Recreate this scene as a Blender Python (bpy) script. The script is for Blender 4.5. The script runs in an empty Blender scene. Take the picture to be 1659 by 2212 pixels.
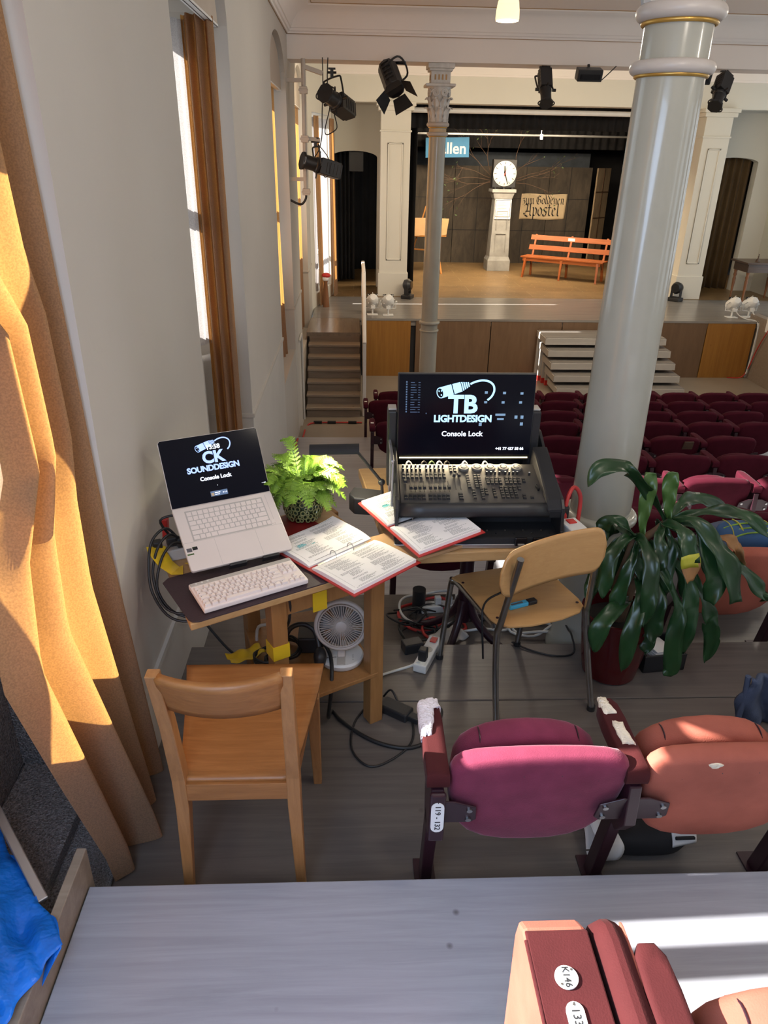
import bpy, bmesh, math, random
from mathutils import Matrix, Vector, Euler

random.seed(7)
SC = bpy.context.scene
COL = SC.collection
PI = math.pi

# ---------------------------------------------------------------- camera, light, exposure
cam_data = bpy.data.cameras.new('camera')
cam_data.sensor_fit = 'VERTICAL'
cam_data.sensor_height = 36.0
cam_data.sensor_width = 27.0
cam_data.lens = 36.0 * 1571.0 / 2212.0
cam_data.clip_start = 0.05
cam_data.clip_end = 200
cam = bpy.data.objects.new('camera', cam_data)
COL.objects.link(cam)
cam.matrix_world = Matrix((
    (0.99914683, 0.00213654, -0.0412437, 0.0),
    (-0.03796316, 0.44071514, -0.89684389, 0.0),
    (0.01626058, 0.89764447, 0.44042025, 2.0),
    (0, 0, 0, 1)))
SC.camera = cam

SC.view_settings.view_transform = 'Standard'
SC.view_settings.look = 'None'
SC.view_settings.gamma = 1.0
SC.view_settings.use_curve_mapping = False
SC.view_settings.exposure = 0.0
SC.cycles.use_denoising = True
SC.cycles.max_bounces = 8
SC.cycles.diffuse_bounces = 5
SC.cycles.glossy_bounces = 3
SC.cycles.transparent_max_bounces = 12
SC.cycles.sample_clamp_indirect = 6.0
SC.cycles.caustics_reflective = False
SC.cycles.caustics_refractive = False

world = bpy.data.worlds.new('sky_light')
SC.world = world
world.use_nodes = True
_bg = world.node_tree.nodes['Background']
_bg.inputs['Color'].default_value = (0.82, 0.92, 1.0, 1)
_bg.inputs['Strength'].default_value = 1.9

SUN_EL = math.radians(33)
sun_dir = Vector((math.cos(SUN_EL), 0.020, -math.sin(SUN_EL))).normalized()
sd = bpy.data.lights.new('sun', 'SUN')
sd.energy = 24.0
sd.angle = math.radians(0.5)
sd.color = (1.0, 0.95, 0.87)
sun = bpy.data.objects.new('sun', sd)
COL.objects.link(sun)
sun.rotation_euler = sun_dir.to_track_quat('-Z', 'Y').to_euler()
sun.location = (-12, 6, 9)


def area_light(name, loc, target, size, energy, color, size_y=None):
    d = bpy.data.lights.new(name, 'AREA')
    d.energy = energy
    d.color = color
    d.size = size
    if size_y:
        d.shape = 'RECTANGLE'
        d.size_y = size_y
    o = bpy.data.objects.new(name, d)
    COL.objects.link(o)
    o.location = loc
    o.rotation_euler = (Vector(target) - Vector(loc)).to_track_quat('-Z', 'Y').to_euler()
    return o


def spot_light(name, loc, target, energy, color, angle=60, blend=0.5, radius=0.08):
    d = bpy.data.lights.new(name, 'SPOT')
    d.energy = energy
    d.color = color
    d.spot_size = math.radians(angle)
    d.spot_blend = blend
    d.shadow_soft_size = radius
    o = bpy.data.objects.new(name, d)
    COL.objects.link(o)
    o.location = loc
    o.rotation_euler = (Vector(target) - Vector(loc)).to_track_quat('-Z', 'Y').to_euler()
    return o


# stage wash hanging behind the proscenium header, warm
area_light('stage_wash', (3.2, 16.75, 2.55), (3.4, 18.2, -0.5), 3.2, 270, (1.0, 0.80, 0.55), 0.5)
# sky-blue light added for an unseen window, behind the camera's left shoulder
area_light('window_daylight', (-0.70, -0.35, 1.5), (1.2, 0.75, 0.1), 1.5, 88, (0.52, 0.70, 1.0), 2.2)
area_light('front_wash', (3.4, 10.4, 2.8), (3.4, 15.4, -0.1), 3.0, 120, (1.0, 0.84, 0.62), 0.4)
area_light('stair_wash', (-0.1, 10.6, 2.75), (0.1, 15.5, 1.0), 0.6, 22, (1.0, 0.84, 0.62), 0.4)

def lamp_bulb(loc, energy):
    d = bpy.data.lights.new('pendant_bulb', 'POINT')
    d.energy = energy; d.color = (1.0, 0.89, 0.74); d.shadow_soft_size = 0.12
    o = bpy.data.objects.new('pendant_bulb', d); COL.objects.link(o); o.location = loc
for _p in ((1.07, 6.0, 2.78), (4.3, 6.0, 2.78), (1.2, 1.2, 2.78), (4.3, 1.2, 2.78)):  # first at the pendant lamp; three unseen ones added to brighten the ceiling
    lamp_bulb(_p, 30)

# ---------------------------------------------------------------- mesh helper
class G:
    def __init__(s):
        s.v = []; s.f = []

    def add(s, verts, faces, M=None):
        n = len(s.v)
        if M is not None:
            verts = [M @ Vector(p) for p in verts]
        s.v += [tuple(p) for p in verts]
        s.f += [tuple(i + n for i in f) for f in faces]
        return s

    def box(s, c, d, M=None):
        x, y, z = d[0] / 2, d[1] / 2, d[2] / 2
        vs = [(c[0] + a * x, c[1] + b * y, c[2] + e * z) for e in (-1, 1) for b in (-1, 1) for a in (-1, 1)]
        return s.add(vs, [(0, 2, 3, 1), (4, 5, 7, 6), (0, 1, 5, 4), (2, 6, 7, 3), (0, 4, 6, 2), (1, 3, 7, 5)], M)

    def bb(s, lo, hi, M=None):
        return s.box([(a + b) / 2 for a, b in zip(lo, hi)], [b - a for a, b in zip(lo, hi)], M)

    def bar(s, p, q, w, h, up=(0, 0, 1), w2=None, h2=None):
        p, q, up = Vector(p), Vector(q), Vector(up)
        d = (q - p).normalized()
        a = d.cross(up)
        if a.length < 1e-5:
            a = d.cross(Vector((1, 0, 0)))
        a.normalize(); b = a.cross(d)
        w2 = w if w2 is None else w2; h2 = h if h2 is None else h2
        vs = [c + a * (i * ww / 2) + b * (j * hh / 2) for c, ww, hh in ((p, w, h), (q, w2, h2)) for j in (-1, 1) for i in (-1, 1)]
        return s.add(vs, [(0, 1, 3, 2), (4, 6, 7, 5), (0, 4, 5, 1), (2, 3, 7, 6), (0, 2, 6, 4), (1, 5, 7, 3)])

    def cyl(s, p, q, r, r2=None, n=16, caps=True):
        p, q = Vector(p), Vector(q)
        r2 = r if r2 is None else r2
        d = (q - p).normalized()
        a = d.orthogonal().normalized(); b = d.cross(a)
        vs = []
        for c, rr in ((p, r), (q, r2)):
            for i in range(n):
                t = 2 * PI * i / n
                vs.append(c + a * (rr * math.cos(t)) + b * (rr * math.sin(t)))
        fs = [(i, (i + 1) % n, n + (i + 1) % n, n + i) for i in range(n)]
        if caps:
            fs += [tuple(range(n - 1, -1, -1)), tuple(range(n, 2 * n))]
        return s.add(vs, fs)

    def lathe(s, prof, c=(0, 0, 0), n=32, M=None, cap=True):
        vs = []; fs = []
        for r, z in prof:
            for i in range(n):
                t = 2 * PI * i / n
                vs.append((c[0] + r * math.cos(t), c[1] + r * math.sin(t), c[2] + z))
        for k in range(len(prof) - 1):
            for i in range(n):
                j = (i + 1) % n
                fs.append((k * n + i, k * n + j, (k + 1) * n + j, (k + 1) * n + i))
        if cap:
            fs.append(tuple(range(n - 1, -1, -1)))
            m = (len(prof) - 1) * n
            fs.append(tuple(range(m, m + n)))
        return s.add(vs, fs, M)

    def tube(s, pts, r, n=8, sm=4, r_end=None):
        P = [Vector(p) for p in pts]
        if sm > 1 and len(P) > 2:
            Q = []
            for i in range(len(P) - 1):
                p0 = P[max(i - 1, 0)]; p1 = P[i]; p2 = P[i + 1]; p3 = P[min(i + 2, len(P) - 1)]
                for k in range(sm):
                    t = k / sm
                    Q.append(0.5 * ((2 * p1) + (p2 - p0) * t + (2 * p0 - 5 * p1 + 4 * p2 - p3) * t * t + (3 * p1 - p0 - 3 * p2 + p3) * t ** 3))
            Q.append(P[-1]); P = Q
        vs = []; fs = []
        a = None
        for i, p in enumerate(P):
            d = (P[min(i + 1, len(P) - 1)] - P[max(i - 1, 0)])
            if d.length < 1e-7:
                d = Vector((0, 0, 1))
            d.normalize()
            if a is None:
                a = d.orthogonal().normalized()
            a = (a - d * a.dot(d))
            if a.length < 1e-5:
                a = d.orthogonal()
            a.normalize(); b = d.cross(a)
            rr = r if r_end is None else r + (r_end - r) * i / (len(P) - 1)
            for k in range(n):
                t = 2 * PI * k / n
                vs.append(p + a * (rr * math.cos(t)) + b * (rr * math.sin(t)))
        for i in range(len(P) - 1):
            for k in range(n):
                j = (k + 1) % n
                fs.append((i * n + k, i * n + j, (i + 1) * n + j, (i + 1) * n + k))
        fs.append(tuple(range(n - 1, -1, -1)))
        m = (len(P) - 1) * n
        fs.append(tuple(range(m, m + n)))
        return s.add(vs, fs)

    def prism(s, poly, t0, t1, M=None):
        """poly in local XY, extruded along local Z from t0 to t1."""
        n = len(poly)
        vs = [(x, y, t0) for x, y in poly] + [(x, y, t1) for x, y in poly]
        fs = [tuple(range(n - 1, -1, -1)), tuple(range(n, 2 * n))] + [(i, (i + 1) % n, n + (i + 1) % n, n + i) for i in range(n)]
        return s.add(vs, fs, M)

    def pillow(s, poly, th, edge, M=None, dome=0.0, steps=4, mid=None):
        """a cushion: outline poly in local XY, thickness th along Z, rounded edge of radius edge."""
        n = len(poly)
        cx = sum(p[0] for p in poly) / n; cy = sum(p[1] for p in poly) / n
        ext = max(max(abs(p[0] - cx) for p in poly), max(abs(p[1] - cy) for p in poly))
        rings = []
        for i in range(steps + 1):
            a = PI / 2 * i / steps
            rings.append((1 - edge / ext * (1 - math.sin(a)), -th / 2 + edge * (1 - math.cos(a))))
        for i in range(steps + 1):
            a = PI / 2 * i / steps
            rings.append((1 - edge / ext * (1 - math.cos(a)), th / 2 - edge * (1 - math.sin(a))))
        k0 = rings[0][0]
        inner = [(0.66, 0.6), (0.33, 0.9)]
        full = [(k0 * k, -th / 2 - dome * d) for k, d in inner[::-1]] + rings + [(k0 * k, th / 2 + dome * d) for k, d in inner]
        vs = []
        for k, z in full:
            vs += [(cx + (p[0] - cx) * k, cy + (p[1] - cy) * k, z) for p in poly]
        fs = []
        for r in range(len(full) - 1):
            for i in range(n):
                j = (i + 1) % n
                fs.append((r * n + i, r * n + j, (r + 1) * n + j, (r + 1) * n + i))
        c0 = len(vs); vs.append((cx, cy, -th / 2 - dome)); vs.append((cx, cy, th / 2 + dome))
        m = (len(full) - 1) * n
        for i in range(n):
            j = (i + 1) % n
            fs.append((j, i, c0)); fs.append((m + i, m + j, c0 + 1))
        return s.add(vs, fs, M)

    def grid(s, fn, nu, nv, close=False):
        vs = [fn(i / nu, j / nv) for j in range(nv + 1) for i in range(nu + 1)]
        w = nu + 1
        fs = [(j * w + i, j * w + i + 1, (j + 1) * w + i + 1, (j + 1) * w + i) for j in range(nv) for i in range(nu)]
        return s.add(vs, fs)

    def ball(s, c, r, n=12, m=8, sc=(1, 1, 1)):
        vs = []; fs = []
        for j in range(m + 1):
            a = PI * j / m
            for i in range(n):
                t = 2 * PI * i / n
                vs.append((c[0] + sc[0] * r * math.sin(a) * math.cos(t), c[1] + sc[1] * r * math.sin(a) * math.sin(t), c[2] - sc[2] * r * math.cos(a)))
        for j in range(m):
            for i in range(n):
                k = (i + 1) % n
                fs.append((j * n + i, j * n + k, (j + 1) * n + k, (j + 1) * n + i))
        return s.add(vs, fs)

    def build(s, name, mat, parent=None, smooth=None, bevel=0.0, solid=0.0):
        me = bpy.data.meshes.new(name)
        me.from_pydata(s.v, [], s.f)
        me.validate()
        bm = bmesh.new(); bm.from_mesh(me)
        bmesh.ops.remove_doubles(bm, verts=bm.verts, dist=1e-6)
        bmesh.ops.recalc_face_normals(bm, faces=bm.faces)
        bm.to_mesh(me); bm.free()
        if smooth is not None:
            me.polygons.foreach_set('use_smooth', [True] * len(me.polygons))
            me.set_sharp_from_angle(angle=math.radians(smooth))
        me.materials.append(mat)
        o = bpy.data.objects.new(name, me)
        COL.objects.link(o)
        if parent is not None:
            o.parent = parent
            hook(o, parent)
        if solid:
            m = o.modifiers.new('solid', 'SOLIDIFY'); m.thickness = solid; m.offset = 0
        if bevel:
            m = o.modifiers.new('bevel', 'BEVEL'); m.width = bevel; m.segments = 2; m.limit_method = 'ANGLE'
            m.angle_limit = math.radians(40)
        return o


WORLD = set()      # things whose parts are written in room coordinates


def hook(o, parent):
    if parent.parent is None and parent.name in WORLD:
        o.matrix_parent_inverse = parent_matrix(parent).inverted()


def parent_matrix(o):
    return Matrix.Translation(o.location) @ o.rotation_euler.to_matrix().to_4x4()


def tag(o, label, cat, group=None):
    o['label'] = label; o['category'] = cat
    if group:
        o['group'] = group
    return o


def thing(name, label, cat, loc=(0, 0, 0), rz=0.0, group=None, room=False):
    o = bpy.data.objects.new(name, None)
    o.empty_display_size = 0.05
    COL.objects.link(o)
    o.location = loc
    o.rotation_euler = (0, 0, rz)
    if room:
        WORLD.add(o.name)
    return tag(o, label, cat, group)


def structure(o):
    o['kind'] = 'structure'
    return o


def copy_tree(o, parent=None):
    c = o.copy()
    COL.objects.link(c)
    if parent:
        c.parent = parent
    for ch in [x for x in o.children]:
        copy_tree(ch, c)
    return c


def frame(o, x, y):
    """matrix with origin o and local axes x, y (z = x cross y)"""
    x = Vector(x).normalized(); y = Vector(y); z = x.cross(y).normalized(); y = z.cross(x)
    M = Matrix((x, y, z)).transposed().to_4x4()
    M.translation = Vector(o)
    return M


def rz(a, loc=(0, 0, 0)):
    return Matrix.Translation(loc) @ Matrix.Rotation(a, 4, 'Z')


def text_obj(body, size, M, mat, name='lettering', parent=None, bold=0.0, shear=0.0, align='CENTER', ext=0.0006, space=1.0):
    cu = bpy.data.curves.new(name, 'FONT')
    cu.body = body; cu.size = size; cu.align_x = align; cu.align_y = 'CENTER'
    cu.offset = bold; cu.shear = shear; cu.extrude = ext; cu.space_character = space
    cu.resolution_u = 3
    tmp = bpy.data.objects.new('tmp', cu)
    COL.objects.link(tmp)
    dg = bpy.context.evaluated_depsgraph_get()
    me = bpy.data.meshes.new_from_object(tmp.evaluated_get(dg))
    bpy.data.objects.remove(tmp)
    bpy.data.curves.remove(cu)
    me.transform(M)
    me.materials.clear(); me.materials.append(mat)
    me.name = name
    o = bpy.data.objects.new(name, me)
    COL.objects.link(o)
    if parent is not None:
        o.parent = parent
        hook(o, parent)
    return o


# ---------------------------------------------------------------- materials
def newmat(name):
    m = bpy.data.materials.new(name)
    m.use_nodes = True
    nt = m.node_tree
    return m, nt, nt.nodes['Principled BSDF']


def C3(c):
    return (c[0], c[1], c[2], 1.0)


def plain(name, col, rough=0.5, metal=0.0, var=0.12, vscale=6.0, bump=0.0, bscale=60.0, sheen=0.0, emit=None, estr=0.0, spec=None, coat=0.0, trans=0.0):
    m, nt, b = newmat(name)
    b.inputs['Roughness'].default_value = rough
    b.inputs['Metallic'].default_value = metal
    tc = nt.nodes.new('ShaderNodeTexCoord')
    nz = nt.nodes.new('ShaderNodeTexNoise')
    nz.inputs['Scale'].default_value = vscale; nz.inputs['Detail'].default_value = 4
    nt.links.new(tc.outputs['Object'], nz.inputs['Vector'])
    rp = nt.nodes.new('ShaderNodeValToRGB')
    rp.color_ramp.elements[0].position = 0.3; rp.color_ramp.elements[1].position = 0.7
    rp.color_ramp.elements[0].color = C3([c * (1 - var) for c in col])
    rp.color_ramp.elements[1].color = C3([min(1, c * (1 + var)) for c in col])
    nt.links.new(nz.outputs['Fac'], rp.inputs['Fac'])
    nt.links.new(rp.outputs['Color'], b.inputs['Base Color'])
    if bump:
        n2 = nt.nodes.new('ShaderNodeTexNoise'); n2.inputs['Scale'].default_value = bscale
        bp = nt.nodes.new('ShaderNodeBump'); bp.inputs['Strength'].default_value = bump; bp.inputs['Distance'].default_value = 0.01
        nt.links.new(tc.outputs['Object'], n2.inputs['Vector'])
        nt.links.new(n2.outputs['Fac'], bp.inputs['Height']); nt.links.new(bp.outputs['Normal'], b.inputs['Normal'])
    if sheen:
        b.inputs['Sheen Weight'].default_value = sheen
        b.inputs['Sheen Roughness'].default_value = 0.35
        b.inputs['Sheen Tint'].default_value = C3([min(1, 0.35 + c) for c in col])
    if emit:
        b.inputs['Emission Color'].default_value = C3(emit); b.inputs['Emission Strength'].default_value = estr
    if spec is not None:
        b.inputs['Specular IOR Level'].default_value = spec
    if coat:
        b.inputs['Coat Weight'].default_value = coat
    return m


def wood(name, c1, c2, scale=(1, 1, 1), grain=14.0, rough=0.45, bump=0.15, knots=0.0, kcol=(0.1, 0.05, 0.02), knot_scale=2.2, spec=None):
    """stretched grain: use a small scale along the grain axis"""
    m, nt, b = newmat(name)
    b.inputs['Roughness'].default_value = rough
    if spec is not None:
        b.inputs['Specular IOR Level'].default_value = spec
    tc = nt.nodes.new('ShaderNodeTexCoord')
    mp = nt.nodes.new('ShaderNodeMapping'); mp.inputs['Scale'].default_value = scale
    nt.links.new(tc.outputs['Object'], mp.inputs['Vector'])
    nz = nt.nodes.new('ShaderNodeTexNoise'); nz.inputs['Scale'].default_value = grain; nz.inputs['Detail'].default_value = 8
    nz.inputs['Roughness'].default_value = 0.65; nz.inputs['Distortion'].default_value = 0.6
    nt.links.new(mp.outputs['Vector'], nz.inputs['Vector'])
    rp = nt.nodes.new('ShaderNodeValToRGB')
    rp.color_ramp.elements[0].position = 0.33; rp.color_ramp.elements[1].position = 0.68
    rp.color_ramp.elements[0].color = C3(c2); rp.color_ramp.elements[1].color = C3(c1)
    nt.links.new(nz.outputs['Fac'], rp.inputs['Fac'])
    out = rp.outputs['Color']
    if knots:
        vo = nt.nodes.new('ShaderNodeTexVoronoi'); vo.inputs['Scale'].default_value = knot_scale
        nt.links.new(tc.outputs['Object'], vo.inputs['Vector'])
        kr = nt.nodes.new('ShaderNodeValToRGB')
        kr.color_ramp.elements[0].position = 0.018; kr.color_ramp.elements[0].color = (1, 1, 1, 1)
        kr.color_ramp.elements[1].position = 0.05; kr.color_ramp.elements[1].color = (0, 0, 0, 1)
        nt.links.new(vo.outputs['Distance'], kr.inputs['Fac'])
        mu = nt.nodes.new('ShaderNodeMath'); mu.operation = 'MULTIPLY'; mu.inputs[1].default_value = knots
        nt.links.new(kr.outputs['Color'], mu.inputs[0])
        mx = nt.nodes.new('ShaderNodeMix'); mx.data_type = 'RGBA'
        nt.links.new(mu.outputs[0], mx.inputs['Factor'])
        nt.links.new(out, mx.inputs['A']); mx.inputs['B'].default_value = C3(kcol)
        out = mx.outputs['Result']
    nt.links.new(out, b.inputs['Base Color'])
    if bump:
        bp = nt.nodes.new('ShaderNodeBump'); bp.inputs['Strength'].default_value = bump; bp.inputs['Distance'].default_value = 0.004
        nt.links.new(nz.outputs['Fac'], bp.inputs['Height']); nt.links.new(bp.outputs['Normal'], b.inputs['Normal'])
    return m


def glow(name, col, strength):
    m, nt, b = newmat(name)
    b.inputs['Base Color'].default_value = C3(col)
    b.inputs['Emission Color'].default_value = C3(col)
    b.inputs['Emission Strength'].default_value = strength
    return m


def cloth_translucent(name, col, tcol, amount=0.5, rough=0.9, weave=220.0):
    m = bpy.data.materials.new(name); m.use_nodes = True
    nt = m.node_tree; b = nt.nodes['Principled BSDF']; out = nt.nodes['Material Output']
    b.inputs['Roughness'].default_value = rough
    tc = nt.nodes.new('ShaderNodeTexCoord')
    nz = nt.nodes.new('ShaderNodeTexNoise'); nz.inputs['Scale'].default_value = weave; nz.inputs['Detail'].default_value = 2
    nt.links.new(tc.outputs['Object'], nz.inputs['Vector'])
    def ramp(c, v):
        rp = nt.nodes.new('ShaderNodeValToRGB')
        rp.color_ramp.elements[0].position = 0.35; rp.color_ramp.elements[1].position = 0.65
        rp.color_ramp.elements[0].color = C3([x * (1 - v) for x in c]); rp.color_ramp.elements[1].color = C3([min(1, x * (1 + v)) for x in c])
        nt.links.new(nz.outputs['Fac'], rp.inputs['Fac']); return rp.outputs['Color']
    nt.links.new(ramp(col, 0.12), b.inputs['Base Color'])
    tr = nt.nodes.new('ShaderNodeBsdfTranslucent')
    nt.links.new(ramp(tcol, 0.15), tr.inputs['Color'])
    mx = nt.nodes.new('ShaderNodeMixShader'); mx.inputs[0].default_value = amount
    nt.links.new(b.outputs[0], mx.inputs[1]); nt.links.new(tr.outputs[0], mx.inputs[2])
    nt.links.new(mx.outputs[0], out.inputs['Surface'])
    return m


def pane_glass(name):
    m = bpy.data.materials.new(name); m.use_nodes = True
    nt = m.node_tree; out = nt.nodes['Material Output']
    nt.nodes.remove(nt.nodes['Principled BSDF'])
    t = nt.nodes.new('ShaderNodeBsdfTransparent'); g = nt.nodes.new('ShaderNodeBsdfGlossy')
    g.inputs['Roughness'].default_value = 0.02
    f = nt.nodes.new('ShaderNodeFresnel'); f.inputs['IOR'].default_value = 1.3
    mx = nt.nodes.new('ShaderNodeMixShader')
    nt.links.new(f.outputs[0], mx.inputs[0]); nt.links.new(t.outputs[0], mx.inputs[1]); nt.links.new(g.outputs[0], mx.inputs[2])
    nt.links.new(mx.outputs[0], out.inputs['Surface'])
    return m


M = {}
M['plaster'] = plain('plaster', (0.55, 0.52, 0.475), 0.85, var=0.03, vscale=1.2, bump=0.06, bscale=40)
M['plaster_low'] = plain('plaster_low', (0.58, 0.56, 0.525), 0.6, var=0.04, vscale=2, bump=0.05, bscale=30)
M['cream'] = plain('cream_plaster', (0.70, 0.675, 0.60), 0.8, var=0.03, vscale=1.0, bump=0.04)
M['ceiling'] = plain('ceiling_paint', (0.88, 0.82, 0.775), 0.85, var=0.02, vscale=1.0)
M['gold_line'] = plain('gold_paint', (0.38, 0.22, 0.09), 0.45, metal=0.3)
M['gilt'] = plain('gilt', (0.55, 0.33, 0.08), 0.35, metal=0.7)
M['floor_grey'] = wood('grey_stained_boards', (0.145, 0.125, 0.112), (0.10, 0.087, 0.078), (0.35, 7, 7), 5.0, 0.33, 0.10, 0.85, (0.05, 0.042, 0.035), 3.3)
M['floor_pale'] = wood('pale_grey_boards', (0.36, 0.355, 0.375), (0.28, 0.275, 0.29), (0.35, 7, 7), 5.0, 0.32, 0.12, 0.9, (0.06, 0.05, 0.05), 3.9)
M['floor_blue'] = wood('blue_grey_boards', (0.37, 0.385, 0.44), (0.29, 0.30, 0.345), (0.35, 7, 7), 5.0, 0.32, 0.12, 0.9, (0.06, 0.05, 0.05), 3.9)  # pale boards with the blue sky light put into their colour
M['hall_lino'] = plain('hall_floor', (0.27, 0.225, 0.175), 0.35, var=0.06, vscale=2)
M['step_wood'] = wood('step_boards', (0.34, 0.28, 0.22), (0.25, 0.20, 0.155), (0.3, 5, 5), 6.0, 0.45, 0.1, 0.7, (0.08, 0.05, 0.03), 2.6)
M['riser_wood'] = wood('riser_boards', (0.28, 0.225, 0.175), (0.22, 0.17, 0.13), (0.3, 5, 5), 6.0, 0.5, 0.1)
M['landing'] = wood('landing_boards', (0.30, 0.25, 0.20), (0.22, 0.18, 0.145), (5, 0.3, 5), 3.0, 0.22, 0.05)
M['stage_edge'] = wood('stage_edge_boards', (0.27, 0.25, 0.23), (0.20, 0.185, 0.17), (0.3, 5, 5), 4.0, 0.25, 0.05)
M['panel_brown'] = wood('brown_panels', (0.17, 0.10, 0.055), (0.13, 0.075, 0.04), (3, 3, 0.4), 4.0, 0.5, 0.05, 0.5, (0.10, 0.06, 0.03), 2.0)
M['panel_pine'] = wood('pine_panels', (0.33, 0.15, 0.028), (0.25, 0.105, 0.018), (6, 6, 0.3), 3.0, 0.42, 0.05, 0.95, (0.12, 0.045, 0.015), 4.6)
M['white'] = plain('white_paint', (0.74, 0.74, 0.73), 0.5, var=0.03)
M['black'] = plain('black_matt', (0.012, 0.012, 0.014), 0.75, var=0.2)
M['black_cloth'] = plain('black_drape', (0.009, 0.009, 0.011), 0.95, var=0.3, vscale=3)
M['black_plastic'] = plain('black_plastic', (0.018, 0.018, 0.02), 0.42, var=0.15)
M['console_plate'] = plain('console_plate', (0.045, 0.042, 0.040), 0.45, var=0.05)
M['encoder_grey'] = plain('encoder_grey', (0.16, 0.155, 0.145), 0.4)
M['black_gloss'] = plain('black_gloss', (0.008, 0.008, 0.01), 0.18, var=0.1)
M['grey_metal'] = plain('grey_painted_metal', (0.48, 0.45, 0.41), 0.45, var=0.04)
M['batten_grey'] = plain('batten_grey', (0.12, 0.12, 0.12), 0.4)
M['alu'] = plain('aluminium', (0.62, 0.63, 0.65), 0.35, metal=0.9, var=0.05)
M['steel'] = plain('steel_tube', (0.42, 0.42, 0.42), 0.28, metal=1.0, var=0.15, vscale=20)
M['column'] = plain('column_paint', (0.40, 0.39, 0.33), 0.2, var=0.04, vscale=5, bump=0.03, bscale=18, coat=0.3)
M['column_pink'] = plain('column_ring_paint', (0.52, 0.47, 0.43), 0.35, var=0.04)
M['capital'] = plain('capital_plaster', (0.66, 0.64, 0.61), 0.7, var=0.12, vscale=18)
M['maroon'] = plain('maroon_velour', (0.062, 0.006, 0.015), 0.85, var=0.12, vscale=14, bump=0.12, bscale=300, sheen=0.12, spec=0.12)
M['plum'] = plain('plum_velour', (0.20, 0.034, 0.068), 0.85, var=0.14, vscale=14, bump=0.15, bscale=320, sheen=0.55, spec=0.15)
M['dark_red'] = plain('dark_red_velour', (0.062, 0.012, 0.013), 0.85, var=0.12, vscale=10, bump=0.12, bscale=300, sheen=0.08, spec=0.15)
M['rust'] = plain('faded_red_velour', (0.36, 0.105, 0.072), 0.85, var=0.22, vscale=5, bump=0.12, bscale=300, sheen=0.1, spec=0.15)
M['seat_metal'] = plain('dark_maroon_metal', (0.028, 0.008, 0.014), 0.35, var=0.1)
M['foam'] = plain('torn_foam', (0.78, 0.70, 0.56), 0.95, var=0.15, vscale=40, bump=0.8, bscale=120)
M['wadding'] = plain('white_wadding', (0.85, 0.80, 0.86), 0.95, var=0.1, vscale=60, bump=1.0, bscale=160)
M['oak'] = wood('oak', (0.39, 0.17, 0.052), (0.27, 0.108, 0.03), (0.6, 6, 6), 9.0, 0.42, 0.15)
M['oak_up'] = wood('oak_upright', (0.43, 0.21, 0.078), (0.32, 0.145, 0.05), (6, 6, 0.6), 9.0, 0.42, 0.15)
M['beech'] = wood('beech_ply', (0.53, 0.30, 0.115), (0.47, 0.255, 0.095), (1, 6, 6), 10.0, 0.38, 0.06)
M['desk_wood'] = wood('desk_wood', (0.36, 0.175, 0.06), (0.28, 0.13, 0.042), (6, 6, 0.7), 6.0, 0.42, 0.08)
M['desk_top'] = wood('desk_top', (0.52, 0.32, 0.14), (0.43, 0.25, 0.10), (1, 6, 6), 7.0, 0.4, 0.06)
M['bench_red'] = wood('red_stained_wood', (0.42, 0.125, 0.035), (0.32, 0.085, 0.022), (0.5, 6, 6), 6.0, 0.35, 0.08)
M['easel'] = wood('easel_wood', (0.52, 0.24, 0.065), (0.44, 0.19, 0.05), (5, 5, 0.6), 6.0, 0.45, 0.05)
M['dark_wood'] = wood('dark_table_wood', (0.10, 0.055, 0.032), (0.06, 0.033, 0.02), (0.5, 6, 6), 6.0, 0.3, 0.05)
M['turned_wood'] = wood('turned_leg_wood', (0.26, 0.11, 0.045), (0.19, 0.075, 0.03), (6, 6, 0.6), 6.0, 0.35, 0.05)
M['curtain'] = cloth_translucent('orange_curtain', (0.31, 0.20, 0.125), (0.62, 0.29, 0.075), 0.42)
M['sheer'] = cloth_translucent('white_sheer', (0.66, 0.63, 0.62), (0.42, 0.40, 0.40), 0.5)
M['brown_drape'] = plain('brown_velvet', (0.105, 0.06, 0.022), 0.9, var=0.15, vscale=5, sheen=0.3)
M['purple_drape'] = plain('purple_velvet', (0.030, 0.012, 0.022), 0.95, var=0.2, vscale=3)
M['pelmet'] = plain('pelmet_fabric', (0.50, 0.43, 0.36), 0.9, var=0.03)
M['glass'] = pane_glass('window_glass')
M['paper'] = plain('paper', (0.88, 0.86, 0.85), 0.8, var=0.02)
M['ink'] = plain('ink', (0.10, 0.10, 0.11), 0.8)
M['ink_light'] = plain('ink_light', (0.30, 0.30, 0.30), 0.8)
M['cyan_ink'] = plain('cyan_marker', (0.10, 0.55, 0.60), 0.8)
M['red_card'] = plain('red_card', (0.48, 0.035, 0.03), 0.45, var=0.06)
M['dark_red_card'] = plain('dark_red_card', (0.20, 0.012, 0.014), 0.35, var=0.06)
M['yellow_tape'] = plain('yellow_tape', (0.70, 0.46, 0.015), 0.5, var=0.08)
M['silver'] = plain('laptop_silver', (0.74, 0.67, 0.62), 0.42, metal=0.1, var=0.02)
M['key_cream'] = plain('keycap', (0.86, 0.77, 0.72), 0.55, var=0.03)
M['key_silver'] = plain('laptop_key', (0.76, 0.69, 0.64), 0.5, var=0.02)
M['screen'] = plain('dark_screen', (0.003, 0.003, 0.006), 0.12, var=0.05, emit=(0.1, 0.13, 0.3), estr=0.010, spec=0.12)
M['glow_blue'] = glow('screen_blue', (0.40, 0.56, 1.0), 0.85)
M['glow_cyan'] = glow('screen_pale_blue', (0.44, 0.73, 1.0), 0.95)
M['glow_white'] = glow('screen_white', (0.82, 0.88, 1.0), 1.0)
M['glow_mid'] = glow('screen_button_blue', (0.22, 0.36, 0.52), 0.42)
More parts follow.
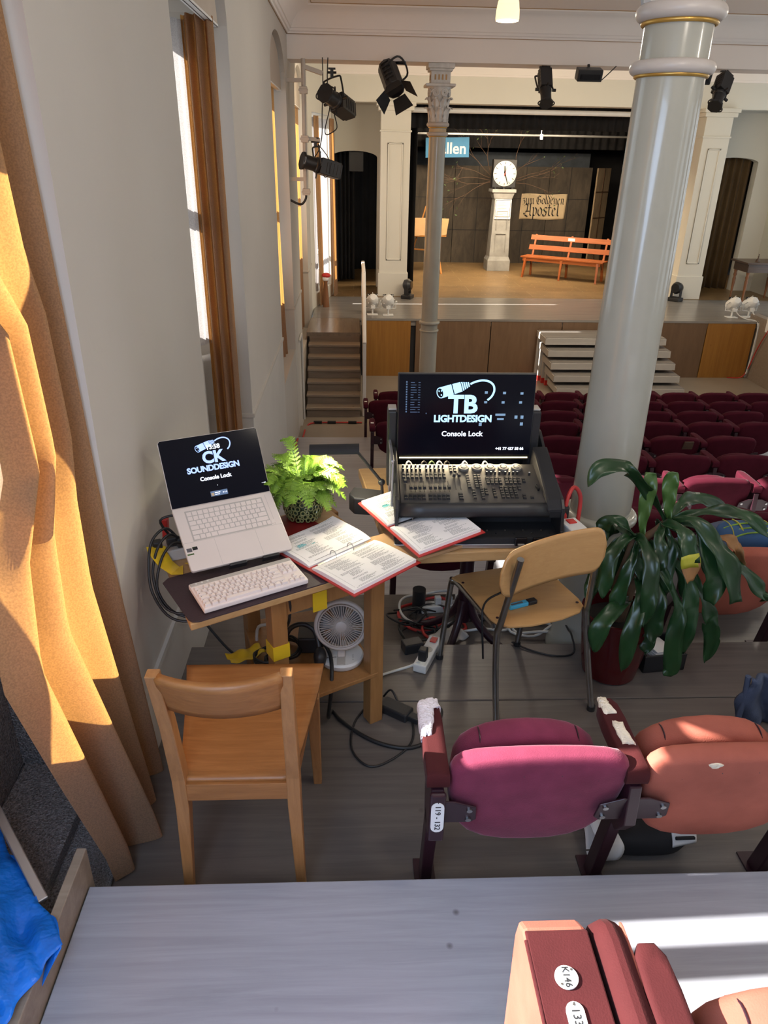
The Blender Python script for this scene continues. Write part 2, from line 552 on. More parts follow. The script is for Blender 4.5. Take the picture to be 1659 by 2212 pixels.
M['glow_dim'] = glow('screen_dim', (0.10, 0.17, 0.30), 0.35)
M['cable_black'] = plain('black_cable', (0.012, 0.012, 0.013), 0.5)
M['cable_red'] = plain('red_cable', (0.50, 0.035, 0.03), 0.5)
M['cable_white'] = plain('white_cable', (0.62, 0.62, 0.60), 0.5)
M['plastic_white'] = plain('white_plastic', (0.70, 0.69, 0.66), 0.4, var=0.03)
M['fan_beige'] = plain('fan_beige', (0.55, 0.475, 0.42), 0.42, var=0.03)
M['blade_grey'] = plain('blade_grey', (0.16, 0.15, 0.145), 0.4)
M['mat_dark'] = plain('desk_mat', (0.040, 0.022, 0.028), 0.6, var=0.12, bump=0.1, bscale=200)
M['leaf'] = plain('dark_leaf', (0.012, 0.042, 0.012), 0.33, var=0.4, vscale=5)
M['leaf_young'] = plain('young_leaf', (0.065, 0.135, 0.030), 0.35, var=0.25, vscale=6)
M['leaf_brown'] = plain('withered_leaf_tip', (0.30, 0.145, 0.05), 0.6, var=0.25, vscale=14)
M['leaf_yellow'] = plain('yellow_leaf_edge', (0.38, 0.36, 0.03), 0.45, var=0.2, vscale=14)
M['fern'] = plain('fern_green', (0.19, 0.34, 0.028), 0.5, var=0.4, vscale=12)
M['soil'] = plain('soil', (0.02, 0.014, 0.01), 0.95)
M['red_pot'] = plain('red_pot', (0.07, 0.003, 0.005), 0.22, var=0.05)
M['green_glaze'] = plain('green_glaze', (0.24, 0.23, 0.085), 0.22, var=0.2, vscale=30, coat=0.5)
M['green_glaze_dark'] = plain('green_glaze_dark', (0.016, 0.035, 0.014), 0.16, var=0.3, vscale=30, coat=0.5)
M['bark'] = plain('palm_bark', (0.12, 0.065, 0.032), 0.85, var=0.3, vscale=25, bump=0.5, bscale=40)
M['denim'] = plain('blue_denim', (0.055, 0.075, 0.135), 0.85, var=0.2, vscale=20, bump=0.2, bscale=200)
M['blue_bag'] = plain('blue_woven_plastic', (0.008, 0.19, 0.80), 0.25, var=0.18, vscale=9, bump=0.7, bscale=40)
M['rough_black'] = plain('rough_black_coating', (0.19, 0.192, 0.20), 0.45, var=0.75, vscale=190, bump=0.9, bscale=150)
M['banner'] = plain('banner_cloth', (0.60, 0.47, 0.30), 0.9, var=0.06, vscale=3)
M['sign_blue'] = plain('sign_blue', (0.035, 0.21, 0.42), 0.6, var=0.05)
M['card'] = plain('cardboard', (0.50, 0.30, 0.145), 0.8, var=0.05)
M['grey_pier'] = plain('painted_grey_pier', (0.29, 0.29, 0.28), 0.75, var=0.22, vscale=4)
M['twig'] = plain('twig', (0.09, 0.055, 0.035), 0.8)
M['stage_leaf'] = plain('stage_leaf', (0.075, 0.12, 0.045), 0.6, var=0.3)
M['clock_face'] = plain('clock_face', (0.60, 0.58, 0.53), 0.5, var=0.01)
M['lamp_glass'] = glow('lamp_glass', (1.0, 0.80, 0.45), 1.15)
M['led_red'] = glow('red_led', (1.0, 0.05, 0.03), 3.0)
M['led_warm'] = glow('warm_led_strip', (1.0, 0.80, 0.45), 2.2)
M['red_plastic'] = plain('red_plastic', (0.55, 0.03, 0.025), 0.4)
M['marker_blue'] = plain('marker_blue', (0.06, 0.42, 0.66), 0.4)
M['plaid'] = plain('plaid_base', (0.03, 0.09, 0.22), 0.85, var=0.2)
# ================================================================ the room
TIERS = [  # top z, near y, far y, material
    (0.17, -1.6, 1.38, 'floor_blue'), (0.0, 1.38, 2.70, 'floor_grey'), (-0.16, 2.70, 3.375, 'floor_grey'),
    (-0.33, 3.375, 4.42, 'floor_pale'), (-0.58, 4.42, 5.42, 'floor_pale'), (-0.84, 5.42, 6.25, 'floor_pale'),
    (-0.95, 6.25, 7.05, 'floor_pale'), (-1.06, 7.05, 7.83, 'floor_pale'), (-1.20, 7.83, 8.66, 'floor_pale'),
    (-1.36, 8.66, 9.55, 'hall_lino'), (-1.50, 9.55, 12.62, 'hall_lino')]
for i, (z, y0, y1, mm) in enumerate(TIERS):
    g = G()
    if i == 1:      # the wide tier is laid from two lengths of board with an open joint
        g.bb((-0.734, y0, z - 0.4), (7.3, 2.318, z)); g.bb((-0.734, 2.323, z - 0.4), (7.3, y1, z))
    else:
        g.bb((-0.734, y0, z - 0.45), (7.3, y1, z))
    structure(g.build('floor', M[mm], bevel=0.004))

# left wall: piers, arched spandrels, breasts, outer wall with window openings
XW, XO = -0.734, -1.30
NICHES = [  # y0, y1, niche floor z, sill z, slits of open window (y0,y1,z0,z1)
    (0.40, 1.98, -0.02, 0.86), (3.52, 5.09, -0.33, 1.02), (7.55, 9.20, -0.22, 0.62), (10.5, 12.35, -0.62, 0.75)]
g = G()
edges = [-1.6] + [v for n in NICHES for v in n[:2]] + [13.3]
for a, b in zip(edges[0::2], edges[1::2]):
    g.bb((XO - 0.02, a, -1.7), (XW, b, 3.6))
for (y0, y1, zf, zs) in NICHES:
    c, hw, sp, rise = (y0 + y1) / 2, (y1 - y0) / 2, 2.66, 0.40
    arc = [(c + hw * math.cos(t), sp + rise * math.sin(t)) for t in [PI * k / 20 for k in range(21)]]
    poly = [(y0, 3.6), (y1, 3.6)] + arc            # polygon above the arch
    Mx = Matrix(((0, 0, 1, 0), (1, 0, 0, 0), (0, 1, 0, 0), (0, 0, 0, 1)))   # (y,z,x) -> world
    g.prism(poly, XO - 0.02, XW, Mx)
    g.bb((XO - 0.02, y0, -1.7), (XW, y1, zf))         # under the niche
    g.bb((XO - 0.02, y0, zf), (XO + 0.10, y1, zs))    # breast below the window
wall = structure(g.build('wall_left', M['plaster']))

# dado below the rail (a hard, slightly different coat) and the rail itself
g = G(); h = G(); sk = G()
for a, b in zip(edges[0::2], edges[1::2]):
    g.bb((XW, a, -1.6), (XW + 0.004, b, 0.272))
    h.bb((XW, a - 0.004, 0.272), (XW + 0.014, b + 0.004, 0.298))
    if a > 0:
        h.bb((XW - 0.30, a - 0.010, 0.272), (XW + 0.014, a, 0.298))
    if b < 13:
        h.bb((XW - 0.42, b, 0.272), (XW + 0.014, b + 0.010, 0.298))
structure(g.build('wall_left', M['plaster_low']))
structure(h.build('trim_1', M['plaster']))

# windows
def window(n, y0, y1, z0, z1, bars_y, bars_z, fw=0.05, sun_boards=(), frosted=()):
    w = G()
    x0, x1 = XO - 0.01, XO + 0.04
    w.bb((x0, y0, z0), (x1, y0 + fw, z1)); w.bb((x0, y1 - fw, z0), (x1, y1, z1))
    w.bb((x0, y0, z0), (x1, y1, z0 + fw)); w.bb((x0, y0, z1 - fw), (x1, y1, z1))
    for a, b in bars_y:
        w.bb((x0, a, z0), (x1, b, z1))
    for a, b in bars_z:
        w.bb((x0, y0, a), (x1, y1, b))
    for a, b, c, d in sun_boards:          # unseen boards added to shape the sun patches
        w.bb((x0 + 0.01, a, c), (x1 - 0.01, b, d))
    o = structure(w.build('window_%d' % n, M['white'], bevel=0.003))
    p = G(); p.bb((XO + 0.012, y0 + 0.01, z0 + 0.01), (XO + 0.017, y1 - 0.01, z1 - 0.01))
    p.build('pane', M['glass'], o)
    for a, b, c, d in frosted:  # unseen panes added to hold back and diffuse the low sun
        G().bb((XO + 0.02, a, c), (XO + 0.024, b, d)).build('frosted_pane', M['sheer'], o)
    s = G(); s.bb((XO, y0, z0 - 0.03), (XO + 0.14, y1, z0))
    s.build('sill', M['white'], o, bevel=0.004)
    return o
window(1, 0.40, 1.98, 0.86, 2.75, [(1.028, 1.118), (1.188, 1.325)], [(2.3, 2.36)], sun_boards=[(1.325, 1.39, 1.98, 2.75), (1.39, 1.60, 1.58, 2.0), (1.80, 1.98, 0.86, 2.75)], frosted=[(0.42, 1.325, 0.88, 1.42), (1.325, 1.39, 0.88, 1.62)])  # bars, boards and panes out of view, placed to shape the sun patches
window(2, 3.52, 5.09, 1.02, 2.75, [(4.02, 4.10)], [(1.78, 1.86)])
window(3, 7.55, 9.20, 0.62, 2.75, [(8.33, 8.42)], [(1.6, 1.68)])
window(4, 10.5, 12.35, 0.75, 2.75, [(11.38, 11.47)], [(1.6, 1.68)])
g = G()
for (y0, y1, zf, zs) in NICHES:
    g.bb((XO - 0.02, y0 - 0.1, 2.75), (XO + 0.03, y1 + 0.1, 3.3))
structure(g.build('wall_left', M['plaster']))

# slanted wall next to the stage, with the last window
g = G()
A = Vector((-0.74, 13.30, 0)); B = Vector((-0.40, 14.92, 0)); D = (B - A).normalized(); N = Vector((D.y, -D.x, 0))
def sl(t, off, z):
    p = A + D * t - N * off
    return (p.x, p.y, z)
LSL = (B - A).length
def slab(g, t0, t1, z0, z1, o0=0.0, o1=0.3):
    g.add([sl(t0, o0, z0), sl(t1, o0, z0), sl(t1, o1, z0), sl(t0, o1, z0), sl(t0, o0, z1), sl(t1, o0, z1), sl(t1, o1, z1), sl(t0, o1, z1)],
          [(0, 1, 2, 3), (4, 7, 6, 5), (0, 4, 5, 1), (1, 5, 6, 2), (2, 6, 7, 3), (3, 7, 4, 0)])
slab(g, -0.05, 0.30, -0.7, 3.5); slab(g, LSL - 0.16, LSL, -0.7, 3.5); slab(g, 0.3, LSL - 0.16, -0.7, -0.28); slab(g, 0.3, LSL - 0.16, 2.62, 3.5)
g.bb((-0.72, 14.90, -0.7), (-0.40, 15.9, 3.5))
structure(g.build('wall_left', M['cream']))
w = G()
slab(w, 0.28, 0.34, -0.28, 2.62, 0.2, 0.25); slab(w, LSL - 0.2, LSL - 0.14, -0.28, 2.62, 0.2, 0.25)
slab(w, 0.28, LSL - 0.14, 0.3, 0.36, 0.2, 0.25); slab(w, 0.28, LSL - 0.14, 2.56, 2.62, 0.2, 0.25); slab(w, 0.28, LSL - 0.14, -0.28, 0.02, 0.2, 0.25)
o = structure(w.build('window_5', M['white']))
p = G(); slab(p, 0.3, LSL - 0.16, -0.27, 2.6, 0.225, 0.23); p.build('pane', M['glass'], o)

# cross beam and ceilings
g = G()
g.bb((XW, 9.55, 2.95), (8.2, 9.98, 3.62))
structure(g.build('ceiling_beam', M['ceiling']))
def cove(name, path, x0, x1, mat):
    pass
prof = [(0.0, 3.185), (0.018, 3.190), (0.022, 3.206), (0.040, 3.212), (0.048, 3.235), (0.06, 3.24), (0.085, 3.30), (0.13, 3.355), (0.20, 3.40), (0.255, 3.418), (0.262, 3.43), (0.285, 3.432)]
g = G()
vs = []; fs = []
for d, z in prof:     # runs along the left wall and mitres into the run along the beam
    vs += [(XW + d, -1.6, z), (XW + d, 9.55 - d, z), (8.2, 9.55 - d, z)]
for k in range(len(prof) - 1):
    for j in range(2):
        fs.append((k * 3 + j, k * 3 + j + 1, (k + 1) * 3 + j + 1, (k + 1) * 3 + j))
g.add(vs, fs)
structure(g.build('trim_2', M['ceiling'], smooth=30, solid=0.004))
g = G(); g.bb((XW, -1.6, 3.432), (8.2, 9.55, 3.55))
structure(g.build('ceiling', M['ceiling']))
g = G()
for d, z in ((0.002, 3.182), (0.29, 3.426)):
    g.bb((XW + d, -1.6, z), (XW + d + 0.007, 9.55 - d, z + 0.007)); g.bb((XW + d, 9.55 - d - 0.007, z), (8.2, 9.55 - d, z + 0.007))
structure(g.build('trim_3', M['gold_line']))
g = G(); g.bb((-1.0, 9.98, 3.45), (9.6, 16.3, 3.56)); structure(g.build('ceiling', M['cream']))

# far side wall of the hall with its own windows
g = G()
g.bb((8.3, -1.6, -1.7), (8.5, 13.0, 0.5)); g.bb((8.3, -1.6, 2.7), (8.5, 13.0, 3.6))
for y in (-1.6, 1.7, 4.9, 8.1, 11.3):
    g.bb((8.3, y, 0.5), (8.5, y + 1.7, 2.7))
structure(g.build('wall_right', M['plaster']))

structure(G().bb((-1.3, -3.0, -1.7), (8.5, -2.85, 3.6)).build('wall_back', M['plaster']))
structure(G().bb((-1.3, -3.0, 3.432), (8.5, -1.6, 3.6)).build('ceiling', M['ceiling']))
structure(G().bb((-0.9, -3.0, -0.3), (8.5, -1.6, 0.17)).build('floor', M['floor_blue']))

# proscenium wall
g = G()
g.bb((-0.72, 14.85, 2.85), (9.6, 15.25, 3.46))                         # header
structure(g.build('wall_front', M['cream']))
g = G(); g.bb((-0.72, 14.80, 3.30), (9.6, 14.85, 3.46)); g.bb((-0.72, 14.82, 3.27), (9.6, 14.85, 3.30))
structure(g.build('trim_4', M['ceiling']))

def arch_wall(name, x0, x1, ox0, ox1, zsp, rise, y0=15.9, y1=16.1, zt=3.46):
    g = G()
    g.bb((x0, y0, -0.5), (ox0, y1, zt)); g.bb((ox1, y0, -0.5), (x1, y1, zt))
    c, hw = (ox0 + ox1) / 2, (ox1 - ox0) / 2
    arc = [(c + hw * math.cos(t), zsp + rise * math.sin(t)) for t in [PI * k / 16 for k in range(17)]]
    Mx = Matrix(((1, 0, 0, 0), (0, 0, 1, 0), (0, 1, 0, 0), (0, 0, 0, 1)))
    g.prism([(ox0, zt), (ox1, zt)] + arc, y0, y1, Mx)
    return structure(g.build(name, M['cream']))
arch_wall('wall_front', -0.72, 0.62, -0.44, 0.475, 1.95, 0.12)
arch_wall('wall_front', 6.5, 9.6, 7.20, 8.13, 1.98, 0.09)
# side curving forward at the far right
g = G(); g.bb((8.55, 14.4, -0.5), (8.75, 15.95, 3.46)); structure(g.build('wall_right', M['cream']))

def pilaster(x0, x1):
    g = G()
    yb, yf = 15.3, 14.78
    g.bb((x0, yf, -0.5), (x1, yb, 2.86))
    g.bb((x0 - 0.02, yf - 0.02, -0.5), (x1 + 0.02, yb, -0.06))          # plinth
    g.bb((x0 - 0.02, yf - 0.02, 2.38), (x1 + 0.02, yb, 2.41))            # astragal
    g.bb((x0 - 0.05, yf - 0.05, 2.72), (x1 + 0.05, yb, 2.79)); g.bb((x0 - 0.08, yf - 0.08, 2.79), (x1 + 0.08, yb, 2.86))
    m = 0.13
    for a, b, c, d in ((x0 + m, x0 + m + .025, 0.18, 2.2), (x1 - m - .025, x1 - m, 0.18, 2.2), (x0 + m, x1 - m, 0.18, 0.205), (x0 + m, x1 - m, 2.175, 2.2)):
        g.bb((a, yf - 0.014, c), (b, yf, d))
    return structure(g.build('pillar', M['cream'], bevel=0.006))
pilaster(0.50, 1.04)
pilaster(6.42, 6.92)
structure(G().bb((0.62, 15.25, -0.5), (1.03, 16.1, 3.46)).build('wall_front', M['cream']))
structure(G().bb((6.43, 15.25, -0.5), (6.6, 16.1, 3.46)).build('wall_front', M['cream']))

# stage floor
def brick_floor(name, c1, c2, cm, bw, bh, rough, rot=0.0):
    m, nt, b = newmat(name)
    tc = nt.nodes.new('ShaderNodeTexCoord'); mp = nt.nodes.new('ShaderNodeMapping'); mp.inputs['Rotation'].default_value = (0, 0, rot)
    nt.links.new(tc.outputs['Object'], mp.inputs['Vector'])
    bt = nt.nodes.new('ShaderNodeTexBrick')
    bt.inputs['Color1'].default_value = C3(c1); bt.inputs['Color2'].default_value = C3(c2); bt.inputs['Mortar'].default_value = C3(cm)
    bt.inputs['Scale'].default_value = 1.0; bt.inputs['Mortar Size'].default_value = 0.008; bt.inputs['Brick Width'].default_value = bw; bt.inputs['Row Height'].default_value = bh
    nt.links.new(mp.outputs['Vector'], bt.inputs['Vector'])
    nz = nt.nodes.new('ShaderNodeTexNoise'); nz.inputs['Scale'].default_value = 3.0; nz.inputs['Detail'].default_value = 8
    nt.links.new(tc.outputs['Object'], nz.inputs['Vector'])
    rp = nt.nodes.new('ShaderNodeValToRGB'); rp.color_ramp.elements[0].position = 0.25; rp.color_ramp.elements[1].position = 0.75
    rp.color_ramp.elements[0].color = (0.72, 0.72, 0.72, 1); rp.color_ramp.elements[1].color = (1.12, 1.12, 1.12, 1)
    nt.links.new(nz.outputs['Fac'], rp.inputs['Fac'])
    mx = nt.nodes.new('ShaderNodeMix'); mx.data_type = 'RGBA'; mx.blend_type = 'MULTIPLY'; mx.inputs['Factor'].default_value = 1
    nt.links.new(bt.outputs['Color'], mx.inputs['A']); nt.links.new(rp.outputs['Color'], mx.inputs['B'])
    # worn scratches
    n2 = nt.nodes.new('ShaderNodeTexNoise'); n2.inputs['Scale'].default_value = 9; n2.inputs['Detail'].default_value = 10; n2.inputs['Distortion'].default_value = 3
    nt.links.new(tc.outputs['Object'], n2.inputs['Vector'])
    r2 = nt.nodes.new('ShaderNodeValToRGB'); r2.color_ramp.elements[0].position = 0.64; r2.color_ramp.elements[1].position = 0.68
    nt.links.new(n2.outputs['Fac'], r2.inputs['Fac'])
    m3 = nt.nodes.new('ShaderNodeMix'); m3.data_type = 'RGBA'
    nt.links.new(r2.outputs['Color'], m3.inputs['Factor']); nt.links.new(mx.outputs['Result'], m3.inputs['A']); m3.inputs['B'].default_value = C3([min(1, c * 1.9) for c in c1])
    nt.links.new(m3.outputs['Result'], b.inputs['Base Color'])
    b.inputs['Roughness'].default_value = rough
    return m
M['stage_floor'] = brick_floor('stage_boards', (0.26, 0.165, 0.075), (0.22, 0.135, 0.06), (0.34, 0.24, 0.13), 2.4, 0.62, 0.42)
g = G(); g.bb((-0.70, 12.60, -0.62), (9.2, 14.68, -0.5)); structure(g.build('floor', M['stage_edge']))
g = G(); g.bb((-0.70, 14.68, -0.62), (9.2, 21.6, -0.5)); structure(g.build('floor', M['stage_floor']))
g = G(); g.bb((-0.734, 11.46, -0.56), (0.10, 12.60, -0.5)); structure(g.build('floor', M['landing']))

# stairs to the stage
NS = 6
g = G(); h = G()
for k in range(NS + 1):
    zt = -0.5 - k * (1.0 / (NS + 1)); y1 = 11.46 - k * 0.185
    if k > 0:
        g.bb((-0.70, y1 - 0.03, zt - 0.035), (0.10, y1 + 0.19, zt))
    h.bb((-0.69, y1, zt - 0.15), (0.095, y1 + 0.16, zt - (0.035 if k else 0.06)))
t = thing('staircase', 'narrow wooden stairs climbing along the wall to the stage', 'stairs', (-0.3, 10.4, -1.5), room=True)
g.build('tread', M['step_wood'], t, bevel=0.006); h.build('riser', M['riser_wood'], t)

# stage front panels
def panel(x0, x1, mat, lab):
    o = G().bb((x0, 12.58, -1.5), (x1, 12.61, -0.53)).build('stage_front_panel', M[mat], bevel=0.002)
    tag(o, lab, 'panel', 'panels below the stage edge')
panel(0.22, 0.98, 'panel_pine', 'knotty orange pine panel under the stage edge beside the stairs')
panel(1.07, 2.36, 'panel_brown', 'grey-brown stage front panel behind the slim far column')
panel(2.375, 3.60, 'panel_brown', 'grey-brown stage front panel behind the upper edge of the grey portable steps')
panel(3.615, 5.00, 'panel_brown', 'grey-brown stage front panel hidden mostly behind the big column')
panel(5.015, 6.16, 'panel_brown', 'grey-brown stage front panel between the portable steps and a pine one')
panel(6.175, 7.02, 'panel_pine', 'knotty orange pine panel below two white spotlights with hanging cables')
structure(G().bb((-0.7, 12.66, -1.52), (9.2, 12.70, -0.56)).build('wall_front', M['black']))  # backing added behind the panels to stop light leaking through the gaps
structure(G().bb((-0.734, 11.66, -1.52), (0.12, 12.62, -0.57)).build('wall_front', M['riser_wood']))  # box added under the landing to stop light leaking through
structure(G().bb((0.98, 12.62, -1.5), (1.07, 12.7, -0.53)).build('trim_5', M['black']))  # black piece standing in for the shade inside the panel gap
structure(G().bb((-0.7, 12.575, -0.535), (9.2, 12.60, -0.498)).build('trim_6', M['stage_edge']))
# low timber side wall at the right of the hall floor
g = G(); g.bb((7.06, 9.9, -1.5), (7.2, 12.9, -0.42)); structure(g.build('wall_right', M['riser_wood']))
# ================================================================ columns
def column(name, label, x, y, zf, z_base, r0, z_neck, z_cap, r1, z_beam, tape=False):
    t = thing(name, label, 'column', (x, y, zf))
    H = lambda z: z - zf
    g = G()
    hb = H(z_base)
    rs = lambda z: r0 + (r1 - r0) * max(0, (z - hb)) / (H(z_cap) - hb)
    prof = [(r0 * 1.22, 0), (r0 * 1.22, 0.03), (r0 * 1.06, 0.06), (r0 * 1.04, hb - 0.13), (r0 * 1.0, hb + 0.06)]
    for k in range(1, 9):
        z = hb + 0.06 + (H(z_cap) - hb - 0.06) * k / 8
        prof.append((rs(z), z))
    g.lathe(prof, n=48)
    g.build('shaft', M['column'], t, smooth=40)
    def ring(nm, z, R, a, mat):
        g = G()
        p = [(R - a * 0.4, z - a), ] + [(R + a * math.cos(v), z + a * math.sin(v)) for v in [(-PI / 2) + PI * k / 8 for k in range(9)]] + [(R - a * 0.4, z + a)]
        g.lathe(p, n=48, cap=False); return g.build(nm, M[mat], t, smooth=60)
    ring('base_ring', hb, r0 * 1.07, 0.024, 'column')
    ring('base_ring', hb - 0.105, r0 * 1.06, 0.014, 'column')
    ring('neck_ring', H(z_neck), rs(H(z_neck)) * 1.06, 0.022, 'column_pink')
    ring('gilt_band', H(z_neck) - 0.024, rs(H(z_neck)) * 1.035, 0.007, 'gilt')
    ring('neck_ring', H(z_cap) - 0.025, r1 * 1.08, 0.026, 'column_pink')
    ring('gilt_band', H(z_cap) - 0.055, r1 * 1.05, 0.008, 'gilt')
    if tape:
        g = G(); g.lathe([(rs(H(z_cap) - 0.1) + 0.002, H(z_cap) - 0.13), (rs(H(z_cap) - 0.1) + 0.002, H(z_cap) - 0.07)], n=48, cap=False)
        g.build('tape_band', M['banner'], t, smooth=40)
    # capital: bell, two tiers of curling leaves, volutes, abacus and block
    zc = H(z_cap); hc = min(0.36, H(z_beam) - zc - 0.03)
    c = G()
    c.lathe([(r1 * 0.98, zc), (r1 * 0.98, zc + hc * 0.5), (r1 * 1.15, zc + hc * 0.8), (r1 * 1.4, zc + hc)], n=32)
    for tier, (n, z0, hgt, off) in enumerate(((8, 0.0, 0.52, 0), (8, 0.25, 0.55, PI / 8))):
        for i in range(n):
            a = 2 * PI * i / n + off
            ca, sa = math.cos(a), math.sin(a)
            def leaf(u, v):
                w = (0.052 * (1 - 0.55 * v ** 2)) * (1 + 0.22 * math.sin(v * 15)) * (r1 / 0.105)
                d = r1 * 1.02 + 0.008 + 0.06 * v ** 3 * (r1 / .105) + 0.010 * math.cos((u - 0.5) * 9)
                z = zc + hc * (z0 + hgt * (v if v < 0.86 else 0.86 - (v - 0.86) * 0.9))
                s_ = (u - 0.5) * 2 * w
                return (d * ca - s_ * sa, d * sa + s_ * ca, z)
            c.grid(leaf, 6, 9)
    for i in range(4):
        a = PI / 4 + PI / 2 * i
        R = r1 * 1.42
        for s_ in (-1, 1):
            pts = []
            for k in range(26):
                th = k / 25 * 2.3 * 2 * PI
                rr = 0.045 * (1 - k / 29)
                tx = s_ * (0.05 - rr * math.cos(th)) ; tz = zc + hc * 0.83 + rr * math.sin(th)
                pts.append((R * math.cos(a) - tx * math.sin(a + s_ * 0.5), R * math.sin(a) + tx * math.cos(a + s_ * 0.5), tz))
            c.tube(pts, 0.011, 6, 1)
    c.build('capital', M['capital'], t, smooth=35)
    b = G(); w = r1 * 1.72
    b.bb((-w, -w, zc + hc), (w, w, zc + hc + 0.028))
    rz0 = zc + hc + 0.028
    if H(z_beam) - rz0 > 0.1:
        q = r1 * 1.12; top = H(z_beam)
        b.bb((-q, -q, rz0), (q, q, top - 0.075)); b.bb((-q * 1.2, -q * 1.2, top - 0.075), (q * 1.2, q * 1.2, top - 0.05)); b.bb((-q * 1.36, -q * 1.36, top - 0.05), (q * 1.36, q * 1.36, top))
    b.build('abacus', M['capital'], t, bevel=0.006)
    if H(z_beam) - rz0 > 0.1:
        gr = G()
        for k in (-1.5, -0.5, 0.5, 1.5):
            gr.bb((k * 0.042 - 0.009, -q - 0.003, rz0 + 0.04), (k * 0.042 + 0.009, -q + 0.002, H(z_beam) - 0.11))
            gr.bb((-q - 0.003, k * 0.042 - 0.009, rz0 + 0.04), (-q + 0.002, k * 0.042 + 0.009, H(z_beam) - 0.11))
        gr.build('gilt_flute', M['gold_line'], t)
    return t
column('column', 'tall pale green column rising from the floor behind the big potted plant', 1.105, 2.90, -0.16, 0.565, 0.131, 2.285, 2.47, 0.113, 3.43)
column('column', 'slim pale green column under the cross beam in front of the stage', 1.005, 9.75, -1.50, 0.02, 0.108, 2.235, 2.36, 0.100, 2.95, tape=True)

# ================================================================ curtains at the windows
def curtain(name, label, fn, nu, nv, mat='curtain', cat='curtain', group=None):
    g = G(); g.grid(fn, nu, nv)
    o = g.build(name, M[mat], smooth=180)
    return tag(o, label, cat, group)
def lerp_tab(tab, z):
    for (z0, a), (z1, b) in zip(tab[:-1], tab[1:]):
        if z <= z1:
            return a + (b - a) * max(0, (z - z0)) / (z1 - z0)
    return tab[-1][1]
near_tab = [(0.0, 1.505), (0.12, 1.50), (0.5, 1.415), (0.9, 1.33), (1.15, 1.40), (1.32, 1.575), (1.64, 1.575), (1.78, 1.42), (2.7, 1.40)]  # notch out of view, shaped to let the sun through
def cur1(u, v):
    z = 0.022 + 2.69 * v
    yn = lerp_tab(near_tab, z)
    y = 1.965 + (yn - 1.965) * u
    amp = 0.055 * (1 - 0.45 * v)
    x = -0.815 + 0.045 * (1 - v) + amp * math.sin(u * 3.3 * 2 * PI + 0.9 + 0.5 * math.sin(v * 3)) + 0.018 * math.sin(u * 31) * (0.3 + u)
    x += 0.085 * max(0, 1 - z / 0.9) * (0.35 + 0.65 * math.exp(-((u - 0.62) / 0.3) ** 2))
    return (min(x, XW + 0.165), y, z)
curtain('curtain', 'long orange curtain hanging to the floor beside the oak chair', cur1, 120, 50)
def cur2(u, v):
    z = -0.30 + 2.98 * v
    x = -0.955 + 0.175 * u
    y = 4.86 + 0.040 * math.sin(u * 3.1 * 2 * PI) - 0.05 * math.sin(u * PI)
    return (x, y, z)
curtain('curtain', 'brown and orange curtain gathered in the window niche behind the laptop', cur2, 80, 30)
def shr0(u, v):
    z = 0.86 + 1.80 * v
    s_ = u
    x = -1.05 + 0.12 * s_
    y = 4.67 + 0.27 * s_
    return (x + 0.012 * math.sin(u * 4 * 2 * PI), y, z)
curtain('sheer_curtain', 'bright white sheer at the window edge beside the curtain behind the laptop', shr0, 70, 16, 'sheer')  # sheer added so its glow gives the bright sky-lit strip
def cur3(u, v):
    z = -0.20 + 2.84 * v
    y = 7.62 + 1.38 * u
    x = -0.95 + 0.03 * math.sin(u * 9 * 2 * PI) + 0.09 * u + (0.04 * (1 - v) ** 3 * u)
    return (x, y, z)
curtain('curtain', 'orange curtain in the window niche nearest the stairs, sunlit above, brown below', cur3, 80, 24)
def cur4(u, v):
    z = -0.55 + 3.2 * v
    y = 10.56 + 1.68 * u
    x = -0.95 + 0.03 * math.sin(u * 9 * 2 * PI) + 0.13 * u
    return (x, y, z)
curtain('curtain', 'narrow brown and orange curtain in the niche just above the stair landing', cur4, 80, 24)
def cur5(u, v):
    z = -0.48 + 3.05 * v
    p = A + D * (0.30 + 0.30 * u) + N * (0.03 + 0.02 * math.sin(u * 4 * 2 * PI) + 0.05 * (1 - v))
    return (p.x, p.y, z)
curtain('curtain', 'brown curtain drawn aside at the sheer covered window by the stage', cur5, 60, 20)
def cur6(u, v):
    z = -0.48 + 3.05 * v
    p = A + D * (1.36 + 0.27 * u) + N * (0.05 + 0.02 * math.sin(u * 4 * 2 * PI) + 0.04 * (1 - v))
    return (p.x, p.y, z)
curtain('curtain', 'orange curtain between the white sheer and the black arched doorway', cur6, 60, 20)
def shr(u, v):
    z = -0.25 + 2.8 * v
    p = A + D * (0.40 + 0.12 * u) + N * (-0.02 + 0.018 * math.sin(u * 4 * 2 * PI))
    return (p.x, p.y, z)
curtain('sheer_curtain', 'white sheer curtain panel beside the brown curtain by the stage', shr, 60, 16, 'sheer')
def shr2(u, v):
    z = -0.25 + 2.8 * v
    p = A + D * (0.66 + 0.73 * u) + N * (-0.02 + 0.018 * math.sin(u * 6 * 2 * PI))
    return (p.x, p.y, z)
curtain('sheer_curtain', 'white sheer curtain panel beside the orange curtain at the black doorway', shr2, 60, 16, 'sheer')
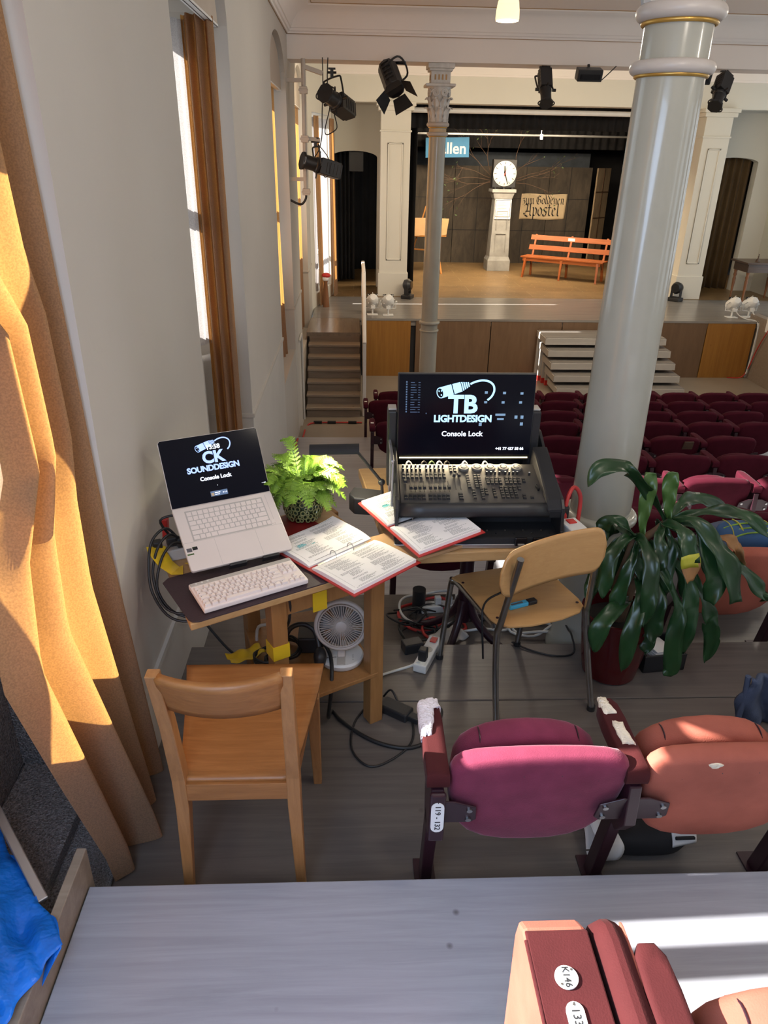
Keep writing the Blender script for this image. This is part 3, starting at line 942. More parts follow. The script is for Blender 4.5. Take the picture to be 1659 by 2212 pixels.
# pelmets that fill the window arches
def pelmet(y0, y1, zb, label):
    c, hw = (y0 + y1) / 2, (y1 - y0) / 2 - 0.01
    arc = [(c + hw * math.cos(t), 2.65 + 0.39 * math.sin(t)) for t in [PI * k / 20 for k in range(21)]]
    Mx = Matrix(((0, 0, 1, 0), (1, 0, 0, 0), (0, 1, 0, 0), (0, 0, 0, 1)))
    t = thing('pelmet', label, 'pelmet', (-0.80, c, zb), room=True)
    G().prism([(c - hw, zb), (c + hw, zb)] + arc, -0.815, -0.785, Mx).build('board', M['pelmet'], t)
    G().bb((-0.83, c - hw, zb - 0.012), (-0.782, c + hw, zb)).build('rail', M['white'], t)
pelmet(3.53, 5.08, 2.665, 'arched beige pelmet above the curtain behind the laptop')
pelmet(7.56, 9.19, 2.62, 'arched beige pelmet in the window niche this side of the beam')
pelmet(10.51, 12.34, 2.60, 'arched beige pelmet in the window niche beyond the beam')

# radiator
t = thing('radiator', 'flat white radiator in the niche under the window behind the laptop', 'radiator', (-1.05, 4.4, 0.2), room=True)
g = G(); g.bb((-1.13, 3.7, 0.0), (-1.03, 4.98, 0.74))
for k in range(12):
    g.bb((-1.03, 3.75 + k * 0.1, 0.06), (-1.022, 3.81 + k * 0.1, 0.70))
g.build('panel', M['plastic_white'], t, bevel=0.006)
G().cyl((-1.05, 4.985, 0.72), (-0.98, 5.03, 0.73), 0.024, n=14).build('valve', M['plastic_white'], t, smooth=40)

# ================================================================ stage house
def drape(name, label, p0, p1, z0, z1, amp, folds, mat, nu=80, cat='curtain', group=None):
    p0 = Vector((p0[0], p0[1], 0)); p1 = Vector((p1[0], p1[1], 0)); d = (p1 - p0); nrm = Vector((-d.y, d.x, 0)).normalized()
    def fn(u, v):
        p = p0 + d * u + nrm * (amp * (1 - 0.25 * v) * math.sin(u * folds * 2 * PI + 0.6 * math.sin(u * 9)))
        return (p.x, p.y, z0 + (z1 - z0) * v)
    o = G().grid(fn, nu, 8).build(name, M[mat], smooth=180, solid=0.006)
    return tag(o, label, cat, group)
structure(G().bb((-0.95, 21.6, -0.6), (9.4, 21.7, 3.6)).build('wall_back', M['black_cloth']))
structure(G().bb((-0.95, 16.1, -0.6), (-0.85, 21.6, 3.6)).build('wall_left', M['black_cloth']))
structure(G().bb((9.3, 16.1, -0.6), (9.4, 21.6, 3.6)).build('wall_right', M['black_cloth']))
structure(G().bb((-0.95, 16.2, 3.5), (9.4, 21.7, 3.6)).build('ceiling', M['black_cloth']))
drape('stage_border', 'black pleated border across the top of the stage opening', (1.04, 16.4), (6.6, 16.4), 2.50, 3.5, 0.03, 34, 'black_cloth', 240)
drape('stage_border', 'black pleated border hanging deeper on the stage behind the metal batten', (1.0, 19.55), (7.0, 19.55), 2.2, 3.5, 0.03, 30, 'black_cloth', 240)
drape('side_drape', 'black side drape at the stage edge behind the easel', (0.98, 19.4), (1.30, 16.6), -0.49, 3.2, 0.04, 8, 'black_cloth', 80)
drape('side_drape', 'dark purple side drape behind the end of the red bench', (6.25, 18.4), (7.3, 17.6), -0.49, 3.2, 0.05, 7, 'purple_drape', 90)
drape('doorway_drape', 'black drape pulled aside in the arched doorway above the landing', (-0.5, 16.5), (0.02, 16.62), -0.45, 2.3, 0.045, 6, 'black_cloth', 90)
drape('doorway_backcloth', 'black cloth hanging at the back of the arched doorway above the landing', (-0.84, 18.5), (0.98, 18.5), -0.49, 3.2, 0.03, 10, 'black_cloth', 120)
drape('doorway_curtain', 'brown velvet curtain closing the arched doorway by the dark table', (7.15, 16.16), (8.12, 16.16), -0.49, 2.2, 0.05, 6, 'brown_drape', 120)
tag(G().bb((-0.08, 16.10, 1.70), (0.20, 16.13, 2.30)).build('dark_panel', M['black_plastic']), 'small dark grey panel at the top of the arched black doorway', 'panel')

t = thing('screen_case', 'long white roller screen case under the stage header', 'screen case', (3.2, 15.38, 2.77), room=True)
G().cyl((1.06, 15.38, 2.765), (6.4, 15.38, 2.765), 0.045, n=20).build('case', M['white'], t, smooth=40)
G().cyl((1.045, 15.38, 2.765), (1.06, 15.38, 2.765), 0.05, n=20).build('end_cap', M['white'], t, smooth=40)
t = thing('lighting_batten', 'thin metal batten crossing the dark stage above the clock', 'batten', (3.8, 17.5, 2.43), room=True)
G().cyl((1.1, 17.5, 2.435), (6.9, 17.5, 2.435), 0.022, n=12).build('pipe', M['batten_grey'], t, smooth=40)
G().tube([(4.05, 17.5, 2.44), (4.05, 17.5, 3.5)], 0.008, 6).build('hanger_chain', M['steel'], t)
G().bb((4.02, 17.47, 2.36), (4.08, 17.53, 2.46)).build('clamp', M['steel'], t)

# painted flats
M['flat_dark'] = wood('painted_flat', (0.075, 0.058, 0.042), (0.030, 0.024, 0.018), (2.2, 2.2, 0.7), 2.2, 0.75, 0.0)
M['flat_light'] = wood('painted_flat_light', (0.27, 0.20, 0.125), (0.17, 0.125, 0.08), (3, 3, 0.8), 2.5, 0.75, 0.0)
M['flat_blue'] = plain('flat_blue_grey', (0.045, 0.055, 0.07), 0.8, var=0.2)
fx = [1.32, 2.55, 3.75, 4.95, 6.02]
fl = ['dark painted stage flat behind the easel', 'dark painted stage flat beside the clock pillar on the easel side',
      'dark painted stage flat behind the clock pillar and cloth banner', 'dark painted stage flat behind the middle of the red bench']
for k in range(4):
    t = thing('scenery_flat', fl[k], 'stage flat', ((fx[k] + fx[k + 1]) / 2, 20.0, -0.5), group='dark painted flats at the back of the stage')
    w = (fx[k + 1] - fx[k]) / 2 - 0.006
    G().bb((-w, -0.02, 0), (w, 0.02, 2.30)).build('panel', M['flat_dark'], t)
    g = G()
    for zz in (0.8, 1.56):
        g.bb((-w, -0.026, zz), (w, -0.02, zz + 0.012))
    g.bb((-0.006, -0.026, 0), (0.006, -0.02, 2.3))
    g.build('panel_line', M['black'], t)
t = thing('scenery_flat', 'lighter brown narrow flat standing at an angle behind the bench end', 'stage flat', (6.22, 19.7, -0.5), rz=math.radians(40))
G().bb((-0.28, -0.02, 0), (0.28, 0.02, 2.30)).build('panel', M['flat_light'], t)
g = G()
for zz in (0.55, 1.15, 1.75):
    g.bb((-0.28, -0.03, zz), (0.28, -0.02, zz + 0.02))
g.bb((-0.01, -0.03, 0), (0.01, -0.02, 2.3)); g.build('panel_line', M['dark_wood'], t)
tag(G().bb((1.6, 20.6, -0.5), (6.1, 20.64, 2.12)).build('scenery_flat', M['flat_blue']), 'blue-grey flat showing above the dark flats at the back', 'stage flat')

# clock on its pier
t = thing('clock_pier', 'grey painted square pier carrying the station clock on stage', 'pier', (3.53, 18.72, -0.5))
g = G()
def sq(g, w0, z0, w1, z1, d=1.0):
    vs = []
    for w, z in ((w0, z0), (w1, z1)):
        vs += [(-w, -w * d, z), (w, -w * d, z), (w, w * d, z), (-w, w * d, z)]
    g.add(vs, [(3, 2, 1, 0), (4, 5, 6, 7), (0, 1, 5, 4), (1, 2, 6, 5), (2, 3, 7, 6), (3, 0, 4, 7)])
sq(g, 0.275, 0, 0.275, 0.24); sq(g, 0.275, 0.24, 0.235, 0.33); sq(g, 0.235, 0.33, 0.195, 1.62)
g.build('pier_body', M['grey_pier'], t, bevel=0.004)
g = G(); sq(g, 0.21, 1.62, 0.255, 1.76); sq(g, 0.28, 1.76, 0.28, 1.83); g.build('cap', M['grey_pier'], t, bevel=0.004)
g = G()
for zz in (0.45, 0.95):
    for a, b in ((-0.13, -0.12), (0.12, 0.13)):
        g.bb((a, -0.245, zz), (b, -0.21, zz + 0.4))
    g.bb((-0.13, -0.245, zz + 0.4), (0.13, -0.21, zz + 0.41))
g.build('panel_line', M['grey_pier'], t)
p = thing('notice', 'framed paper notice fixed to the front of the clock pier', 'notice', (3.53, 18.49, 0.88), room=True)
G().bb((3.35, 18.485, 0.68), (3.73, 18.50, 1.11)).build('sheet', M['paper'], p)
g = G()
for a, b, c, d in ((3.36, 3.71, 1.09, 1.10), (3.36, 3.37, 0.74, 1.1), (3.70, 3.71, 0.74, 1.1), (3.36, 3.71, 0.73, 0.74)):
    g.bb((a, 18.480, c), (b, 18.486, d))
g.build('frame_line', M['ink'], p)
g = G()
for k in range(9):
    g.bb((3.39, 18.481, 1.045 - k * 0.033), (3.39 + random.uniform(0.15, 0.3), 18.486, 1.051 - k * 0.033))
g.build('print', M['ink_light'], p)

t = thing('station_clock', 'black square station clock with white dial on the grey pier', 'clock', (3.53, 18.66, 1.335))
G().bb((-0.28, -0.09, 0.02), (0.28, 0.12, 0.63)).build('housing', M['black_plastic'], t, bevel=0.02)
g = G()
for x in (-0.2, 0.0, 0.2):
    g.bb((x - 0.02, -0.12, 0.0), (x + 0.02, 0.1, 0.03))
g.build('foot', M['black'], t)
fm = frame((0, -0.10, 0.325), (1, 0, 0), (0, 0, 1))
G().lathe([(0.27, -0.02), (0.27, 0.005), (0.262, 0.008)], n=48, M=fm).build('dial', M['clock_face'], t, smooth=30)
mk = G()
for k in range(60):
    a = 2 * PI * k / 60; L, w = (0.055, 0.012) if k % 5 == 0 else (0.018, 0.004)
    mk.box((0, 0.252 - L / 2, 0.010), (w, L, 0.003), fm @ Matrix.Rotation(a, 4, 'Z'))
mk.build('minute_mark', M['black'], t)
for nm, ang, L, w in (('hour_hand', -6, 0.165, 0.020), ('minute_hand', 160, 0.235, 0.014)):
    G().prism([(-w, -0.05), (w, -0.05), (w * 0.6, L), (-w * 0.6, L)], 0.013, 0.017, fm @ Matrix.Rotation(-math.radians(ang), 4, 'Z')).build(nm, M['black'], t)
G().prism([(-0.004, -0.06), (0.004, -0.06), (0.003, 0.15), (-0.003, 0.15)], 0.018, 0.020, fm @ Matrix.Rotation(-math.radians(14), 4, 'Z')).build('second_hand', M['cable_red'], t)

# branches tucked behind the clock
t = thing('branch_bunch', 'bunch of thin bare branches with few leaves behind the clock', 'branches', (3.53, 19.1, 1.2), room=True)
rg = random.Random(4)
tw = G(); lf = G()
def twig(p, d, L, r, lev):
    pts = [p]
    q = Vector(p); dd = Vector(d).normalized()
    for k in range(5):
        dd = (dd + Vector((rg.uniform(-.25, .25), rg.uniform(-.1, .1), rg.uniform(-.22, .22)))).normalized()
        q = q + dd * (L / 5); pts.append(tuple(q))
        if lev < 2 and k in (1, 2, 3) and rg.random() < 0.8:
            twig(tuple(q), dd + Vector((rg.uniform(-.7, .7), rg.uniform(-.2, .2), rg.uniform(-.6, .6))), L * 0.5, r * 0.6, lev + 1)
    tw.tube(pts, r, 5, 2, r_end=r * 0.3)
    if rg.random() < 0.62:
        a = Vector((rg.uniform(-1, 1), rg.uniform(-.4, .4), rg.uniform(-1, 1))).normalized()
        b = a.orthogonal().normalized(); c = a.cross(b)
        e = pts[-1]; s_ = rg.uniform(0.05, 0.075)
        lf.add([Vector(e), Vector(e) + a * s_ * .5 + b * s_ * .3, Vector(e) + a * s_ + c * 0.01, Vector(e) + a * s_ * .5 - b * s_ * .3], [(0, 1, 2, 3)])
for (dx, dz, L) in ((-1, .25, 1.0), (-.9, .8, 1.1), (-1, -.15, 1.05), (-.5, 1, .9), (.5, 1, .9), (1, .35, 1.1), (1, .1, 1.2), (.9, .75, .8), (-1, .5, .9), (1, -.1, 1.0), (-.9, 0.05, 1.1)):
    twig((3.53 + 0.25 * (1 if dx > 0 else -1), 19.05, 1.45 + 0.2 * abs(dz)), (dx, -0.05, dz), L * 1.05, 0.010, 0)
tw.build('twigs', M['twig'], t); lf.build('leaves', M['stage_leaf'], t, solid=0.001)

# banner and sign
t = thing('cloth_banner', 'pale cloth banner with black lettering hung on the dark flats', 'banner', (4.82, 19.9, 0.6), room=True)
def ban(u, v):
    return (4.25 + 1.17 * u + 0.02 * v, 19.962 + 0.006 * math.sin(u * 14) * math.sin(v * 5 + 1) + 0.006 * abs(math.sin(u * PI * 3)), 0.58 + 0.60 * v + 0.01 * math.sin(u * 8))
G().grid(ban, 24, 12).build('cloth', M['banner'], t, smooth=180, solid=0.004)
# broad-nib lettering: each letter is a set of pen strokes on a unit grid
PEN = {
    'z': [[(0, .95), (.45, 1), (.25, .62), (.5, .45), (.45, .05), (.05, -.15)]],
    'u': [[(0, 1), (.1, .9), (.1, .15), (.28, 0), (.5, .2)], [(.5, 1), (.5, .1), (.62, 0)]],
    'm': [[(0, .9), (.1, 1), (.1, 0)], [(.1, .85), (.3, 1), (.38, .85), (.38, 0)], [(.38, .85), (.58, 1), (.68, .85), (.68, .08), (.78, 0)]],
    'G': [[(.75, 1.25), (.45, 1.45), (.1, 1.2), (.02, .6), (.2, .1), (.5, 0), (.78, .25), (.75, .75), (.45, .8)], [(.3, 1.3), (.34, .3)], [(.55, 1.35), (.85, 1.5)]],
    'o': [[(.3, 1), (.05, .75), (.05, .25), (.28, 0), (.5, .25), (.5, .75), (.28, 1)]],
    'l': [[(.02, 1.5), (.12, 1.4), (.12, .15), (.26, 0)]],
    'd': [[(.1, 1.5), (.5, .85), (.5, .25), (.28, 0), (.05, .25), (.05, .7), (.3, .95)]],
    'e': [[(.05, .5), (.42, .75), (.28, 1), (.05, .75), (.05, .25), (.25, 0), (.5, .15)]],
    'n': [[(0, .9), (.1, 1), (.1, 0)], [(.1, .82), (.32, 1), (.46, .85), (.46, .08), (.58, 0)]],
    'A': [[(.0, 1.15), (.2, 1.4), (.45, 1.25), (.4, .6), (.1, .15), (.0, .35)], [(.45, 1.25), (.8, 1.45), (.8, .15), (.95, 0)], [(.2, .55), (.8, .55)], [(.15, .1), (.5, -.1), (.8, .1)]],
    'p': [[(0, 1.0), (.12, .95), (.12, -.45)], [(.12, .8), (.34, 1), (.52, .75), (.5, .25), (.3, 0), (.12, .15)]],
    's': [[(.5, .92), (.3, 1.05), (.06, .8), (.46, .4), (.38, .05), (.12, 0), (.0, .2)]],
    't': [[(.14, 1.35), (.14, .15), (.32, 0), (.42, .1)], [(-.04, 1), (.4, 1)]],
}
ADV = {'z': .66, 'u': .74, 'm': .92, 'G': 1.0, 'o': .66, 'l': .38, 'd': .66, 'e': .62, 'n': .72, 'A': 1.1, 'p': .68, 's': .64, 't': .52, ' ': .4}
def pen_text(word, x0, z0, width, hgt, y):
    tot = sum(ADV[c] for c in word)
    sx = width / tot; g = G(); x = x0
    nx, nz = 0.062 * hgt * 1.0, 0.050 * hgt
    for c in word:
        for st_ in PEN.get(c, []):
            for (a, b), (c_, d_) in zip(st_[:-1], st_[1:]):
                pa = (x + a * sx, z0 + b * hgt); pb = (x + c_ * sx, z0 + d_ * hgt)
                q = [(pa[0] - nx, pa[1] - nz), (pb[0] - nx, pb[1] - nz), (pb[0] + nx, pb[1] + nz), (pa[0] + nx, pa[1] + nz)]
                g.add([(u, y, v) for u, v in q], [(0, 1, 2, 3)])
        x += ADV[c] * sx
    return g
pen_text('zum Goldenen', 4.30, 0.945, 1.08, 0.135, 19.948).build('lettering', M['black'], t)
pen_text('Apostel', 4.36, 0.665, 0.92, 0.20, 19.948).build('lettering', M['black'], t)
t = thing('place_sign', 'blue sign with white lettering hanging behind the slim column', 'sign', (2.2, 19.0, 2.2), room=True)
Mt = Matrix.Translation((2.205, 18.99, 2.185)) @ Matrix.Rotation(math.radians(-1.5), 4, 'Y')
G().box((0, 0, 0), (1.02, 0.02, 0.42), Mt).build('board', M['sign_blue'], t)
text_obj('Gallen', 0.335, frame((2.22, 18.975, 2.16), (1, 0, 0), (0, 0, 1)), M['white'], parent=t, bold=0.006)
g = G()
for x in (1.75, 2.65):
    g.tube([(x, 19.0, 2.38), (x, 19.0, 3.5)], 0.004, 5, 1)
g.build('wire', M['black'], t)

# easel
t = thing('easel', 'orange wooden easel holding a cardboard folder on stage', 'easel', (1.72, 18.2, -0.5), room=True)
for a, b in (((1.30, 18.45, -0.5), (1.70, 18.35, 0.95)), ((2.07, 17.85, -0.5), (1.80, 18.3, 0.95)), ((1.95, 18.95, -0.5), (1.76, 18.4, 0.9))):
    G().bar(a, b, 0.05, 0.03).build('leg', M['easel'], t, bevel=0.004)
G().bar((1.42, 18.33, 0.0), (1.96, 18.03, -0.0), 0.04, 0.03).build('crossbar', M['easel'], t, bevel=0.003)
G().bar((1.36, 18.25, 0.30), (2.16, 17.98, 0.33), 0.06, 0.035).build('ledge', M['easel'], t, bevel=0.003)
t = thing('cardboard_folder', 'open tan cardboard folder standing on the easel', 'folder', (1.78, 18.1, 0.5), room=True)
g = G()
g.add([(1.37, 18.18, 0.31), (1.78, 18.12, 0.31), (1.82, 18.25, 0.70), (1.43, 18.33, 0.69), (1.37, 18.195, 0.31), (1.78, 18.135, 0.31), (1.82, 18.265, 0.70), (1.43, 18.345, 0.69)],
      [(0, 1, 2, 3), (4, 7, 6, 5), (0, 4, 5, 1), (1, 5, 6, 2), (2, 6, 7, 3), (3, 7, 4, 0)])
g.build('flap', M['card'], t)
g = G()
g.add([(1.78, 18.12, 0.31), (2.16, 17.95, 0.36), (2.22, 18.08, 0.70), (1.82, 18.25, 0.70), (1.78, 18.135, 0.31), (2.16, 17.965, 0.36), (2.22, 18.095, 0.70), (1.82, 18.265, 0.70)],
      [(0, 1, 2, 3), (4, 7, 6, 5), (0, 4, 5, 1), (1, 5, 6, 2), (2, 6, 7, 3), (3, 7, 4, 0)])
g.build('flap', M['card'], t)

# bench
t = thing('park_bench', 'red stained wooden slatted bench on the stage in front of the purple drape', 'bench', (4.66, 17.05, -0.5), rz=math.radians(-34))
def part(g, nm, mat='bench_red', bevel=0.004, **k):
    return g.build(nm, M[mat], t, bevel=bevel, **k)
L = 0.96
for k in range(3):
    part(G().bb((-L, 0.0 + k * 0.145, 0.43 + 0.008 * (2 - k) * 0), (L, 0.13 + k * 0.145, 0.462)), 'seat_slat')
for zz, yy in ((0.62, 0.50), (0.83, 0.58)):
    part(G().bar((-L, yy, zz), (L, yy, zz), 0.028, 0.11, up=(0, 0.34, 1)), 'back_slat')
part(G().bb((-L + 0.05, 0.015, 0.36), (L - 0.05, 0.04, 0.43)), 'apron')
for x in (-0.84, 0.02, 0.84):
    part(G().bar((x, 0.03, 0.43), (x * 1.03, -0.04, 0.0), 0.055, 0.05, w2=0.04, h2=0.04), 'leg')
    part(G().bar((x, 0.40, 0.43), (x * 1.02, 0.46, 0.0), 0.05, 0.045), 'leg')
    part(G().bar((x, 0.44, 0.43), (x, 0.61, 0.90), 0.045, 0.03), 'back_post')
    part(G().tube([(x, 0.05, 0.25), (x, 0.22, 0.42), (x, 0.40, 0.25)], 0.007, 6), 'brace', 'black', bevel=0)
part(G().bb((-0.06, 0.555, 0.80), (0.10, 0.562, 0.86)), 'name_plate', 'paper', bevel=0)

# moving heads
def moving_head(loc, r, label):
    t = thing('moving_head_light', label, 'stage light', loc, rz=r)
    G().bb((-0.12, -0.10, 0), (0.12, 0.10, 0.07)).build('base', M['black_plastic'], t, bevel=0.012)
    g = G(); g.bb((-0.10, -0.04, 0.07), (-0.085, 0.04, 0.24)); g.bb((0.085, -0.04, 0.07), (0.10, 0.04, 0.24)); g.bb((-0.10, -0.04, 0.07), (0.10, 0.04, 0.085))
    g.build('yoke', M['black_plastic'], t, bevel=0.004)
    G().lathe([(0.05, -0.09), (0.10, -0.06), (0.115, 0.02), (0.09, 0.06), (0.085, 0.075)], n=24, M=Matrix.Translation((0, 0, 0.25)) @ Matrix.Rotation(PI / 2 * 0.95, 4, 'X')).build('head', M['black_plastic'], t, smooth=40)
    G().lathe([(0.075, 0.0), (0.075, 0.01)], n=24, M=Matrix.Translation((0, 0, 0.25)) @ Matrix.Rotation(PI / 2 * 0.95, 4, 'X') @ Matrix.Translation((0, 0, 0.07))).build('lens', M['black_gloss'], t, smooth=40)
moving_head((1.05, 14.55, -0.5), 1.2, 'small black moving head light at the foot of the pilaster by the slim column')
moving_head((6.36, 14.55, -0.5), -0.9, 'small black moving head light behind the edge of the big column')

# white PAR cans at the stage edge
def par_can(loc, r, label):
    t = thing('par_can', label, 'spotlight', loc, rz=r, group='white spotlights at the stage edge')
    t.scale = (0.84, 0.84, 0.84)
    G().bb((-0.11, -0.09, 0), (0.11, 0.09, 0.012)).build('base_plate', M['white'], t, bevel=0.003)
    G().cyl((0, 0, 0.01), (0, 0, 0.14), 0.018, n=10).build('stem', M['white'], t, smooth=40)
    G().tube([(-0.155, 0, 0.28), (-0.155, 0, 0.16), (-0.13, 0, 0.135), (0.13, 0, 0.135), (0.155, 0, 0.16), (0.155, 0, 0.28)], 0.009, 6, 2).build('yoke', M['white'], t, smooth=50)
    Mx = Matrix.Translation((0, 0, 0.285)) @ Matrix.Rotation(math.radians(58), 4, 'X') @ Matrix.Rotation(PI, 4, 'X')
    b = G().lathe([(0.055, -0.16), (0.09, -0.13), (0.125, -0.02), (0.135, 0.09), (0.135, 0.12), (0.125, 0.12)], n=28, M=Mx).build('housing', M['white'], t, smooth=35)
    g = G()
    for k in range(8):
        g.box((0.128, 0, 0.0), (0.014, 0.012, 0.18), Mx @ Matrix.Rotation(2 * PI * k / 8, 4, 'Z'))
    g.build('fin', M['white'], t)
    G().box((0, -0.10, 0.17), (0.09, 0.06, 0.07)).build('lamp_socket', M['white'], t, bevel=0.008)
    for q in (-1, 1):
        G().box((q * 0.075, 0.05, 0.385), (0.07, 0.02, 0.05)).build('shutter', M['black'], t)
    G().lathe([(0.12, 0.118), (0.12, 0.13)], n=28, M=Mx).build('lens', M['black_gloss'], t)
    G().cyl((0.15, 0, 0.27), (0.185, 0, 0.27), 0.02, n=10).build('knob', M['white'], t)
par_can((0.33, 12.92, -0.5), 0.05, 'white spotlight on the stage edge, the one half behind the handrail')
par_can((0.60, 12.88, -0.5), 0.0, 'white spotlight on the stage edge in front of the pilaster')
par_can((6.74, 12.95, -0.5), -0.05, 'white spotlight in front of the dark table, further from the side wall')
par_can((7.06, 12.98, -0.5), 0.05, 'white spotlight in front of the dark table, nearer the side wall')
for nm, pts, lab in (('lamp_cable', [(6.74, 12.88, -0.35), (6.80, 12.80, -0.44), (6.92, 12.72, -0.49), (7.02, 12.60, -0.5), (7.045, 12.54, -0.62), (7.04, 12.53, -0.95), (7.03, 12.52, -1.2), (7.0, 12.5, -1.40)], 'white cable running from a spotlight over the stage edge'),
                     ('lamp_cable', [(7.06, 12.90, -0.36), (7.07, 12.78, -0.44), (7.07, 12.62, -0.49), (7.06, 12.55, -0.6), (7.055, 12.53, -1.0), (7.03, 12.52, -1.38)], 'white cable of the spotlight nearer the side wall')):
    tag(G().tube(pts, 0.011, 6).build(nm, M['cable_white'], smooth=60), lab, 'cable')
tag(G().tube([(7.02, 12.0, -0.40), (7.02, 12.1, -0.48), (7.02, 12.35, -0.9), (7.02, 12.5, -1.3), (6.95, 12.55, -1.48), (6.7, 12.55, -1.485)], 0.010, 6).build('power_cable', M['cable_red'], smooth=60), 'red cable hanging down the side wall by the stage corner', 'cable')

# handrail of the stairs: a white board fence seen end on
t = thing('handrail_panel', 'white painted board handrail along the open side of the stairs', 'handrail', (0.17, 11.4, -1.5), room=True)
def railpoly(x0, x1, pts):
    return G().prism(pts, x0, x1, Matrix(((0, 0, 1, 0), (1, 0, 0, 0), (0, 1, 0, 0), (0, 0, 0, 1))))
railpoly(0.135, 0.175, [(10.38, -1.5), (12.5, -0.9), (12.5, -0.5), (12.46, 0.42), (11.35, 0.40), (10.38, -0.42)]).build('board', M['white'], t, bevel=0.01)
G().bar((0.155, 10.36, -0.42), (0.155, 11.35, 0.40), 0.055, 0.05).build('cap_rail', M['white'], t, bevel=0.015)
G().bar((0.155, 11.35, 0.40), (0.155, 12.5, 0.42), 0.055, 0.05).build('cap_rail', M['white'], t, bevel=0.015)
G().bb((0.13, 10.36, -1.5), (0.18, 10.42, -0.40)).build('post', M['white'], t, bevel=0.008)
t = thing('handrail_panel', 'short white handrail at the far stage corner beyond the spotlights', 'handrail', (7.13, 11.6, -0.42), room=True)
G().bar((7.13, 12.3, -0.35), (7.13, 11.6, 0.55), 0.05, 0.05).build('post', M['white'], t, bevel=0.01)
G().bb((7.10, 11.6, -0.42), (7.16, 12.32, -0.22)).build('board', M['white'], t, bevel=0.008)
G().bb((7.05, 12.2, -0.62), (7.1, 12.32, -0.30)).build('bracket', M['white'], t, bevel=0.006)

# portable steps: five stacked decks
for k in range(5):
    zt = -0.66 - 0.17 * k; yf = 11.93 - 0.145 * k; x0, x1 = 3.17 + 0.03 * k, 5.20 + 0.05 * k
    n = ['topmost', 'second from top', 'middle', 'second from bottom', 'lowest'][k]
    t = thing('stage_deck', 'grey portable stage deck, the %s step of the stack against the stage' % n, 'platform', ((x0 + x1) / 2, yf + 0.31, -1.5), group='portable steps up to the stage', room=True)
    G().bb((x0 + 0.01, yf + 0.01, zt - 0.02), (x1 - 0.01, yf + 0.60, zt)).build('top', M['stage_edge'], t, bevel=0.003)
    g = G()
    hgt = 0.115
    g.bb((x0, yf, zt - hgt), (x1, yf + 0.025, zt - 0.012)); g.bb((x0, yf + 0.595, zt - hgt), (x1, yf + 0.62, zt - 0.012))
    g.bb((x0, yf, zt - hgt), (x0 + 0.025, yf + 0.62, zt - 0.012)); g.bb((x1 - 0.025, yf, zt - hgt), (x1, yf + 0.62, zt - 0.012))
    g.build('frame', M['grey_metal'], t, bevel=0.004)
    if k < 4:
        for lx in (x0 + 0.04, x1 - 0.04):
            for ly in (yf + 0.575,):
                l = G().bb((lx - 0.03, ly - 0.03, -1.44), (lx + 0.03, ly + 0.03, zt - hgt)).build('leg', M['grey_metal'], t)
                G().bb((lx - 0.032, ly - 0.032, -1.5), (lx + 0.032, ly + 0.032, -1.41)).build('rubber_foot', M['red_plastic'], l)

# table on the stage at the far right
t = thing('side_table', 'dark wooden table with turned legs beside the brown curtain', 'table', (8.0, 14.75, -0.5), room=True)
G().bb((7.60, 14.42, 0.215), (8.5, 15.12, 0.25)).build('tabletop', M['dark_wood'], t, bevel=0.006)
G().bb((7.66, 14.48, 0.06), (8.45, 15.06, 0.215)).build('apron', M['dark_wood'], t)
for x in (7.70, 8.41):
    for y in (14.52, 15.02):
        G().lathe([(0.018, 0), (0.024, 0.03), (0.018, 0.06), (0.026, 0.25), (0.033, 0.38), (0.022, 0.42), (0.036, 0.46), (0.024, 0.50), (0.034, 0.54), (0.034, 0.57)], (x, y, -0.5), 14).build('leg', M['turned_wood'], t, smooth=50)
t = thing('hand_bell', 'small dark hand bell standing on the dark table', 'bell', (7.91, 14.66, 0.25))
G().lathe([(0.045, 0), (0.04, 0.02), (0.02, 0.05), (0.008, 0.065)], n=16).build('bell_body', M['dark_wood'], t, smooth=40)
G().lathe([(0.008, 0.06), (0.012, 0.09), (0.007, 0.11), (0.011, 0.13), (0.0, 0.14)], n=12).build('handle', M['dark_wood'], t, smooth=40)

# wall cabinet near the doorway
t = thing('wall_cabinet', 'beige electrical cabinet on the wall beside the black doorway', 'cabinet', (-0.42, 15.75, 2.28), room=True)
G().bb((-0.70, 15.72, 2.01), (-0.42, 15.90, 2.56)).build('body', M['grey_metal'], t, bevel=0.006)
d = G().bb((-0.685, 15.705, 2.03), (-0.435, 15.725, 2.545)).build('door', M['grey_metal'], t, bevel=0.004)
G().bb((-0.575, 15.695, 2.27), (-0.55, 15.71, 2.295)).build('lock', M['steel'], d)
# doll figure with a red cap by the sheer
t = thing('red_cap_figure', 'small figure with a red top in front of the sheer curtain', 'figure', (-0.50, 13.6, -0.5))
G().lathe([(0.06, 0), (0.05, 0.2), (0.03, 0.42), (0.045, 0.46)], n=14).build('stand', M['turned_wood'], t, smooth=40)
G().ball((0, 0, 0.50), 0.06).build('head', M['paper'], t, smooth=60)
G().ball((0.01, 0, 0.55), 0.075, sc=(1.1, 1, 0.6)).build('cap', M['red_plastic'], t, smooth=60)
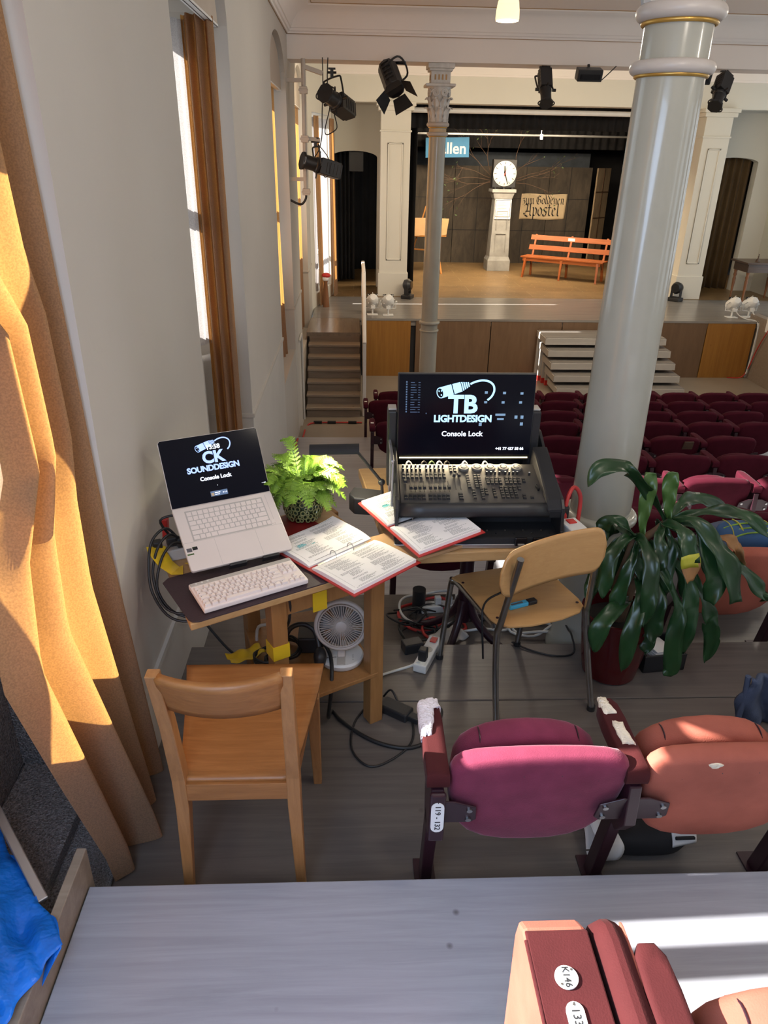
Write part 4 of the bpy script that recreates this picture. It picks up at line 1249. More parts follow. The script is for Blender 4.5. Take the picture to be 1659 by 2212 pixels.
# ================================================================ theatre seats
PITCH = 0.54
def mirror(half):
    return half + [(-x, y) for x, y in half[::-1] if x > 1e-6]
BACK = mirror([(0.0, 0.0), (0.07, 0.004), (0.13, 0.022), (0.175, 0.055), (0.205, 0.10), (0.224, 0.16), (0.234, 0.22), (0.238, 0.28), (0.238, 0.325), (0.230, 0.355), (0.212, 0.375), (0.18, 0.386), (0.12, 0.392), (0.06, 0.395)] + [(0.0, 0.396)])
PAN = mirror([(0.0, 0.0), (0.08, 0.0), (0.15, 0.01), (0.19, 0.035), (0.205, 0.08), (0.208, 0.16), (0.205, 0.24), (0.19, 0.285), (0.16, 0.315), (0.12, 0.338), (0.07, 0.352)] + [(0.0, 0.358)])
F_BACK = frame((0, -0.045, 0.245), (1, 0, 0), (0, -0.085, 0.39))
F_PAN = frame((0, 0.075, 0.235), (1, 0, 0), (0, -0.06, 0.36))
ARM = [(-0.030, -0.155), (0.030, -0.155), (0.032, 0.05), (0.028, 0.11), (0.014, 0.135), (-0.014, 0.135), (-0.028, 0.11), (-0.032, 0.05)]

def standard(t, x, armmat='maroon', arm=True):
    if arm:
        G().pillow(ARM, 0.055, 0.018, Matrix.Translation((x, 0, 0.558)), steps=3).build('armrest', M[armmat], t, smooth=60)
    l = G()
    l.bar((x, 0.0, 0.0), (x, -0.075, 0.36), 0.034, 0.052, up=(0, 1, 0.2))
    l.add([(x - .017, -.155, .53), (x - .017, .02, .53), (x - .017, .0, .47), (x - .017, -.04, .33), (x - .017, -.12, .33), (x - .017, -.165, .40),
           (x + .017, -.155, .53), (x + .017, .02, .53), (x + .017, .0, .47), (x + .017, -.04, .33), (x + .017, -.12, .33), (x + .017, -.165, .40)],
          [(0, 1, 2, 3, 4, 5), (11, 10, 9, 8, 7, 6), (0, 6, 7, 1), (1, 7, 8, 2), (2, 8, 9, 3), (3, 9, 10, 4), (4, 10, 11, 5), (5, 11, 6, 0)])
    l = l.build('leg', M['seat_metal'], t, bevel=0.004)
    G().bb((x - 0.032, -0.075, 0), (x + 0.032, 0.06, 0.007)).build('foot_plate', M['seat_metal'], l)
    return l

def bracket(t, x, s):
    """plate from the standard at x onto the backrest; s=+1 when the seat lies towards +x"""
    y, z = -0.135, 0.435
    fm = frame((x + s * 0.01, y - 0.003, z), (1, 0, 0), (0, -0.085, 0.39))
    p = [(0, -0.045), (0, 0.055), (0.035, 0.055), (0.095, 0.028), (0.10, -0.03), (0.085, -0.045)]
    if s < 0:
        p = [(-a, b) for a, b in p[::-1]]
    b = G().prism(p, 0.0, 0.006, fm).build('bracket', M['seat_metal'], t, bevel=0.002)
    for q in (0.018, -0.026):
        G().cyl(fm @ Vector((s * 0.078, q, 0.0)), fm @ Vector((s * 0.078, q, 0.011)), 0.008, n=8).build('bolt', M['steel'], b)

def make_seat(label, x, y, z, mat='maroon', group=None, armmat='maroon', open_pan=False, seams=False):
    t = thing('theatre_seat', label, 'theatre seat', (x, y, z), group=group)
    b = G().pillow(BACK, 0.062, 0.026, F_BACK, dome=0.012).build('backrest', M[mat], t, smooth=60)
    if open_pan:
        fm = frame((0, 0.03, 0.335), (1, 0, 0), (0, 0.36, 0.03))
    else:
        fm = F_PAN
    p = G().pillow(PAN, 0.085, 0.030, fm, dome=0.008).build('seat_pan', M[mat], t, smooth=60)
    if seams:
        for fm2, hh, w, par, th in ((F_BACK, 0.392, 0.13, b, 0.031), (fm, 0.350, 0.12, p, 0.0425)):
            for k in (-1.15, -0.38, 0.38, 1.15):
                xx = k * w
                top = hh - 0.10 * (abs(xx) / 0.2) ** 3 * 0.6
                g = G()
                g.tube([fm2 @ Vector((xx, top - 0.05, -th - 0.004)), fm2 @ Vector((xx, top - 0.008, -th * 0.6)), fm2 @ Vector((xx, top + 0.001, 0)), fm2 @ Vector((xx, top - 0.008, th * 0.6)), fm2 @ Vector((xx, top - 0.05, th + 0.004))], 0.0022, 5, 3)
                g.build('seam', M['seat_metal'], par)
    standard(t, -PITCH / 2, armmat)
    bracket(t, -PITCH / 2, 1); bracket(t, PITCH / 2, -1)
    return t

ORD = ['', 'first', 'second', 'third', 'fourth', 'fifth', 'sixth', 'seventh', 'eighth', 'ninth', 'tenth', 'eleventh', 'twelfth']
ROWS = [  # floor z, feet y, one seat centre
    ('front', -1.50, 9.66, 4.47), ('second', -1.36, 8.82, 4.20), ('third', -1.20, 7.94, 3.93), ('fourth', -1.06, 7.15, 3.70),
    ('fifth', -0.95, 6.42, 3.01), ('sixth', -0.84, 5.68, 2.76), ('seventh', -0.58, 4.60, 1.42), ('eighth', -0.33, 3.56, 0.49)]
proto = None
ends = []
for r, (rn, z, y, xc) in enumerate(ROWS):
    x = xc
    while x - PITCH > 0.38:
        x -= PITCH
    k = 1
    last = None
    if rn == 'front':
        x = 0.57
    while x < min(0.565 * y + 0.45, 6.75):
        if k <= 12:
            lab = 'maroon theatre seat, %s from the aisle, in the %s row from the stage' % (ORD[k], rn)
            grp = 'maroon theatre seats in the %s row from the stage' % rn
            if proto is None:
                proto = make_seat(lab, x, y, z, group=grp); s = proto
            else:
                s = copy_tree(proto); s.location = (x, y, z); s['label'] = lab; s['group'] = grp
            if k == 1:
                ends.append(s)
            last = s
        x += PITCH; k += 1
        if rn == 'front' and k == 2:
            x = xc - 5 * PITCH         # the slim column takes the place of a seat here
for s in ends:      # number plates on the aisle ends
    G().bb((-PITCH / 2 - 0.016, -0.05, 0.585), (-PITCH / 2 + 0.016, -0.015, 0.588)).build('number_plate', M['white'], s)
# a faded cloth patch on one backrest of the fifth row
for o in list(COL.objects):
    if o.get('label', '').startswith('maroon theatre seat, fifth from the aisle, in the fifth row'):
        G().prism([(0.06, 0.29), (0.16, 0.29), (0.16, 0.37), (0.07, 0.37)], 0.034, 0.045, F_BACK).build('patch', M['dark_wood'], o, bevel=0.002)
        o['label'] = 'maroon theatre seat with a faded square patch on its back, in the fifth row'

# the row behind the plant: one seat folded down with bags on it
s1 = make_seat('rust coloured theatre seat behind the potted plant, folded down under a backpack', 1.72, 2.86, -0.16, 'rust', 'seats in the row behind the potted plant', open_pan=True)
s2 = make_seat('theatre seat beside the one holding the backpack, nearer the side of the hall', 2.26, 2.86, -0.16, 'maroon', 'seats in the row behind the potted plant')

# the near row of seats with torn armrests
JY, JZ = 1.515, 0.0
j1 = make_seat('plum theatre seat at the row end, sun patch along its back', 0.485, JY, JZ, 'plum', 'near seats with torn armrests', armmat='dark_red', seams=True)
j2 = make_seat('faded red theatre seat next to the plum one', 1.005, JY, JZ, 'rust', 'near seats with torn armrests', armmat='dark_red', seams=True)
for o in (j2,):
    pass
standard(j2, PITCH / 2 - 0.015, 'dark_red')
# torn armrest covers
def torn(t, pts, z0, z1, mat, nm, seed):
    rg = random.Random(seed)
    poly = []
    n = len(pts)
    for i in range(n):
        a, b = Vector(pts[i]), Vector(pts[(i + 1) % n])
        for k in range(5):
            p = a.lerp(b, k / 5)
            poly.append((p.x + rg.uniform(-.003, .003), p.y + rg.uniform(-.004, .004)))
    return G().pillow(poly, z1 - z0, (z1 - z0) * 0.45, Matrix.Translation((0, 0, (z0 + z1) / 2)), dome=0.004, steps=3).build(nm, M[mat], t, smooth=70)
xa = -PITCH / 2
torn(j1, [(xa - 0.033, -0.02), (xa - 0.008, -0.015), (xa + 0.006, 0.04), (xa + 0.010, 0.09), (xa + 0.030, 0.10), (xa + 0.026, 0.13), (xa, 0.142), (xa - 0.034, 0.12), (xa - 0.038, 0.06)], 0.555, 0.594, 'wadding', 'bare_wadding', 3)
torn(j2, [(xa - 0.014, -0.06), (xa + 0.020, -0.06), (xa + 0.014, 0.03), (xa - 0.016, 0.03)], 0.572, 0.592, 'foam', 'bare_foam', 5)
torn(j2, [(xa - 0.028, 0.06), (xa + 0.012, 0.06), (xa + 0.004, 0.08), (xa - 0.002, 0.13), (xa - 0.026, 0.13)], 0.572, 0.592, 'foam', 'bare_foam', 6)
g = G().prism([(-0.075 + 0.017 * math.cos(a) * (1 + 0.3 * math.sin(3 * a)), 0.372 + 0.010 * math.sin(a)) for a in [2 * PI * k / 14 for k in range(14)]], 0.020, 0.034, F_BACK).build('torn_spot', M['foam'], j2)
# number plate of the row end
def capsule(w, h, n=8):
    r = h / 2
    return [(w / 2 - r + r * math.cos(a), r * math.sin(a)) for a in [-PI / 2 + PI * k / n for k in range(n + 1)]] + [(-w / 2 + r + r * math.cos(a), r * math.sin(a)) for a in [PI / 2 + PI * k / n for k in range(n + 1)]]
fp = frame((xa, -0.172, 0.455), (0, -0.07, -1), (1, 0, 0))
G().bb((xa - 0.021, -0.170, 0.36), (xa + 0.021, -0.155, 0.53)).build('end_cover', M['seat_metal'], j1, bevel=0.006)
pl = G().prism(capsule(0.098, 0.034), 0.0, 0.003, fp).build('number_plate', M['white'], j1)
text_obj('\u00b7 119 - 132 \u00b7', 0.021, fp @ Matrix.Translation((0, 0, 0.0035)), M['black'], parent=pl)

# ------------------------------------------------ seats on the nearest tier
KY, KZ = 0.63, 0.17
k1 = make_seat('faded red theatre seat at the picture corner, on the nearest tier beside numbered end seat', 0.785, KY + 0.04, KZ, 'rust', seams=True)
for ch in list(k1.children):
    if ch.name.startswith('armrest'):
        bpy.data.objects.remove(ch)
G().pillow([(a * 1.0, b) for a, b in ARM], 0.07, 0.02, Matrix.Translation((xa, 0, 0.555)), steps=3).build('armrest', M['dark_red'], k1, smooth=60)
t = thing('end_seat', 'padded narrow end seat with white plate K146 on the nearest tier', 'theatre seat', (0.36, 0.60, KZ))
prof = [(-0.34, 0.0), (0.235, 0.0), (0.262, 0.05), (0.285, 0.50), (0.275, 0.545), (0.245, 0.57), (-0.34, 0.57)]
Mx = Matrix(((0, 0, 1, 0), (1, 0, 0, 0), (0, 1, 0, 0), (0, 0, 0, 1)))
G().prism(prof, -0.055, 0.06, Mx).build('side_panel', M['rust'], t, bevel=0.008)  # sun-lit side: its light is put into the paler colour
G().prism([(-0.34, 0.55), (0.225, 0.55), (0.25, 0.535), (0.272, 0.50), (0.283, 0.42), (0.289, 0.42), (0.280, 0.51), (0.255, 0.555), (0.235, 0.574), (-0.34, 0.574)], -0.052, 0.062, Mx).build('cover', M['dark_red'], t, bevel=0.012)
G().tube([(-0.054, -0.34, 0.572), (-0.054, 0.0, 0.572), (-0.054, 0.22, 0.571)], 0.0035, 6).build('piping', M['dark_red'], t, smooth=60)
cu = [(-0.34, 0.0), (0.20, 0.0), (0.26, 0.10), (0.288, 0.46), (0.286, 0.50), (0.278, 0.535), (0.262, 0.565), (0.238, 0.585), (0.205, 0.592), (-0.34, 0.592)]
G().prism(cu, 0.072, 0.128, Mx).build('cushion', M['dark_red'], t, bevel=0.022, smooth=55)
G().tube([(0.126, -0.34, 0.578), (0.126, 0.19, 0.578), (0.126, 0.24, 0.562), (0.126, 0.27, 0.52), (0.126, 0.28, 0.45)], 0.0035, 6).build('piping', M['rust'], t, smooth=60)
def plate(txt, y, w, h, ts):
    fp = frame((0.0, y, 0.576), (0, -1, 0), (1, 0, 0))
    if w == h:
        poly = [(w / 2 * math.cos(a), w / 2 * math.sin(a)) for a in [2 * PI * k / 28 for k in range(28)]]
    else:
        poly = capsule(w, h)
    p = G().prism(poly, 0.0, 0.003, fp).build('number_plate', M['white'], t)
    text_obj(txt, ts, fp @ Matrix.Translation((0, 0, 0.0036)), M['black'], parent=p)
    g = G()
    for q in (-1, 1):
        xx = q * (w * 0.30 if w == h else w * 0.44)
        g.cyl(fp @ Vector((xx, -q * (0.011 if w == h else 0), 0.003)), fp @ Vector((xx, -q * (0.011 if w == h else 0), 0.0045)), 0.0022, n=8)
    g.build('rivet', M['steel'], p)
plate('K146', 0.150, 0.040, 0.040, 0.0165)
plate('\u00b7 133 - 146 \u00b7', 0.063, 0.095, 0.030, 0.019)
g = G(); g.bb((0.02, 0.02, 0.0), (0.06, 0.08, 0.3)); g.build('leg', M['seat_metal'], t)

# curb and rough black case beside the tier
structure(G().add([(-0.765, -0.9, 0.0), (-0.738, -0.9, 0.0), (-0.738, 1.42, 0.0), (-0.765, 1.42, 0.0), (-0.765, -0.9, 0.275), (-0.738, -0.9, 0.275), (-0.738, 1.42, 0.275), (-0.765, 1.42, 0.275)],
   [(3, 2, 1, 0), (4, 5, 6, 7), (0, 1, 5, 4), (1, 2, 6, 5), (2, 3, 7, 6), (3, 0, 4, 7)]).build('trim_7', M['step_wood'], bevel=0.003))
# ================================================================ lights under the beam
def profile_spot(name, label, lens, rear, hang, r=0.075, square=True):
    """lens, rear: the two ends of the barrel; hang: the point the yoke hangs from"""
    lens, rear, hang = Vector(lens), Vector(rear), Vector(hang)
    t = thing(name, label, 'stage light', tuple(hang), group='black stage lights under the beam', room=True)
    d = (rear - lens).normalized(); L = (rear - lens).length
    up = (hang - (lens + rear) / 2); up = (up - d * up.dot(d)).normalized()
    sd_ = d.cross(up)
    Mx = Matrix((sd_, up, d)).transposed().to_4x4(); Mx.translation = lens
    g = G()
    g.lathe([(r * 0.80, 0.02), (r, 0.03), (r, L * 0.34), (r * 1.12, L * 0.36), (r * 1.12, L * 0.42), (r * 0.95, L * 0.45)], n=24, M=Mx)
    g.build('barrel', M['black_plastic'], t, smooth=40)
    g = G()
    g.lathe([(r * 1.30, -0.005), (r * 1.34, 0.008), (r * 1.30, 0.024), (r * 1.02, 0.03)], n=8, M=Mx @ Matrix.Rotation(PI / 8, 4, 'Z'))
    for s_ in (-1, 1):
        g.tube([Mx @ Vector((s_ * r * 1.2, -r * .5, 0.01)), Mx @ Vector((s_ * r * 1.5, -r * .2, 0.01)), Mx @ Vector((s_ * r * 1.5, r * .2, 0.01)), Mx @ Vector((s_ * r * 1.2, r * .5, 0.01))], 0.007, 6, 3)
    g.build('colour_frame', M['black_plastic'], t)
    G().lathe([(r * 0.9, 0.012), (r * 0.9, 0.018)], n=24, M=Mx).build('lens', M['black_gloss'], t)
    g = G()
    w = r * 1.12
    g.box((0, 0, L * 0.70), (2 * w, 2 * w, L * 0.52), Mx)
    g.box((0, w * 0.85, L * 0.68), (w * 1.2, w * 0.5, L * 0.40), Mx)
    for k in range(4):
        g.box((0, 0, L * (0.60 + k * 0.09)), (2.14 * w, 1.4 * w, 0.012), Mx)
    g.build('lamp_house', M['black_plastic'], t, bevel=0.012)
    g = G(); g.box((0, -w * 0.2, L * 0.98), (w * 1.5, w * 1.5, 0.03), Mx)
    for s_ in (-1, 1):
        g.cyl(Mx @ Vector((s_ * w * 0.9, -w * 0.8, L * 0.97)), Mx @ Vector((s_ * w * 0.9, w * 0.8, L * 0.97)), 0.011, n=8)
    g.build('rear_cap', M['black_plastic'], t, bevel=0.004)
    c = Mx @ Vector((0, 0, L * 0.42))
    wd = r * 1.45
    a = sd_
    top = hang - Vector((0, 0, 0.10))
    G().tube([c + a * wd, c + a * wd + (top - c) * 0.82, c + a * wd * 0.75 + (top - c), c - a * wd * 0.75 + (top - c), c - a * wd + (top - c) * 0.82, c - a * wd], 0.010, 8, 3).build('yoke', M['black_plastic'], t, smooth=60)
    g = G()
    for s_ in (-1, 1):
        g.cyl(c + a * (s_ * wd * 0.9), c + a * (s_ * wd * 1.35), 0.017, n=10)
    g.cyl(c + up * r, c + up * r * 2.0, 0.009, n=8); g.cyl(c - up * r, c - up * r * 1.9, 0.009, n=8)
    g.build('lock_knob', M['black_plastic'], t, smooth=40)
    g = G(); g.box(tuple(hang - Vector((0, 0, 0.055))), (0.035, 0.03, 0.09)); g.cyl(hang - Vector((0.05, 0, 0.045)), hang - Vector((-0.05, 0, 0.045)), 0.012, n=8); g.box(tuple(hang - Vector((0, 0, 0.008))), (0.08, 0.05, 0.016))
    g.build('clamp', M['black_plastic'], t)
    return t
profile_spot('profile_spotlight', 'black profile spotlight hanging under the beam beside the grey wall pipe', (-0.31, 9.15, 2.60), (-0.035, 9.55, 2.44), (-0.235, 9.42, 2.86), 0.078)
profile_spot('profile_spotlight', 'lower black profile spotlight carried by the bracket of the grey wall pipe', (-0.585, 9.25, 1.93), (-0.16, 9.42, 1.815), (-0.43, 9.33, 2.17), 0.075)
profile_spot('profile_spotlight', 'black spotlight under the beam pointing straight down above the banner', (2.185, 9.35, 2.55), (2.19, 9.62, 2.90), (2.19, 9.72, 2.95), 0.06)
profile_spot('profile_spotlight', 'black spotlight under the beam near the brown curtained doorway, tilted', (4.13, 9.35, 2.56), (4.30, 9.60, 2.88), (4.33, 9.72, 2.95), 0.065)

# fresnel with barn doors
t = thing('fresnel_spotlight', 'black spotlight with open barn doors hanging under the beam by the slim column', 'stage light', (0.42, 9.6, 2.95), group='black stage lights under the beam', room=True)
a0 = Vector((0.385, 9.62, 2.90)); a1 = Vector((0.49, 9.28, 2.60)); d = (a1 - a0).normalized()
up = Vector((0.6, 0.5, 1)); up = (up - d * up.dot(d)).normalized(); sx = up.cross(d)
Mx = Matrix((sx, up, d)).transposed().to_4x4(); Mx.translation = a0
L = (a1 - a0).length
g = G(); g.lathe([(0.06, -0.02), (0.105, 0.0), (0.115, 0.05), (0.115, L * 0.8), (0.095, L * 0.82)], n=10, M=Mx)
for k in range(5):
    g.box((0, 0, 0.06 + k * 0.06), (0.25, 0.10, 0.012), Mx)
g.build('housing', M['black_plastic'], t, bevel=0.006)
G().lathe([(0.085, L * 0.82), (0.085, L * 0.84)], n=20, M=Mx).build('lens', M['black_gloss'], t)
for ang, sp in ((0, 35), (90, 20), (180, 50), (270, 25)):
    Q = Mx @ Matrix.Translation((0, 0, L * 0.83)) @ Matrix.Rotation(math.radians(ang), 4, 'Z') @ Matrix.Translation((0, 0.10, 0)) @ Matrix.Rotation(math.radians(-sp), 4, 'X')
    G().prism([(-0.075, 0.0), (0.075, 0.0), (0.11, 0.16), (-0.11, 0.16)], -0.002, 0.002, Q @ Matrix(((1, 0, 0, 0), (0, 0, -1, 0), (0, 1, 0, 0), (0, 0, 0, 1)))).build('barn_door', M['black'], t)
G().tube([Mx @ Vector((0.14, 0, 0.14)), Mx @ Vector((0.14, 0.16, 0.12)), Mx @ Vector((0, 0.2, 0.1)), Mx @ Vector((-0.14, 0.16, 0.12)), Mx @ Vector((-0.14, 0, 0.14))], 0.011, 8).build('yoke', M['black_plastic'], t)
G().cyl(Mx @ Vector((0, 0.2, 0.1)), (0.45, 9.66, 2.95), 0.02, n=10).build('clamp', M['black_plastic'], t)

def flood(x, y, label, cab=True):
    t = thing('floodlight', label, 'stage light', (x, y, 2.95), group='black stage lights under the beam', room=True)
    Q = Matrix.Translation((x, y, 2.855)) @ Matrix.Rotation(0.3, 4, 'X')
    G().box((0, 0, 0), (0.28, 0.14, 0.12), Q).build('housing', M['black_plastic'], t, bevel=0.01)
    G().box((0, -0.075, -0.01), (0.22, 0.012, 0.05), Q).build('lens', M['black_gloss'], t)
    G().cyl((x, y + 0.02, 2.86), (x, y + 0.06, 2.955), 0.016, n=8).build('clamp', M['black_plastic'], t)
    if cab:
        G().tube([(x + 0.10, y, 2.80), (x + 0.13, y, 2.79), (x + 0.2, y + 0.03, 2.84), (x + 0.33, y + 0.1, 2.95)], 0.006, 6).build('cord', M['cable_black'], t)
flood(2.66, 9.45, 'small black floodlight under the beam between spotlight and big column')
flood(3.93, 9.5, 'small black floodlight peeping out behind the big column', False)

# pipe on the wall
t = thing('wall_pipe', 'vertical grey pipe on brackets in front of the window wall under the beam', 'pipe', (-0.55, 9.3, 1.6), room=True)
G().cyl((-0.555, 9.3, 1.60), (-0.545, 9.3, 2.93), 0.024, n=14).build('pipe', M['grey_metal'], t, smooth=40)
g = G()
for z in (2.725, 1.735):
    g.bb((XW, 9.28, z - 0.02), (-0.56, 9.32, z + 0.02))
g.build('wall_bracket', M['grey_metal'], t)
for z in (2.63, 2.15, 1.60):
    c = G(); c.bb((-0.59, 9.255, z - 0.035), (-0.505, 9.345, z + 0.035)); c.bb((-0.60, 9.25, z - 0.012), (-0.495, 9.26, z + 0.012))
    c.build('pipe_clamp', M['grey_metal'], t, bevel=0.004)
G().bar((-0.56, 9.3, 2.86), (-0.34, 9.36, 2.80), 0.05, 0.045).build('outrigger', M['grey_metal'], t, bevel=0.004)
G().bar((-0.54, 9.3, 2.155), (-0.38, 9.34, 2.145), 0.05, 0.04).build('outrigger', M['grey_metal'], t, bevel=0.004)
G().tube([(-0.552, 9.3, 1.585), (-0.555, 9.3, 1.53), (-0.60, 9.3, 1.47), (-0.66, 9.3, 1.475), (-0.735, 9.3, 1.51)], 0.013, 8).build('conduit', M['black_plastic'], t, smooth=60)
for pts, lab in (([(-0.335, 9.36, 2.95), (-0.335, 9.36, 2.7), (-0.35, 9.36, 2.4), (-0.355, 9.36, 2.2), (-0.39, 9.36, 2.05), (-0.45, 9.36, 1.96)], 'thin black cable dropping from the beam to the lower profile spotlight'),
                 ([(-0.275, 9.36, 2.95), (-0.285, 9.36, 2.72), (-0.26, 9.4, 2.5), (-0.31, 9.38, 2.30), (-0.32, 9.38, 2.22), (-0.29, 9.38, 2.20), (-0.20, 9.38, 2.25), (-0.185, 9.38, 2.30), (-0.215, 9.40, 2.42), (-0.20, 9.42, 2.50)], 'thin black cable looping below the upper profile spotlight')):
    tag(G().tube(pts, 0.006, 6).build('lamp_cable', M['cable_black'], smooth=60), lab, 'cable')
tag(G().tube([(-0.40, 9.34, 2.10), (-0.36, 9.34, 1.85), (-0.33, 9.3, 1.76), (-0.28, 9.28, 1.80), (-0.28, 9.3, 1.95), (-0.40, 9.34, 2.1)], 0.005, 6).build('safety_wire', M['cable_black'], smooth=60), 'safety wire looped around the lower profile spotlight', 'wire')

# pendant lamp
t = thing('pendant_lamp', 'lit frosted glass pendant lamp hanging from the ceiling', 'lamp', (1.07, 6.0, 2.85), room=True)
G().lathe([(0.0, 0.0), (0.078, 0.0), (0.082, 0.012), (0.080, 0.06), (0.072, 0.11), (0.055, 0.16), (0.03, 0.19)], (1.07, 6.0, 2.85), 28).build('lamp_shade', M['lamp_glass'], t, smooth=60)
G().lathe([(0.033, 0.185), (0.033, 0.25), (0.008, 0.27)], (1.07, 6.0, 2.85), 18).build('socket', M['white'], t, smooth=40)
G().cyl((1.07, 6.0, 3.1), (1.07, 6.0, 3.43), 0.006, n=8).build('cord', M['white'], t)

# tape band marker: conduit along the niche and stairs
tag(G().tube([(-0.713, 9.62, -0.22), (-0.713, 9.9, -0.20), (-0.713, 10.05, -0.26), (-0.713, 10.08, -0.7), (-0.713, 10.08, -1.45)], 0.016, 8).build('conduit', M['plaster_low'], smooth=60), 'pale pipe bending down the wall beside the stair foot', 'pipe')
t = thing('floor_cable', 'red cable taped across the foot of the stairs and along the wall', 'cable', (-0.4, 10.0, -1.49), room=True)
G().tube([(0.12, 10.05, -1.488), (-0.2, 10.05, -1.488), (-0.5, 10.04, -1.488), (-0.64, 9.98, -1.488), (-0.68, 9.7, -1.488), (-0.66, 9.3, -1.345), (-0.68, 8.75, -1.345), (-0.70, 8.66, -1.27), (-0.70, 8.55, -1.188), (-0.71, 7.95, -1.188), (-0.70, 7.80, -1.10), (-0.70, 7.7, -1.045)], 0.012, 6).build('cable', M['cable_red'], t, smooth=60)
for x in (-0.52, -0.32, -0.02):
    G().bb((x - 0.06, 10.02, -1.5), (x + 0.06, 10.08, -1.474)).build('tape', M['black_cloth'], t)
# ================================================================ work table by the wall
t = thing('work_table', 'small wooden table with a lower shelf standing by the window wall', 'table', (-0.2, 2.25, 0.0), room=True)
tp = [(-0.49, 1.825), (0.15, 2.19), (-0.12, 2.655), (-0.705, 2.315)]
G().prism(tp, 0.705, 0.73, Matrix.Identity(4)).build('tabletop', M['desk_top'], t, bevel=0.004)
LEGS = [(-0.26, 2.035), (0.072, 2.225), (-0.42, 2.505), (-0.10, 2.655)]
for (x, y) in LEGS:
    Mx = rz(math.radians(30), (x, y, 0))
    G().box((0, 0, 0.35), (0.056, 0.056, 0.705), Mx).build('leg', M['desk_wood'], t, bevel=0.004)
for a, b in ((0, 1), (1, 3), (3, 2), (2, 0)):
    p, q = LEGS[a], LEGS[b]
    G().bar((p[0], p[1], 0.655), (q[0], q[1], 0.655), 0.022, 0.085).build('apron', M['desk_wood'], t, bevel=0.002)
G().prism([(-0.30, 1.985), (0.09, 2.20), (-0.07, 2.66), (-0.46, 2.54)], 0.225, 0.243, Matrix.Identity(4)).build('shelf', M['desk_wood'], t, bevel=0.003)

def tape(nm, lab, g):
    o = g.build(nm, M['yellow_tape'], bevel=0.0)
    return tag(o, lab, 'tape', 'strips of yellow tape')
Mx = rz(math.radians(30), (LEGS[0][0], LEGS[0][1], 0))
g = G(); g.box((0, 0, 0.485), (0.061, 0.061, 0.055), Mx); tape('tape_strip', 'yellow tape wrapped around the near leg of the work table', g)
g = G(); p = Vector((-0.26, 2.035, 0.63)); q = Vector((0.072, 2.225, 0.63)); c = p.lerp(q, 0.42); n = Vector((0.5, -0.86, 0)).normalized()
g.bar(tuple(p.lerp(q, 0.34) + n * 0.0135), tuple(p.lerp(q, 0.48) + n * 0.0135), 0.003, 0.075); tape('tape_strip', 'yellow tape holding a cable to the apron of the work table', g)
def crumple(cx, cy, cz, w, h, a, seed):
    rg = random.Random(seed); ph = [rg.uniform(0, 6) for _ in range(4)]
    def fn(u, v):
        x, y = (u - .5) * w, (v - .5) * h
        return (cx + x * math.cos(a) - y * math.sin(a), cy + x * math.sin(a) + y * math.cos(a), cz + 0.009 * math.sin(u * 7 + ph[0]) * math.sin(v * 6 + ph[1]) + 0.006 * math.sin(u * 13 + ph[2]) + 0.012)
    return G().grid(fn, 14, 10)
def strip_tape(lab, pts, w):
    g = G()
    P = [Vector(p) for p in pts]
    vs = []
    for i, p in enumerate(P):
        d = (P[min(i + 1, len(P) - 1)] - P[max(i - 1, 0)]).normalized(); a = d.cross(Vector((0.2, 0.1, 1))).normalized()
        vs += [p - a * w / 2, p + a * w / 2]
    g.add(vs, [(2 * i, 2 * i + 1, 2 * i + 3, 2 * i + 2) for i in range(len(P) - 1)])
    o = g.build('tape_strip', M['yellow_tape'], solid=0.002)
    return tag(o, lab, 'tape', 'strips of yellow tape')
strip_tape('crumpled yellow tape holding the power strip at the wall end of the table', [(-0.675, 2.20, 0.79), (-0.668, 2.185, 0.782), (-0.655, 2.165, 0.775), (-0.635, 2.15, 0.752), (-0.60, 2.13, 0.736), (-0.575, 2.135, 0.737)], 0.065)
strip_tape('small piece of yellow tape between power strip and laptop', [(-0.565, 2.19, 0.734), (-0.545, 2.17, 0.740), (-0.515, 2.16, 0.734)], 0.035)
o = crumple(-0.42, 2.30, 0.248, 0.14, 0.07, 0.5, 4).build('tape_strip', M['yellow_tape'], smooth=60, solid=0.002)
tag(o, 'yellow tape lying on the lower shelf of the work table', 'tape', 'strips of yellow tape')

# desk mat
mp = [(-0.615, 2.085), (-0.625, 2.055), (-0.50, 1.845), (-0.485, 1.833), (-0.465, 1.835), (-0.08, 2.058), (-0.06, 2.08), (-0.19, 2.31), (-0.215, 2.318)]
o = G().prism(mp, 0.7305, 0.7345, Matrix.Identity(4)).build('desk_mat', M['mat_dark'], bevel=0.001)
tag(o, 'dark brown desk mat under the cream keyboard', 'mat')

